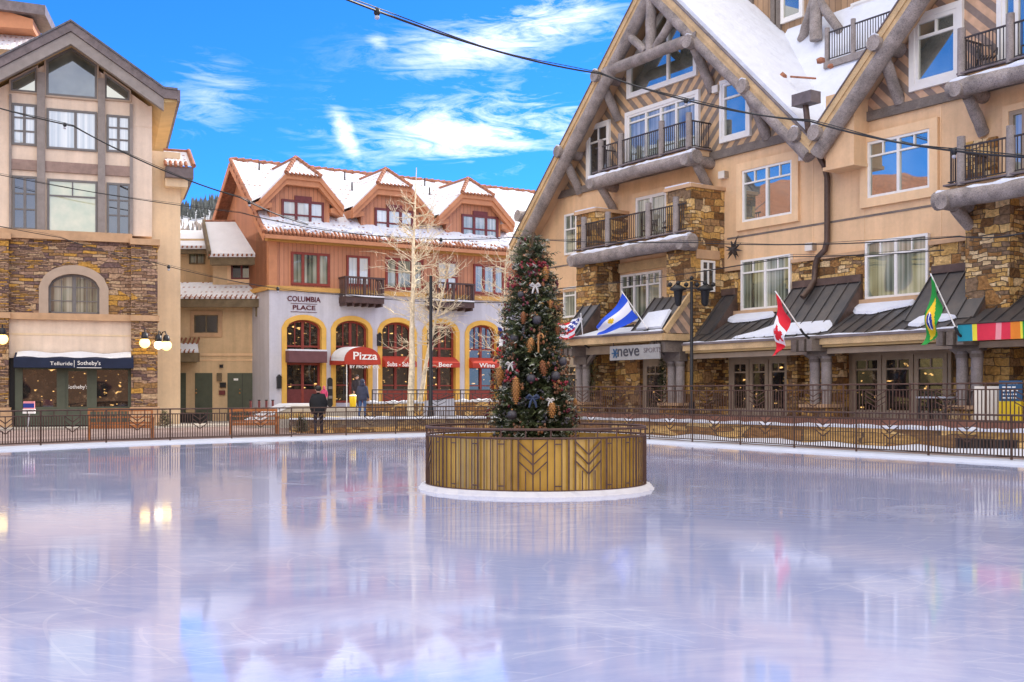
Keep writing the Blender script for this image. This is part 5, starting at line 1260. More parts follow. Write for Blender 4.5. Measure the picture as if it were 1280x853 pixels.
# eave roof with heavy dark fascia
x0, zt = MF.hit(180, 353, -1.2); ex1, ez = MF.hit(337, 371.5, 1.0)
b = MB().mat('dark_fascia'); b.box(xL, ex1, -1.0, -.75, ez-.55, ez-.06).box(MF.hit(318, 380, .95)[0], ex1-.05, -.74, .1, ez-1.05, ez-.3); rf = b.build('roof', link)
b = MB().mat('snow_tiles'); b.idx([(xL, -1.05, ez), (ex1, -1.05, ez), (ex1-.2, 1.2, zt+.0), (xL, 1.2, zt), (xL, -1.05, ez-.1), (ex1, -1.05, ez-.1)], [(0, 1, 2, 3), (4, 5, 1, 0)])
b.build('roof_snow', rf)
b = MB().mat('tile_red')
for i in range(int((ex1-xL)/.28)): x = xL+.28*i; b.tube([(x, -1.14, ez-.06), (x, -.7, ez+.12)], .055, 6)
b.build('roof_tiles', rf)
# upper storey, two steps
x0, x1, zb1, zt1 = mrect(266, 332, 322, 362, -.8)
b = MB().mat('stucco_tan'); b.box(x0, x1+.6, .8, 4, zb1-.6, zt1+.3); b.build('upper_wall', link)
x2, _, zb2, zt2 = mrect(200, 268, 305, 356, -2.2)
b = MB().mat('stucco_tan'); b.box(x2, x0+.3, 2.2, 5, zb2-1, zt2+.3); b.build('upper_wall', link)
r = mrect(289, 315.5, 329, 349.5, -.8); window(link, r, .8, 'maroon_wood', 'glass_dark', (.5,), (), .09, .06, 'stucco_trim', .2)
r = mrect(236.5, 256.5, 313, 330.5, -2.2); window(link, r, 2.2, 'dark_fascia', 'glass_curtain', (.5,), (), .08, .06)
r = mrect(243, 273, 394, 416.5, 0); window(link, r, 0, 'dark_fascia', 'glass_dark', (.5,), (), .06, .05, 'cap_stone', .22)
xa, za = MF.hit(262, 317, .2); xb, _ = MF.hit(332, 318, .2); xc_, zc_ = MF.hit(254, 277, -3); 
b = MB().mat('snow'); b.idx([(xa, -.2, za), (xb+.3, -.2, za), (MF.hit(318, 276, -3)[0], 3, zc_), (xc_, 3, zc_), (xa, -.2, za-.2), (xb+.3, -.2, za-.2)], [(0, 1, 2, 3), (4, 5, 1, 0)])
up_ = b.build('upper_roof', link)
b = MB().mat('dark_fascia'); b.box(xa, xb+.3, -.15, .3, za-.62, za-.2); b.bar((xa, -.2, za-.1), (xc_, 3, zc_-.1), .14, .5); b.build('fascia', up_)
b = MB().mat('tile_red')
for i in range(int((xb+.3-xa)/.26)): x = xa+.26*i; b.tube([(x, -.28, za-.12), (x, .1, za+.12)], .055, 6)
b.tube([(xb+.3, -.25, za+.02), (MF.hit(318, 276, -3)[0], 3, zc_+.04)], .12, 7); b.tube([(xc_, 3.05, zc_), (MF.hit(318, 276, -3)[0], 3.05, zc_)], .1, 7); b.build('roof_tiles', up_)
xa2, za2 = MF.hit(200, 307, -1.4); xb2, _ = MF.hit(262, 307, -1.4); zc2 = MF.hit(230, 288, -4)[1]
b = MB().mat('snow'); b.idx([(xa2, 1.4, za2), (xb2, 1.4, za2), (xb2, 4, zc2), (xa2, 4, zc2), (xa2, 1.4, za2-.2), (xb2, 1.4, za2-.2)], [(0, 1, 2, 3), (4, 5, 1, 0)]); u2 = b.build('upper_roof', link)
b = MB().mat('tile_red')
for i in range(int((xb2-xa2)/.26)): x = xa2+.26*i; b.tube([(x, 1.32, za2-.1), (x, 1.8, za2+.1)], .055, 6)
b.mat('dark_fascia').box(xa2, xb2, 1.5, 1.8, za2-.45, za2-.2); b.build('roof_tiles', u2)
# doors, small canopy, fittings
for k, (xl, xr) in enumerate(((199, 232.5), (244, 265.5), (284.5, 322))):
    x0, zt = MF.hit(xl, 466.5); x1, _ = MF.hit(xr, 466.5)
    b = MB().mat('olive'); b.box(x0, x1, -.04, .05, .15, zt); 
    if k != 1: b.mat('iron_black').box((x0+x1)/2-.01, (x0+x1)/2+.01, -.046, .0, .2, zt)
    o = b.build('door', link); h = MB().mat('cone_gold'); ico(h, (x0+(x1-x0)*(.42 if k != 1 else .08), -.1, 1.75), .06, 1); ico(h, (x0+(x1-x0)*(.42 if k != 1 else .08), -.07, 1.95), .035, 1); h.build('handle', o)
    if k == 2: MB().mat('letter_white').box(x0+.35, x0+.6, -.05, -.03, zt-.42, zt-.3).build('door_plate', o)
for (px, py, w, h, m) in ((277, 458, .09, .09, 'iron_black'), (274.5, 471.5, .13, .22, 'dark_fascia'), (279, 481.5, .16, .14, 'iron_black'), (278, 491, .16, .12, 'maroon_wood')):
    x, z = MF.hit(px, py); MB().mat(m).box(x-w, x+w, -.12, .02, z-h, z+h).build('wall_fitting', link)
x, zt = MF.hit(328, 464); MB().mat('dark_fascia').tube([(x, -.06, .2), (x, -.06, zt)], .035, 8).build('wall_pipe', link)
# little tiled canopy on the left
x0, zt = MF.hit(190, 425, .0); x1, zf = MF.hit(248, 441, 1.2)
b = MB().mat('dark_fascia'); b.box(x0, x1, -1.2, -.95, zf-.5, zf).box(x0, x1-.4, -1.0, 0, zf-.5, zf-.3); o = b.build('door_canopy', link)
b = MB().mat('snow'); b.face([(x0, -1.2, zf+.08), (x1, -1.2, zf+.08), (x1-.25, -.45, zf+.56), (x0, -.45, zf+.56)]); b.face([(x0, -1.2, zf), (x1, -1.2, zf), (x1, -1.2, zf+.08), (x0, -1.2, zf+.08)]); b.build('snow_cap', o)
b = MB().mat('tile_red')
for i in range(int((x1-x0)/.24)): x = x0+.24*i; b.tube([(x, -1.26, zf+.02), (x, -1.0, zf+.16)], .055, 6); b.tube([(x, -.55, zf+.5), (x-.02, .0, zf+.85)], .055, 6)
b.build('canopy_tiles', o)
b = MB().mat('awning_navy'); x0, z0 = MF.hit(190, 471, 1.0); x1, _ = MF.hit(211, 471, 1.0); b.prism_x([(.02, z0+.95), (-1.0, z0+.1), (-1.0, z0-.05), (.02, z0-.05)], x0, x1-.05); b.build('awning', link)

# ================================================================== LEFT: stone and stucco house with the glazed gable
left = thing('corner_house', 'cream stucco and stacked stone house with glazed gable above a navy shop awning', 'building', (*LF.o, 0), LF.th)
hx = lambda px: LF.hit(px, 300)[0]
Hl = lambda px, py, off=0: LF.hit(px, py, off)
x13, x165 = hx(13), hx(164.5); xc = hx(89)
zS = Hl(13, 288)[1]; z_s0 = Hl(13, 298)[1]; zB = Hl(13, 391)[1]
WL = 2*xc                                      # mirror of the right corner
# walls
zE = Hl(190, 128)[1]
b = MB().mat('stucco_pale'); b.box(WL, 0, 0, 9, zS, zE-.3); b.prism([(WL, zE-.3), (0, zE-.3), (xc, zE-.3+(0-xc)*.66)], .0, 9); b.build('wall', left)
b = MB().mat('stone_ledge'); AX = (hx(60.6), hx(124.3)); az0 = Hl(60, 392)[1]; azt = Hl(92, 343)[1]
pierced(b, WL-.3, .02, zB, z_s0+.05, -.12, [(AX[0], AX[1], az0+.02, azt-.62, .62)], .3, 'stone_ledge', 'pale_trim'); b.mat('stone_ledge').box(WL-.3, AX[0]-.02, -.119, 8, zB, z_s0).box(AX[1]+.02, .02, -.119, 8, zB, z_s0); b.build('stone_wall', left)
b = MB(); arch_ring(b, AX[0], AX[1], az0, azt-.62, .62, .40, -.2, -.1, 'pale_trim'); ar = b.build('arch_surround', left)
f = MB().mat('grey_frame'); x0, x1 = AX; zs = azt-.62; y = .08
ap = arch_pts(x0, x1, zs, .62); ai = arch_pts(x0+.1, x1-.1, zs, .52)
for k in range(len(ap)-1): f.prism([ai[k], ai[k+1], ap[k+1], ap[k]], y, y+.1)
f.box(x0, x0+.1, y, y+.1, az0, zs).box(x1-.1, x1, y, y+.1, az0, zs).box(x0, x1, y, y+.1, az0, az0+.1); xm = (x0+x1)/2; f.box(xm-.08, xm+.08, y-.01, y+.1, az0, azt-.1)
for c in (.25, .75): xx = x0+(x1-x0)*c; f.box(xx-.02, xx+.02, y+.02, y+.1, az0, zs+.35)
for q in (.33, .68): zz = az0+(azt-az0)*q; f.box(x0, x1, y+.03, y+.1, zz-.02, zz+.02)
f.build('window', ar); MB().mat('glass_curtain').prism([(x0, az0), (x1, az0)]+list(reversed(arch_pts(x0, x1, zs, .62))), .14, .17).build('pane', ar)
# pilasters, bands
b = MB().mat('cap_stone'); b.box(WL-.4, x165+.02, -.3, .05, z_s0-.0, zS+.05); b.build('sill_band', left)
b = MB().mat('cap_stone'); b.box(WL-.4, x165+.02, -.32, .05, zB-.3, zB); b.build('stone_belt', left)
xp1 = Hl(197, 400, .45)[0]; xp0 = Hl(164, 400, .45)[0]
for (xa, xb) in ((xp0, xp1), (2*xc-xp1, 2*xc-xp0)):
    b = MB().mat('stone_ledge'); b.box(xa, xb, -.45, 1.2, .0, z_s0-.1); o = b.build('stone_pilaster', left)
    MB().mat('cap_stone').box(xa-.06, xb+.1, -.55, 1.2, z_s0-.1, z_s0+.18).build('pilaster_cap', o); MB().mat('cap_stone').box(xa-.03, xb+.08, -.52, 1.2, zB-.28, zB-.02).build('pilaster_band', o); MB().mat('cap_stone').box(xa-.06, xb+.1, -.55, 1.2, .9, 1.08).box(xa-.1, xb+.14, -.6, 1.2, .0, .897).build('pilaster_plinth', o)
zaw = Hl(90, 443)[1]
b = MB().mat('stucco_pale'); b.box(WL, x165, -.08, 9, zaw-.2, zB-.3); b.mat('stucco_cream').box(WL, x165, -.1, 0, zaw+.85, zaw+.93); b.build('panel_wall', left)
# posts and rails of the glazed bay
for (pa, pb_) in ((46.4, 56.5), (122.3, 131.5)):
    x0, x1 = hx(pa), hx(pb_); zz = zE+(0-xc)*.60-.7-abs((x0+x1)/2-xc)*.66; b = MB().mat('grey_post'); b.box(x0, x1, -.2, .05, zS+.05, zz+.3); b.build('bay_post', left)
z0 = Hl(13, 212)[1]; z1 = Hl(13, 199)[1]
b = MB().mat('band_brown'); b.box(x13, x165, -.1, .05, z0, z1); b.build('bay_rail', left)
for (xl, xr) in ((13, 14.5), (163.5, 166)): b = MB().mat('grey_post'); b.box(hx(xl)-.05, hx(xr), -.14, .05, zS+.05, zE-.2); b.build('bay_edge', left)
lw = lambda r, g, c, q, top=None: window(left, r, 0, 'grey_frame', g, c, q, .1, .08, None, .1, top)
lw(LF.rect(15, 46, 129, 181), 'glass_blind', (.5,), (.34, .66)); lw(LF.rect(58.3, 121.3, 135.5, 186), 'glass_blind', (.57,), ()); lw(LF.rect(133.2, 162.8, 143.5, 190), 'glass_blind', (.5,), (.34, .66))
lw(LF.rect(15.5, 46.8, 219.5, 287), 'glass_dark', (.5,), (.38, .67)); lw(LF.rect(59, 122, 223.5, 293), 'glass_shade', (), (.7,), (.5,)); lw(LF.rect(133.5, 162.8, 228.5, 294), 'glass_dark', (.5,), (.38, .67))
A, B_, C_, D_, E_ = Hl(57.8, 119.5), Hl(121.3, 127.5), Hl(121.3, 84), Hl(89, 63), Hl(57.8, 76)
zlow = A[1]; zsd = E_[1]; poly_window(left, [(A[0], zlow), (B_[0], zlow), (B_[0], zsd), (xc, zsd+.66*(B_[0]-A[0])/2), (A[0], zsd)], 0, 'grey_frame', 'glass_room', .1, .08, (), 'pale_trim', .08)
for (pa, pb_) in ((13.5, 46),):
    x0, x1 = hx(pa), hx(pb_); z0 = Hl(13.5, 114)[1]; h = .66*(x1-x0)
    poly_window(left, [(x0, z0), (x1, z0), (x1, z0+.45+h), (x0, z0+.45)], 0, 'grey_frame', 'glass_sky', .08, .08, (), 'pale_trim', .06)
    x0, x1 = 2*xc-x1, 2*xc-x0
    poly_window(left, [(x0, z0), (x1, z0), (x1, z0+.45), (x0, z0+.45+h)], 0, 'grey_frame', 'glass_sky', .08, .08, (), 'pale_trim', .06)
# roof: apex and eaves of the gable
OV = 1.5
xa_, za_ = Hl(88.5, 27, OV); xe, zee = Hl(205, 111, OV); xf, zff = Hl(222, 113, OV)
sl = (za_-zee)/(xe-xa_); xl_ = 2*xa_-xe; xl2 = 2*xa_-xf
top = [(xl2, zff), (xl_, zee), (xa_, za_), (xe, zee), (xf, zff)]
def off_(p, d): return [(x, z-d) for x, z in p]
b = MB().mat('soffit_yellow')
lo = [(xl2, zff-.5), (xl_, zee-.6), (xa_, za_-.75), (xe, zee-.6), (xf, zff-.5)]
n = 5
for i in range(n-1): b.prism([lo[i], lo[i+1], top[i+1], top[i]], -OV+.16, 10)
rf = b.build('roof', left)
f = MB().mat('fascia_dark')
for i in range(n-1): f.prism([off_(top, .42)[i], off_(top, .42)[i+1], top[i+1], top[i]], -OV, -OV+.15)
f.mat('grey_post')
for i in range(1, n-2): f.prism([off_(top, .98)[i], off_(top, .98)[i+1], off_(top, .44)[i+1], off_(top, .44)[i]], -OV+.08, -OV+.4)
f.mat('fascia_dark').box(xf-.02, xf+.12, -OV, 10, zff-.5, zff+.02).box(xl2-.12, xl2+.02, -OV, 10, zff-.5, zff+.02); f.build('fascia', rf)
e = MB().mat('roof_edge')
for i in range(n-1): e.prism([top[i], top[i+1], off_(top, -.09)[i+1], off_(top, -.09)[i]], -OV-.06, 10)
e.build('roof_edge', rf)
s = MB().mat('snow'); 
for i in range(n-1): s.prism([off_(top, -.093)[i], off_(top, -.093)[i+1], off_(top, -.16)[i+1], off_(top, -.16)[i]], -OV+.5, 10)
s.build('roof_snow', rf)
b = MB().mat('stucco_pale'); b.box(0-.9, 0, -.02, .3, zE-1.2, zee-.5); b.build('eave_block', left)
# rear wing
WO = 2.4
x1 = Hl(225.5, 300, -WO)[0]; zt = Hl(225, 196, -WO)[1]
b = MB().mat('stucco_cream'); b.box(-.8, x1, WO, 9, .0, zt+.2); b.build('rear_wing', left)
xa, za = Hl(207, 207, -(WO-.9)); xb, _ = Hl(242, 213, -(WO-.9)); zr = Hl(220, 189, -(WO+1.2))[1]
b = MB().mat('fascia_dark'); b.box(xa, xb, WO-.9, 8, za-.55, za); b.mat('stucco_cream').box(xa, xb-.25, WO-.6, 8, za-.95, za-.55); wr = b.build('wing_roof', left)
b = MB().mat('snow_tiles'); b.face([(xa, WO-.95, za+.03), (xb, WO-.95, za+.03), (xb-.1, WO+1.2, zr), (xa, WO+1.2, zr)]); b.build('roof_snow', wr)
b = MB().mat('tile_red')
for i in range(int((xb-xa)/.24)): x = xa+.24*i; b.tube([(x, WO-1.0, za+.0), (x, WO-.6, za+.26)], .085, 6)
b.tube([(xb, WO-1, za+.05), (xb-.1, WO+1.2, zr+.05)], .12, 7); b.tube([(xa, WO+1.2, zr), (xb, WO+1.2, zr)], .1, 7); b.build('roof_tiles', wr)
# shopfront
zf0 = .25; zst = Hl(90, 461)[1]
b = MB().mat('olive'); b.box(hx(19), x165-.05, -.1, .05, zf0, zf0+.85); b.box(hx(19), x165-.05, -.14, .0, zst-.05, zaw); 
for (pa, pb_) in ((19, 28.5), (71, 82), (112, 121), (160, 166)): b.box(hx(pa), hx(pb_), -.16, .05, zf0, zst)
b.mat('iron_black').box(WL, x165, .06, 8, 0, zaw-.2); sf = b.build('shopfront', left)
for (pa, pb_, g) in ((28.5, 71, 'glass_shop'), (121, 160, 'glass_shop_warm')):
    x0, x1 = hx(pa), hx(pb_); MB().mat(g).box(x0, x1, -.06, .0, zf0+.8, zst).build('shop_window', sf)
    d = MB().mat('olive'); d.box(x0+.2, x1-.2, -.13, -.05, zf0+.15, zf0+.65); d.build('shop_panel', sf)
x0, x1 = hx(82), hx(112); d = MB().mat('olive'); d.box(x0, x0+.12, -.12, 0, zf0, zst).box(x1-.12, x1, -.12, 0, zf0, zst).box(x0+.12, x1-.12, -.12, 0, zf0, zf0+.55).box(x0+.12, x1-.12, -.12, 0, zst-.12, zst); do = d.build('shop_door', sf)
MB().mat('glass_shop_warm').box(x0+.1, x1-.1, -.07, 0, zf0+.5, zst-.1).build('door_pane', sf)
text_mesh("Sotheby's", .24, 'door_lettering', 'letter_white', sf, ((x0+x1)/2, -.075, zst-.85), (1, 0, 0), bold=.004)
# navy awning with snow on it
x0, z0 = Hl(17, 447, 1.1); x1, _ = Hl(167, 447, 1.1); zb2 = Hl(90, 460, 1.1)[1]; zv = Hl(90, 452, 1.1)[1]
b = MB().mat('awning_navy'); b.prism_x([(-.1, zaw+.05), (-1.1, zv+.15), (-1.1, zb2), (-.1, zb2)], x0, x1); aw = b.build('awning', left)
s = MB().mat('snow'); k = 16
for i in range(k):
    xa, xb = x0+.1+(x1-x0-.2)*i/k, x0+.1+(x1-x0-.2)*(i+1)/k; h = [.06+.05*math.sin(i*.9), .06+.05*math.sin(i*.9+.9)]
    yl = -.98+.12*math.sin(i*1.3); yl2 = -.98+.12*math.sin((i+1)*1.3)
    zat = lambda y: zaw+.05+(y+.1)/(1.0)*(zaw-.1-zv)
    s.face([(xa, yl, zat(yl)+.01), (xb, yl2, zat(yl2)+.01), (xb, -.2, zat(-.2)+h[1]), (xa, -.2, zat(-.2)+h[0])])
s.build('snow_cap', aw)
xm = Hl(99, 455, 1.1)[0]; zm = (zv+zb2)/2+.04
text_mesh('Telluride', .23, 'lettering', 'letter_white', aw, (xm-.75, -1.105, zm), (1, 0, 0), bold=.0, sx=1.15); text_mesh("Sotheby's", .26, 'lettering', 'letter_white', aw, (xm+.42, -1.105, zm+.03), (1, 0, 0), bold=.001, sx=1.0)
MB().mat('letter_white').box(xm-.22, xm-.20, -1.112, -1.1, zm-.16, zm+.16).box(xm-.1, xm+.95, -1.112, -1.1, zm-.19, zm-.165).build('sign_rule', aw)

# ------------------------------------------------------------------ a higher roof behind the left house
v = W(20, 40, 62); bh = thing('hillside_house', 'snow roofed house with grey fascia rising behind the left gable', 'building', (v.x, v.y, 0), R(14))
Bx = lambda px, py, D: W(px, py, D)-Vector((v.x, v.y, 0))
b = MB().mat('stucco_cream'); b.box(-9, 2.0, 1.0, 8, 2, 21.4); b.build('wall', bh)
b = MB().mat('snow_tiles'); b.face([(-9, -.5, 20.6), (.8, -.5, 20.6), (.8, 2.6, 23.0), (-9, 2.6, 23.0)]); rr = b.build('roof', bh)
b = MB().mat('orange_trim'); b.prism([(-4, 21.9), (.9, 21.9), (.9, 22.45), (-1, 22.9), (-4, 24.0)], -.2, 3); b.build('gable', bh)
b = MB().mat('fascia_dark'); b.prism([(-4, 23.9), (-.9, 22.75), (1.6, 22.6), (1.6, 23.15), (-.9, 23.3), (-4, 24.7)], -.6, 3); b.build('fascia', rr)
# ================================================================== lamps
def pole_lamp(label, base, h, r=.055, heads=False, name='lamp_post'):
    t = thing(name, label, 'lamp post', base)
    b = MB().mat('iron_black'); b.tube([(0, 0, 0), (0, 0, .5), (0, 0, .55), (0, 0, h)], [r*1.9, r*1.7, r*1.15, r*.9], 12); b.build('pole', t)
    if heads:
        a = MB().mat('iron_black'); a.bar((-.75, 0, h-.25), (.75, 0, h-.25), .05); a.tube([(-.75, 0, h-.25), (-.5, 0, h-.02), (0, 0, h+.05), (.5, 0, h-.02), (.75, 0, h-.25)], .022, 6); ico(a, (0, 0, h+.12), .09, 1); a.build('crossarm', t)
        for sx in (-.5, .5):
            c = MB().mat('iron_black'); c.lathe([(.05, .18), (.3, .05), (.32, -.02), (.2, -.05), (.17, -.08), (.12, -.55), (.06, -.62), (.0, -.62)], (sx, 0, h-.3), 10); c.build('lantern', t)
            for k in range(3): d = MB().mat('iron_black'); ico(d, (sx-.3+.3*k, 0, h-.12+.06*(k == 1)), .1, 1); d.build('finial', t)
    return t
pole_lamp('tall plain dark pole before the arched restaurant', (*W(538.5, 0, 49.6).xy, .6), W(0, 345, 49.6).z-.6, .075)
_p = RF.w(RF.hit(864.5, 515, 2.55)[0], -2.55, .86)
pole_lamp('black double lantern post standing by the shop porch', _p, RF.hit(864.5, 352, 2.55)[1]-.86, .06, True)
def globe_lamp(label, pos, rz, cols, arms, wall=True):
    t = thing('globe_lamp', label, 'wall lamp', pos, rz, 'globe lamps on the stone pilasters')
    for (dx, dy, m, r) in arms:
        b = MB().mat('lamp_cap'); b.tube([(0, .0, .42), (dx*.3, dy*.6, .62), (dx*.8, dy, .66), (dx, dy, .5)], .03, 6); b.lathe([(.03, .52), (.13, .45), (.16, .3), (.16, .16), (.0, .16)], (dx, dy, 0), 10); b.build('lamp_cap', t)
        g = MB().mat(m); ico(g, (dx, dy, 0), r, 3); g.build('globe', t)
pf = lambda px, py, off: LF.w(Hl(px, py, off)[0], -off, Hl(px, py, off)[1])
globe_lamp('lit yellow globe lamp on the right stone pilaster above the bench', pf(181, 429, .85), LF.th, None, [(0, 0, 'globe_warm', .24)])
globe_lamp('lit yellow globe lamp on the stone pilaster at the left edge', pf(3, 424, .85), LF.th, None, [(0, 0, 'globe_warm', .24)])
globe_lamp('twin lit globe lamp at the outer corner of the stone pilaster', pf(201, 432, .3), LF.th, None, [(.25, -.05, 'globe_warm', .24), (-.12, -.35, 'globe_white', .2)])

# ================================================================== string lights
def string_cable(label, pts, sag, r=.022, bulbs=()):
    """pts: world points the cable is tied to; sags between them"""
    t = thing('string_lights', label, 'cable', pts[0], 0, 'light cables over the rink'); o = pts[0]
    b = MB().mat('iron_black'); path = []
    for i, (a, c) in enumerate(zip(pts, pts[1:])):
        for k in range(17 if i == len(pts)-2 else 16):
            f = k/16; p = a.lerp(c, f); p.z -= sag[i]*4*f*(1-f); path.append(p-o)
    b.tube(path, r, 5); b.tube([p+Vector((0, .0, .045+.03*math.sin(i*.6))) for i, p in enumerate(path)], r*.5, 4); b.build('wire', t)
    for f in bulbs:
        p = path[int(f*(len(path)-1))]; s = MB().mat('iron_black'); s.lathe([(.02, .08), (.07, .04), (.08, -.06), (.05, -.1)], p, 8); s.mat('slate_grey'); ico(s, p+Vector((0, 0, -.15)), .065, 1); s.build('lamp_socket', t)
string_cable('thick light cable from the top of the sky down to the right gables', [W(405, -12, 24), W(750, 92, 40), W(1013, 152, 35.5), W(1300, 198, 27)], [.25, .25, .2], .03, (.06, .48, .9))
string_cable('light cable from the left gable down past the first dormer', [LF.w(-9, -2, Hl(0, 117, 2)[1]), W(92, 158, 48), W(300, 247, 50), W(385, 281, 55)], [.1, .25, .1], .03, (.33, .72))
string_cable('thin light cable crossing below the eaves to the right stone pier', [LF.w(-9, -1, Hl(0, 207, 1)[1]), W(300, 266, 52), W(500, 297, 52), W(640, 297, 50), W(860, 303, 40), W(1200, 296, 31), W(1300, 287, 28)], [.2, .2, .1, .1, .15, .1], .018, (.4,))
string_cable('lowest light cable running past the tall aspen trunk', [LF.w(-9, -1, Hl(0, 270, 1)[1]), W(75, 297, 48), W(195, 329, 51), W(432, 369, 55), W(640, 378, 52), W(700, 361, 48), W(990, 321, 38), W(1180, 313, 33)], [.05, .1, .25, .15, .05, .1, .05], .016, (.3, .38, .5))

# ================================================================== flags
def flag(name, label, hoist_a, hoist_b, fly_a, fly_b, off, paint, mount, tip, nu=26, nv=16, ripple=.12, folds=3.0, emblem=None):
    """cloth between four photo points on a plane before the facade; u runs from the pole outwards, v downwards"""
    P3 = lambda q: Vector((RF.hit(*q, off)[0], -off, RF.hit(*q, off)[1]))
    A, B_, C_, D_ = P3(hoist_a), P3(hoist_b), P3(fly_a), P3(fly_b)
    m3 = P3(mount); t3 = P3(tip); m3.y = -off+.55
    o = thing(name, label, 'flag', RF.w(m3.x, m3.y, m3.z), TR, 'national flags on the porch')
    b = MB(); g = [[None]*(nv+1) for _ in range(nu+1)]
    for i in range(nu+1):
        for j in range(nv+1):
            u, v = i/nu, j/nv; p = A.lerp(B_, v).lerp(C_.lerp(D_, v), u)
            p.y += ripple*u**.5*math.sin(u*folds*6.28+v*1.2)+.05*math.sin(v*7+u*4); p.z += -.12*math.sin(math.pi*u)*(1 if ripple < .2 else .5); g[i][j] = p-m3
    for i in range(nu):
        for j in range(nv): b.mat(paint((i+.5)/nu, (j+.5)/nv)); b.face([g[i][j], g[i][j+1], g[i+1][j+1], g[i+1][j]], True)
    b.build('cloth', o)
    t3.y = -off
    MB().mat('white_cloth').tube([(0, 0, 0), tuple(t3-m3)], .022, 8).build('flag_pole', o)
    c = MB().mat('iron_black'); c.tube([(0, .3, -.15), (0, 0, 0), tuple((t3-m3)*.12)], .04, 8); c.build('bracket', o)
    return o
def arg(u, v):
    if abs(u-.5)**2*3.2+abs(v-.5)**2*1.6 < .018: return 'flag_yellow'
    return 'flag_white' if 1/3 < v < 2/3 else 'flag_blue'
flag('flag', 'blue and white striped flag with a gold sun flying over the shop sign', (778, 367), (797, 397), (744, 408), (746, 419), 3.6, arg, (800, 417), (777, 364), ripple=.1, folds=1.2)
def can(u, v):
    if u < .28 or u > .72: return 'flag_red'
    x, y = (u-.5)/.22, (v-.5)/.5; r = math.hypot(x, y); a = math.atan2(x, -y)
    return 'flag_red' if r < .3+.42*abs(math.cos(a*2.5)) and y < .6 else 'flag_white'
flag('flag', 'red and white flag with a red leaf hanging from the porch', (970, 367), (987, 399), (966, 446), (975, 442), 3.4, can, (990, 417), (969, 364), nu=34, nv=22, ripple=.16, folds=1.5)
def bra(u, v):
    x, y = abs(u-.5)/.42, abs(v-.5)/.4
    if math.hypot((u-.5)*1.35, v-.5) < .2: return 'flag_white' if abs(v-.5-(u-.5)*.3) < .03 else 'flag_navy'
    return 'flag_yellow' if x+y < 1 else 'flag_green'
flag('flag', 'green and yellow flag with a blue disc hanging beside the striped banner', (1164, 345), (1177, 382), (1152, 432), (1165, 430), 3.4, bra, (1183, 417), (1163, 342), nu=34, nv=22, ripple=.16, folds=1.5)
def jack(u, v):
    if u < .42 and v < .55: return 'flag_navy' if (int(u*14)+int(v*12)) % 3 else 'flag_white'
    return 'flag_red' if int(v*7) % 2 == 0 else 'flag_white'
flag('flag', 'red white and navy striped flag half behind the christmas tree', (724, 396), (718, 418), (698, 404), (703, 424), 3.5, jack, (716, 430), (726, 392), ripple=.12, folds=1.5)
def red2(u, v): return 'flag_navy' if u < .25 and v < .6 else ('flag_white' if u < .55 else 'flag_red')
flag('flag', 'limp red and white flag showing left of the christmas tree', (622, 409), (633, 413), (622, 450), (632, 446), 3.5, red2, (640, 430), (622, 405), ripple=.12, folds=1.2)
# long striped banner on the right porch
x0, z0 = RF.hit(1197, 427, 2.75); x1, _ = RF.hit(1340, 420, 2.75); z1 = RF.hit(1197, 406.5, 2.75)[1]; zr = RF.hit(1278, 402.5, 2.75)[1]-RF.hit(1197, 406.5, 2.75)[1]
bn = thing('striped_banner', 'long banner of coloured stripes along the right porch edge', 'banner', RF.w(x0, -2.75, z0), TR)
b = MB(); segs = [(1197, 'ban_teal'), (1215, 'ban_yellow'), (1221, 'ban_red'), (1245, 'ban_pink'), (1252, 'ban_red'), (1263, 'ban_orange'), (1275, 'ban_yellow'), (1278, 'flag_green'), (1290, 'ban_teal'), (1305, None)]
for (pa, m), (pb_, _) in zip(segs, segs[1:]):
    xa, xb = RF.hit(pa, 420, 2.75)[0]-x0, RF.hit(pb_, 420, 2.75)[0]-x0; b.mat(m); k = 3
    for i in range(k):
        p, q = xa+(xb-xa)*i/k, xa+(xb-xa)*(i+1)/k; f = lambda x, z: (x, .03*math.sin(x*4)*(1-z/(z1-z0)), z)
        b.face([f(p, 0), f(q, 0), f(q, z1-z0), f(p, z1-z0)])
b.build('cloth', bn); MB().mat('iron').tube([(0, 0, z1-z0+.02), (x1-x0, 0, z1-z0+.02)], .025, 6).build('rod', bn)

# ================================================================== street furniture
def bench(label, loc, rz, w, h):
    t = thing('wooden_bench', label, 'bench', loc, rz, 'wooden benches'); m = 'wood_bench'; s = h/.95
    b = MB().mat(m)
    for i in range(5): b.box(-w/2, w/2, -.26+i*.1, -.18+i*.1, .42*s, .45*s)
    b.box(-w/2, w/2, -.27, -.24, .34*s, .42*s); b.build('seat', t)
    b = MB().mat(m); b.bar((-w/2, .3, h-.04), (w/2, .3, h-.04), .05, .1); b.bar((-w/2, .25, .5*s), (w/2, .25, .5*s), .04, .07); b.bar((-w/2, .27, .68*s), (w/2, .27, .68*s), .03, .05)
    n = int(w/.11)
    for i in range(n): x = -w/2+.06+(w-.12)*i/(n-1); b.bar((x, .25, .5*s), (x, .3, h-.07), .045, .02)
    b.build('backrest', t)
    for x in (-w/2+.03, w/2-.03):
        MB().mat(m).box(x-.04, x+.04, -.26, -.18, 0, .64*s).build('leg', t); MB().mat(m).bar((x, .22, 0), (x, .3, h-.02), .08, .08).build('leg', t); MB().mat(m).box(x-.045, x+.045, -.3, .28, .64*s, .69*s).build('armrest', t)
    return t
v = W(150, 552, 39.0); bench('long wooden slat bench facing the ice below the navy awning', (v.x, v.y+.1, .11), R(39)*.55, 2.15, 1.06)
v = W(317.5, 540, 44.0); bench('wooden slat bench in front of the wide green door', (v.x, v.y, .11), R(30)*.6, 1.85, .98)
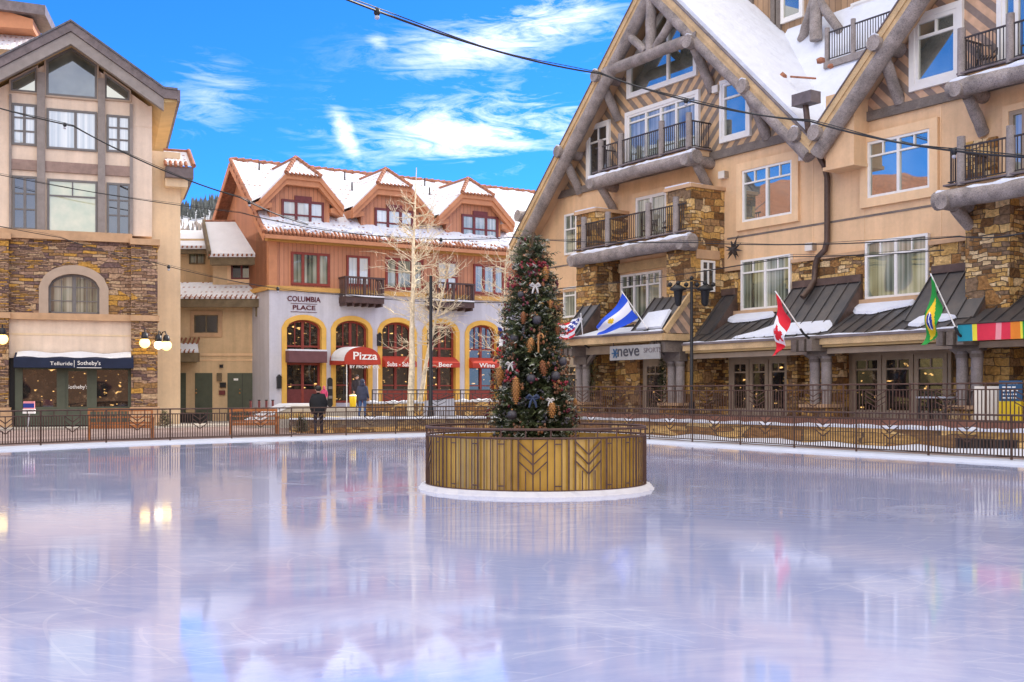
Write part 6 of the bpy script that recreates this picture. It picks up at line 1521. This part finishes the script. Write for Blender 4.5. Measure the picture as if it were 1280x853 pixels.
v = W(33, 533, 44); fb = thing('flyer_box', 'small lilac and white flyer box on a leaning pole', 'box', (v.x, v.y, .2), .3)
MB().mat('slate_grey').tube([(0, 0, 0), (.12, 0, .75)], .025, 8).build('pole', fb); MB().mat('ban_pink').box(-.1, .3, -.12, .12, .9, 1.2).mat('flag_navy').box(-.1, .3, -.13, -.121, .95, 1.12).mat('white_cloth').box(-.12, .32, -.14, .14, .72, .9).build('tray', fb)
tb = thing('planter_trough', 'black planter trough at the foot of the tan house wall', 'planter', (*W(240, 536, 58).xy, .2), 0)
MB().mat('tub_black').prism_x([(-.25, 0), (.25, 0), (.3, .5), (-.3, .5)], -.72, .72).build('tub', tb); MB().mat('bark_dark').box(-.68, .68, -.24, .24, .5, .53).build('soil', tb)
def shrub(label, loc, h, r, seed):
    rnd = random.Random(seed); t = thing('small_fir', label, 'shrub', loc, 0, 'small firs by the fence'); MB().mat('bark_dark').tube([(0, 0, 0), (0, 0, h*.8)], [.03, .008], 6).build('trunk', t); b = MB()
    for i in range(700):
        b.mat(rnd.choice(('needle_a', 'needle_b', 'needle_c'))); f = 1-math.sqrt(rnd.random()); z = .06+f*h*.95; a = rnd.uniform(0, 6.28); q = r*(1-f*.85)*rnd.uniform(.3, 1)
        p = Vector((math.cos(a)*q, math.sin(a)*q, z)); d = Vector((math.cos(a), math.sin(a), rnd.uniform(-.2, .9))).normalized()*.13; s = Vector((-math.sin(a), math.cos(a), .2))*.02; b.face([p-s, p+s, p+d])
    b.build('crown', t)
shrub('small dark fir left of the black trough', (*W(206, 537, 50).xy, .18), .85, .38, 3); shrub('small dark fir right of the far bench', (*W(377, 542, 45).xy, .11), .8, .32, 5)
# steps with sloping snowy side walls
st = thing('stone_steps', 'stone steps with sloping snow capped side walls before the white house', 'steps', (*W(372, 512, 54).xy, .1), R(12))
for k, (y, xs) in enumerate(((-1.6, 0), (-.5, -.3), (.6, -.55))):
    b = MB().mat('concrete'); x0, x1, x2 = -1.9+xs, -.3+xs, 1.2+xs
    b.prism([(x0, -.1), (x2, -.1), (x2, 1.0), (x1, 1.0), (x0, .25)], y, y+.3); o = b.build('side_wall', st)
    s = MB().mat('snow'); s.prism([(x0-.05, .26), (x1, 1.02), (x2, 1.02), (x2, 1.13), (x1-.03, 1.13), (x0-.05, .36)], y-.05, y+.36); s.build('snow_cap', o)
b = MB().mat('concrete')
for i in range(5): b.box(-1.9+.35*i, 1.2, -1.3, 1.8, -.1, .2+.17*i-(.002*i))
b.build('treads', st)
gb = tag(MB().mat('straw').slab([(-.7, -.9), (1.5, -.9), (1.6, 1.2), (-.5, 1.2)], 0, .05).build('planting_mulch'), None, None); gb['kind'] = 'stuff'; gb.location = (*W(375, 508, 51).xy, .6)
b = MB(); rnd = random.Random(5)
for i in range(900):
    b.mat(rnd.choice(('straw', 'straw', 'cone_gold'))); x, y = rnd.uniform(-1.0, 1.0), rnd.uniform(-.7, .7); h = rnd.uniform(.1, .42)*(1-.3*abs(x)); d = Vector((rnd.uniform(-.25, .25), rnd.uniform(-.2, .2), h)); p = Vector((x, y, 0)); s = Vector((.014, rnd.uniform(-.01, .01), 0)); b.face([p-s, p+s, p+d])
o = b.build('ornamental_grass', None, (*W(377, 508, 49.5).xy, .6)); tag(o, 'pale dry ornamental grass bed behind the dark coated man', 'plant bed')
def post(px, py, h, label):
    v = W(px, py, 57); t = thing('marker_post', label, 'post', (v.x, v.y, .9), 0, 'small red posts by the steps'); MB().mat('maroon_wood').box(-.05, .05, -.05, .05, -.5, h).build('shaft', t); MB().mat('iron_black').box(-.065, .065, -.065, .065, h, h+.05).build('post_cap', t)
for q in ((313.5, 'leftmost small red post by the snowy steps'), (324, 'second small red post from the left by the snowy steps'), (333, 'third small red post from the left by the snowy steps'), (341, 'rightmost small red post by the snowy steps, nearest the white wall')): post(q[0], 505, .45, q[1])
# planting boxes of stone and a grey board on the raised plaza
def stone_box(label, px0, px1, D, z0, z1, m='stone_wall'):
    a, c = W(px0, 0, D), W(px1, 0, D+1.2); d = Vector((c.x-a.x, c.y-a.y)); t = thing('stone_planter', label, 'planter', (a.x, a.y, 0), math.atan2(d.y, d.x), 'stone planters before the arches'); w = d.length
    MB().mat(m).box(0, w, 0, 1.2, z0, z1).build('stonework', t); s = MB().mat('snow'); s.box(-.05, w+.05, -.06, 1.25, z1+.003, z1+.09)
    for i in range(14): ico(s, (w*random.random(), random.uniform(0, 1.0), z1+.06), random.uniform(.1, .2), 1, (1.4, 1, .6), .1)
    s.build('snow_cap', t)
stone_box('low stone planter with snow at the foot of the tall aspen', 468, 529, 50.8, .6, 1.25); stone_box('low stone planter with snow below the wine awning', 574, 626, 53.5, .6, 1.3)
v = W(549, 512, 51.6); t = thing('folding_board', 'pale grey board leaning between the two stone planters', 'board', (v.x, v.y, .6), R(15)); MB().mat('slate_grey').hexa([(-.72, -.05, 0), (.72, -.05, 0), (.72, .0, 0), (-.72, .0, 0)], [(-.66, .1, .78), (.72, .1, .88), (.72, .15, .88), (-.66, .15, .78)]).build('board', t); MB().mat('iron_black').bar((-.1, .1, .8), (.75, .08, 1.05), .04).build('brace', t)
ss = b = MB().mat('snow'); b.slab([W(440, 0, 50).xy, W(530, 0, 51).xy, W(628, 0, 53).xy, W(628, 0, 51).xy, W(530, 0, 49.3).xy, W(440, 0, 48.2).xy][::-1], .60, .68); o = b.build('snow_bank'); o['kind'] = 'stuff'
# snowboard, yellow bag and rubbish bin near the entrance
v = W(412.5, 503, 59); t = thing('snowboard', 'black snowboard standing upright against the white pier', 'snowboard', (v.x, v.y, 1.0), .5)
pts = [(.15*math.cos(a)*(1 if True else 1), .78+(.62 if math.sin(a) > 0 else -.62)+.16*math.sin(a)) for a in [2*math.pi*i/20 for i in range(20)]]
MB().mat('iron_black').prism(pts, -.02, .02).build('board', t); MB().mat('grey_frame').box(-.1, .1, -.1, -.021, .45, .6).box(-.1, .1, -.1, -.021, .95, 1.1).build('binding', t)
v = W(441, 505, 57); t = thing('rubbish_bin', 'bright yellow bin beside the restaurant entrance pole', 'bin', (v.x, v.y, .98), .2); MB().mat('sign_yellow').lathe([(.0, 0), (.15, 0), (.18, .62), (.13, .70), (0, .70)], n=14).build('bin_body', t); MB().mat('white_cloth').lathe([(.05, .71), (.185, .66), (.19, .60)], n=14).build('liner', t)
# signs and furniture on the right terrace
TW = lambda px, off, z=.86: RF.w(RF.hit(px, 500, off)[0], -off, z)
t = thing('folding_sign', 'white folding sign board standing behind the terrace railing', 'sign', TW(1236, 2.0), TR+.5)
MB().mat('box_white').hexa([(-.4, -.3, 0), (.4, -.3, 0), (.4, -.25, 0), (-.4, -.25, 0)], [(-.38, -.04, 1.05), (.38, -.04, 1.05), (.38, .0, 1.05), (-.38, .0, 1.05)]).build('front_board', t); MB().mat('box_white').hexa([(-.4, .3, 0), (.4, .3, 0), (.4, .25, 0), (-.4, .25, 0)], [(-.38, .04, 1.05), (.38, .04, 1.05), (.38, .005, 1.05), (-.38, .005, 1.05)]).build('rear_board', t)
t = thing('menu_board', 'yellow board with a blue chalk lettered panel above it', 'sign', TW(1264, 2.2), TR+.25)
MB().mat('sign_yellow').box(-.3, .3, -.1, .1, 0, .62).build('stand', t); MB().mat('sign_blue').box(-.31, .31, -.06, .02, .63, 1.2).build('panel', t); b = MB().mat('letter_white'); rnd = random.Random(2)
for i in range(5):
    x = -.22
    while x < .15: w = rnd.uniform(.04, .12); b.box(x, min(.24, x+w), -.066, -.061, 1.1-i*.1, 1.135-i*.1); x += w+.03
b.build('lettering', t)
for k, (px, off, rz, lab) in enumerate(((1160, 1.2, .3, 'dark metal terrace chair nearest the shop door, left of the others'), (1180, 1.7, 1.5, 'dark metal terrace chair turned sideways before the stone pedestal'), (1198, 2.1, -.8, 'dark metal terrace chair at the right, before the twin posts'))): patio_chair(lab, TW(px, off), TR+rz)
v = TW(1172, 2.0); t = thing('terrace_table', 'grey rectangular terrace table among the dark chairs', 'table', v, TR+.1); MB().mat('slate_grey').box(-.5, .5, -.35, .35, .70, .75).build('tabletop', t)
for sx in (-.42, .42):
    for sy in (-.28, .28): MB().mat('iron').box(sx-.025, sx+.025, sy-.025, sy+.025, 0, .70).build('leg', t)

# ================================================================== people
def person(label, loc, rz, height, coat, trousers, hair, step=.16, hood=False, arm=.1, bulk=1.0):
    s = height/1.78
    pts = {'pel': (0, 0, .95), 'sp': (0, .01, 1.12), 'ch': (0, .0, 1.32), 'nb': (0, -.01, 1.47), 'nk': (0, -.015, 1.55), 'hd': (0, -.03, 1.64), 'ht': (0, -.02, 1.745),
           'hl': (-.1, 0, .92), 'kl': (-.11, -step*.5, .5), 'al': (-.11, step*.2-step*.5, .09), 'tl': (-.12, -step*.3-.18, .035),
           'hr': (.1, 0, .92), 'kr': (.11, step*.2, .5), 'ar': (.11, step*.9, .10), 'tr': (.12, step*.9-.16, .035),
           'sl': (-.19, .0, 1.42), 'el': (-.27, arm*.3, 1.15), 'wl': (-.25, -arm, .92), 'fl': (-.24, -arm-.03, .83),
           'sr': (.19, .0, 1.42), 'er': (.27, -arm*.2, 1.15), 'wr': (.25, -arm*1.3, .92), 'fr': (.24, -arm*1.3-.03, .83)}
    rad = {'pel': .15*bulk, 'sp': .15*bulk, 'ch': .165*bulk, 'nb': .085, 'nk': .06, 'hd': .098, 'ht': .078, 'hl': .105, 'kl': .075, 'al': .055, 'tl': .04, 'hr': .105, 'kr': .075, 'ar': .055, 'tr': .04, 'sl': .085*bulk, 'el': .065*bulk, 'wl': .045, 'fl': .04, 'sr': .085*bulk, 'er': .065*bulk, 'wr': .045, 'fr': .04}
    ed = [('pel', 'sp'), ('sp', 'ch'), ('ch', 'nb'), ('nb', 'nk'), ('nk', 'hd'), ('hd', 'ht'), ('pel', 'hl'), ('hl', 'kl'), ('kl', 'al'), ('al', 'tl'), ('pel', 'hr'), ('hr', 'kr'), ('kr', 'ar'), ('ar', 'tr'), ('ch', 'sl'), ('sl', 'el'), ('el', 'wl'), ('wl', 'fl'), ('ch', 'sr'), ('sr', 'er'), ('er', 'wr'), ('wr', 'fr')]
    ks = list(pts); me = bpy.data.meshes.new('body'); me.from_pydata([Vector(pts[k])*s for k in ks], [(ks.index(a), ks.index(b_)) for a, b_ in ed], [])
    o = bpy.data.objects.new('body', me); C.objects.link(o); o.modifiers.new('skin', 'SKIN'); sv = me.skin_vertices[0].data
    for i, k in enumerate(ks): sv[i].radius = (rad[k]*s, rad[k]*s*(.72 if k in ('pel', 'sp', 'ch') else 1)); sv[i].use_root = (k == 'pel')
    m = o.modifiers.new('sub', 'SUBSURF'); m.levels = 2; m.render_levels = 2
    dg = bpy.context.evaluated_depsgraph_get(); nm = bpy.data.meshes.new_from_object(o.evaluated_get(dg)); bpy.data.objects.remove(o)
    for k in (coat, trousers, 'skin', 'iron_black'): nm.materials.append(MT[k])
    for f in nm.polygons:
        c = f.center/s; z = c.z
        f.material_index = 3 if z < .1 else 1 if z < .9 and abs(c.x) < .2 else 2 if z > 1.54 or z < .89 else 0
        f.use_smooth = True
    root = thing('person', label, 'person', loc, rz, 'people on the plaza')
    bo = bpy.data.objects.new('body', nm); C.objects.link(bo); bo.parent = root
    b = MB().mat(coat)   # the coat skirt, loose round the hips
    b.lathe([(.17*bulk, 1.44), (.225*bulk, 1.34), (.225*bulk, 1.1), (.215*bulk, .95), (.225*bulk, .82), (.20*bulk, .80)], n=20); b.v = [(x*s, y*.72*s, z*s) for x, y, z in b.v]; b.build('coat', root)
    h = MB().mat(coat if hood else hair); ico(h, (0, .02*s, 1.70*s), .125*s, 2, (.95, 1.05, 1.05 if hood else .85), .02)
    if hood: h.lathe([(.11*s, 1.5*s), (.13*s, 1.56*s), (.12*s, 1.62*s)], n=14)
    h.build('hood' if hood else 'hair', root)
    f = MB().mat('skin'); ico(f, (0, -.085*s, 1.63*s), .028*s, 1, (.8, 1, 1.2)); ico(f, (-.105*s, 0, 1.64*s), .03*s, 1, (.5, 1, 1.2)); ico(f, (.105*s, 0, 1.64*s), .03*s, 1, (.5, 1, 1.2)); f.build('nose_and_ears', root)
    for sx, q in ((-1, 'fl'), (1, 'fr')):
        g = MB().mat('skin'); c = Vector(pts[q])*s
        for i in range(4): x = c.x+(-.024+.016*i)*s; g.tube([(x, c.y-.0, c.z+.02), (x, c.y-.02, c.z-.05*s), (x, c.y-.045*s, c.z-.09*s+abs(i-1.4)*.008)], [.011*s, .010*s, .007*s], 6)
        g.tube([(c.x-sx*.03*s, c.y-.01, c.z+.03), (c.x-sx*.05*s, c.y-.05*s, c.z-.02)], [.012*s, .009*s], 6); g.build('hand', root)
    return root
v = W(398, 543.5, 43.3); person('man in a black coat and dark trousers seen from behind at the rink fence', (v.x, v.y, .11), math.pi+.2, 1.88, 'coat_black', 'trouser_dark', 'hair_dark', .2, False, .12, 1.22)
v = W(453, 519, 51); person('person in a navy hooded coat and blue jeans by the pizza canopy', (v.x, v.y, .62), math.pi-.3, 1.72, 'coat_navy', 'jeans_blue', 'hair_dark', .12, True, .16, 1.12)
v = W(405, 505, 57.5); person('person in a pink jacket behind the man in the black coat', (v.x, v.y, 1.0), .2, 1.08, 'coat_pink', 'trouser_dark', 'hair_dark', .1, True)
v = W(446, 505, 59); person('dark dressed person just inside the restaurant entrance', (v.x, v.y, 1.0), .6, 1.7, 'trouser_dark', 'trouser_dark', 'hair_dark', .1, False)

# ================================================================== houses across the square, met only in window panes and on the ice
def neighbour(label, loc, rz, w, d, h, hr, wall, roofm, floors=3, bays=7):
    t = thing('neighbour_house', label, 'building', loc, rz)
    MB().mat(wall).box(-w/2, w/2, 0, d, 0, h).build('wall', t)
    MB().mat(roofm).prism_x([(-1.0, h-.3), (d/2, h+hr), (d+1, h-.3)], -w/2-.6, w/2+.6).build('roof', t)
    for k in (-.28, .22):
        g = w*.13; x = w*k; MB().mat('orange_boards').prism([(x-g, h-1.2), (x+g, h-1.2), (x+g, h+.3), (x, h+.3+g*.9), (x-g, h+.3)], -.5, d/2).build('dormer', t)
    for f in range(floors):
        for i in range(bays):
            x = -w/2+w*(i+.5)/bays; z = 1.2+(h-1.0)*f/floors; window(t, (x-.75, x+.75, z, z+(h-1)/floors-1.5), 0, 'maroon_wood', 'glass_dark', (.5,), (), .1, .06)
mat('stucco_yellow', (.64, .47, .17), .9, .1, .8); mat('stucco_orange', (.56, .27, .12), .9, .1, .8)
neighbour('yellow stucco house across the square, left of the stone corner house', (-36, 36, 0), R(90-4), 32, 11, 13.4, 5.6, 'stucco_yellow', 'tile_red')
neighbour('orange stucco house across the ice behind the photographer', (-2, -27, 0), R(180), 46, 12, 11.5, 4.5, 'stucco_orange', 'tile_red', 3, 10)

# ================================================================== far hillside with its wood
vs = []; fs = []; nx, ny = 90, 30; rnd = random.Random(9)
def hz(x, y):
    f = max(0, min(1, (y-230)/240)); base = 75*f**.8
    return base*(1-.0012*(x+120)-.10*math.sin(x*.02))+3*math.sin(x*.05+y*.03)+2.0*math.sin(x*.13-y*.07)-4
for j in range(ny+1):
    for i in range(nx+1): x = -330+560*i/nx; y = 230+300*j/ny; vs.append((x, y, hz(x, y)+rnd.uniform(-.6, .6)))
for j in range(ny):
    for i in range(nx): a = j*(nx+1)+i; fs.append((a, a+1, a+nx+2, a+nx+1))
b = MB().mat('snow'); b.idx(vs, fs, True); struct(b.build('hills'))
mat('fir_far', (.095, .10, .09), .9, .4, .05); mat('aspen_far', (.30, .24, .19), .9, .3, .05)  # snow-dusted firs, colour lightened to stand in for distance haze
b = MB()
for i in range(9000):
    y = rnd.uniform(260, 490); x = rnd.uniform(-175, -70)*y/400; z = hz(x, y); u = z/80
    dens = .95 if u > .88 else .30 if math.sin(x*.06+y*.02)+rnd.uniform(-.7, .7) > .35 else .16
    if rnd.random() > dens: continue
    fir = u > .87 or rnd.random() < .22; b.mat('fir_far' if fir else 'aspen_far'); h = rnd.uniform(3, 6)*(1 if fir else .8); r = h*(.16 if fir else .11)
    a0 = rnd.uniform(0, 2)
    if fir:
        for k, (lo, hi, rr) in enumerate(((.08, .55, 1), (.35, .8, .72), (.6, 1.0, .45))):
            p = [(x+r*rr*math.cos(a0+q*1.2566), y+r*rr*math.sin(a0+q*1.2566), z+h*lo) for q in range(5)]+[(x, y, z+h*hi)]; b.idx(p, [(q, (q+1) % 5, 5) for q in range(5)])
    else:
        p = [(x+r*.25*math.cos(a0+q*2.1), y+r*.25*math.sin(a0+q*2.1), z) for q in range(3)]+[(x+r*math.cos(a0+q*2.1), y+r*math.sin(a0+q*2.1), z+h*.6) for q in range(3)]+[(x, y, z+h)]; b.idx(p, [(q, (q+1) % 3, 3+(q+1) % 3, 3+q) for q in range(3)]+[(3+q, 3+(q+1) % 3, 6) for q in range(3)])
o = b.build('forest'); o['kind'] = 'stuff'

# ================================================================== sky, sun, camera
SUN = Vector((.83, .55, 0)).normalized()*math.cos(R(SUN_EL))+Vector((0, 0, math.sin(R(SUN_EL))))
w = bpy.data.worlds.new('World'); SC.world = w; w.use_nodes = True; nt = w.node_tree; bg = nt.nodes['Background']
sk = nt.nodes.new('ShaderNodeTexSky'); sk.sky_type = 'NISHITA'; sk.sun_disc = False; sk.sun_elevation = R(SUN_EL); sk.sun_rotation = math.atan2(.83, .55); sk.altitude = 2900; sk.air_density = 1.0; sk.dust_density = .3; sk.ozone_density = 2.0
tint = nt.nodes.new('ShaderNodeMix'); tint.data_type = 'RGBA'; tint.blend_type = 'MULTIPLY'; tint.inputs[0].default_value = 1; L(nt, sk.outputs[0], tint.inputs[6]); tint.inputs[7].default_value = (*SKY_TINT, 1)
geo = nt.nodes.new('ShaderNodeTexCoord'); sp = nt.nodes.new('ShaderNodeSeparateXYZ'); L(nt, geo.outputs['Generated'], sp.inputs[0])
az = math_n(nt, 'ARCTAN2', sp.outputs[0], sp.outputs[1]); el = math_n(nt, 'ARCSINE', sp.outputs[2])
def cl_noise(sx, sy, rot, seed, det=6.0, rough=.6, dist=.6):
    cb = nt.nodes.new('ShaderNodeCombineXYZ'); L(nt, az, cb.inputs[0]); L(nt, el, cb.inputs[1])
    mp = nt.nodes.new('ShaderNodeMapping'); mp.inputs['Location'].default_value = (seed, seed*.7, 0); mp.inputs['Rotation'].default_value = (0, 0, rot); mp.inputs['Scale'].default_value = (sx, sy, 1); L(nt, cb.outputs[0], mp.inputs[0])
    n = N(nt, 'ShaderNodeTexNoise', Scale=1.0, Detail=det, Roughness=rough, Distortion=dist); L(nt, mp.outputs[0], n.inputs['Vector']); return n.outputs['Fac']
wisp = cl_noise(6, 22, .35, 3.3, 6.0, .6, 1.0); wisp2 = cl_noise(14, 60, .3, 8.1, 8.0, .7, 1.5)
nsum = math_n(nt, 'ADD', math_n(nt, 'MULTIPLY', wisp, .55), math_n(nt, 'MULTIPLY', wisp2, .45))
def blob(px, py, rx, ry, rot, k):
    """a cloud's place in the sky: azimuth and elevation of its middle, its spread and slant"""
    t = (px-HX)/FPX; a0 = math.atan(t); e0 = math.atan((HY-py)/FPX*math.cos(a0)); c_, s_ = math.cos(rot), math.sin(rot)
    dx = math_n(nt, 'SUBTRACT', az, a0); dy = math_n(nt, 'SUBTRACT', el, e0)
    u = math_n(nt, 'ADD', math_n(nt, 'MULTIPLY', dx, c_/rx), math_n(nt, 'MULTIPLY', dy, s_/rx)); v_ = math_n(nt, 'SUBTRACT', math_n(nt, 'MULTIPLY', dy, c_/ry), math_n(nt, 'MULTIPLY', dx, s_/ry))
    q = math_n(nt, 'ADD', math_n(nt, 'MULTIPLY', u, u), math_n(nt, 'MULTIPLY', v_, v_)); return math_n(nt, 'MULTIPLY', math_n(nt, 'POWER', 2.718, math_n(nt, 'MULTIPLY', q, -1.0)), k)
pp = lambda n_: n_/FPX
mask = None
for a in ((615, 160, pp(200), pp(52), .14, 1.0), (640, 42, pp(160), pp(40), .22, .95), (563, 62, pp(24), pp(30), -.9, .9), (432, 168, pp(16), pp(46), .45, .95), (262, 125, pp(60), pp(52), .1, .5), (473, 52, pp(18), pp(12), -.5, .6)):
    g = blob(*a); mask = g if mask is None else math_n(nt, 'MAXIMUM', mask, g)
nsum = math_n(nt, 'ADD', math_n(nt, 'MULTIPLY', math_n(nt, 'SUBTRACT', nsum, .5), 2.0), .5)
cov = math_n(nt, 'MULTIPLY', math_n(nt, 'SUBTRACT', math_n(nt, 'ADD', nsum, math_n(nt, 'MULTIPLY', mask, .40)), .62), 1.7)
cov = math_n(nt, 'MINIMUM', math_n(nt, 'MAXIMUM', math_n(nt, 'MULTIPLY', cov, mask), 0), .44)
# white veil added out of view, overhead and behind, as neutral fill light
up = nt.nodes.new('ShaderNodeMapRange'); L(nt, el, up.inputs[0]); up.inputs[1].default_value = .5; up.inputs[2].default_value = .85; up.clamp = True
back = nt.nodes.new('ShaderNodeMapRange'); L(nt, math_n(nt, 'MULTIPLY', sp.outputs[1], -1.0), back.inputs[0]); back.inputs[1].default_value = .25; back.inputs[2].default_value = .6; back.clamp = True
vl = math_n(nt, 'MULTIPLY', math_n(nt, 'MAXIMUM', up.outputs[0], math_n(nt, 'MULTIPLY', back.outputs[0], .85)), cl_noise(2.5, 3, .2, 5.0, 4.0)); vl = math_n(nt, 'MINIMUM', math_n(nt, 'MULTIPLY', vl, 1.7), .9)
cov = math_n(nt, 'MAXIMUM', cov, vl)
mx = nt.nodes.new('ShaderNodeMix'); mx.data_type = 'RGBA'; L(nt, cov, mx.inputs[0]); L(nt, tint.outputs[2], mx.inputs[6]); mx.inputs[7].default_value = (*[c*CLOUD for c in (1.0, .955, .90)], 1)
L(nt, mx.outputs[2], bg.inputs[0]); bg.inputs[1].default_value = SKY_K
sl = bpy.data.lights.new('sun', 'SUN'); sl.energy = SUN_E; sl.angle = R(.53); sl.color = (1.0, .93, .82)
so = bpy.data.objects.new('sun', sl); C.objects.link(so); so.rotation_euler = SUN.to_track_quat('Z', 'Y').to_euler(); so.location = (30, 20, 60)
cam = bpy.data.cameras.new('camera'); cam.sensor_width = 36; cam.lens = FPX/1280*36; cam.shift_y = (HY-426.5)/1280; cam.clip_start = .1; cam.clip_end = 5000
co = bpy.data.objects.new('camera', cam); C.objects.link(co); co.location = (0, 0, EYE); co.rotation_euler = (R(90), 0, 0); SC.camera = co
vs_ = SC.view_settings; vs_.view_transform = 'Standard'; vs_.look = 'None'; vs_.gamma = 1.0; vs_.use_curve_mapping = False; vs_.exposure = EXPO
SC.cycles.max_bounces = 6; SC.cycles.use_denoising = True
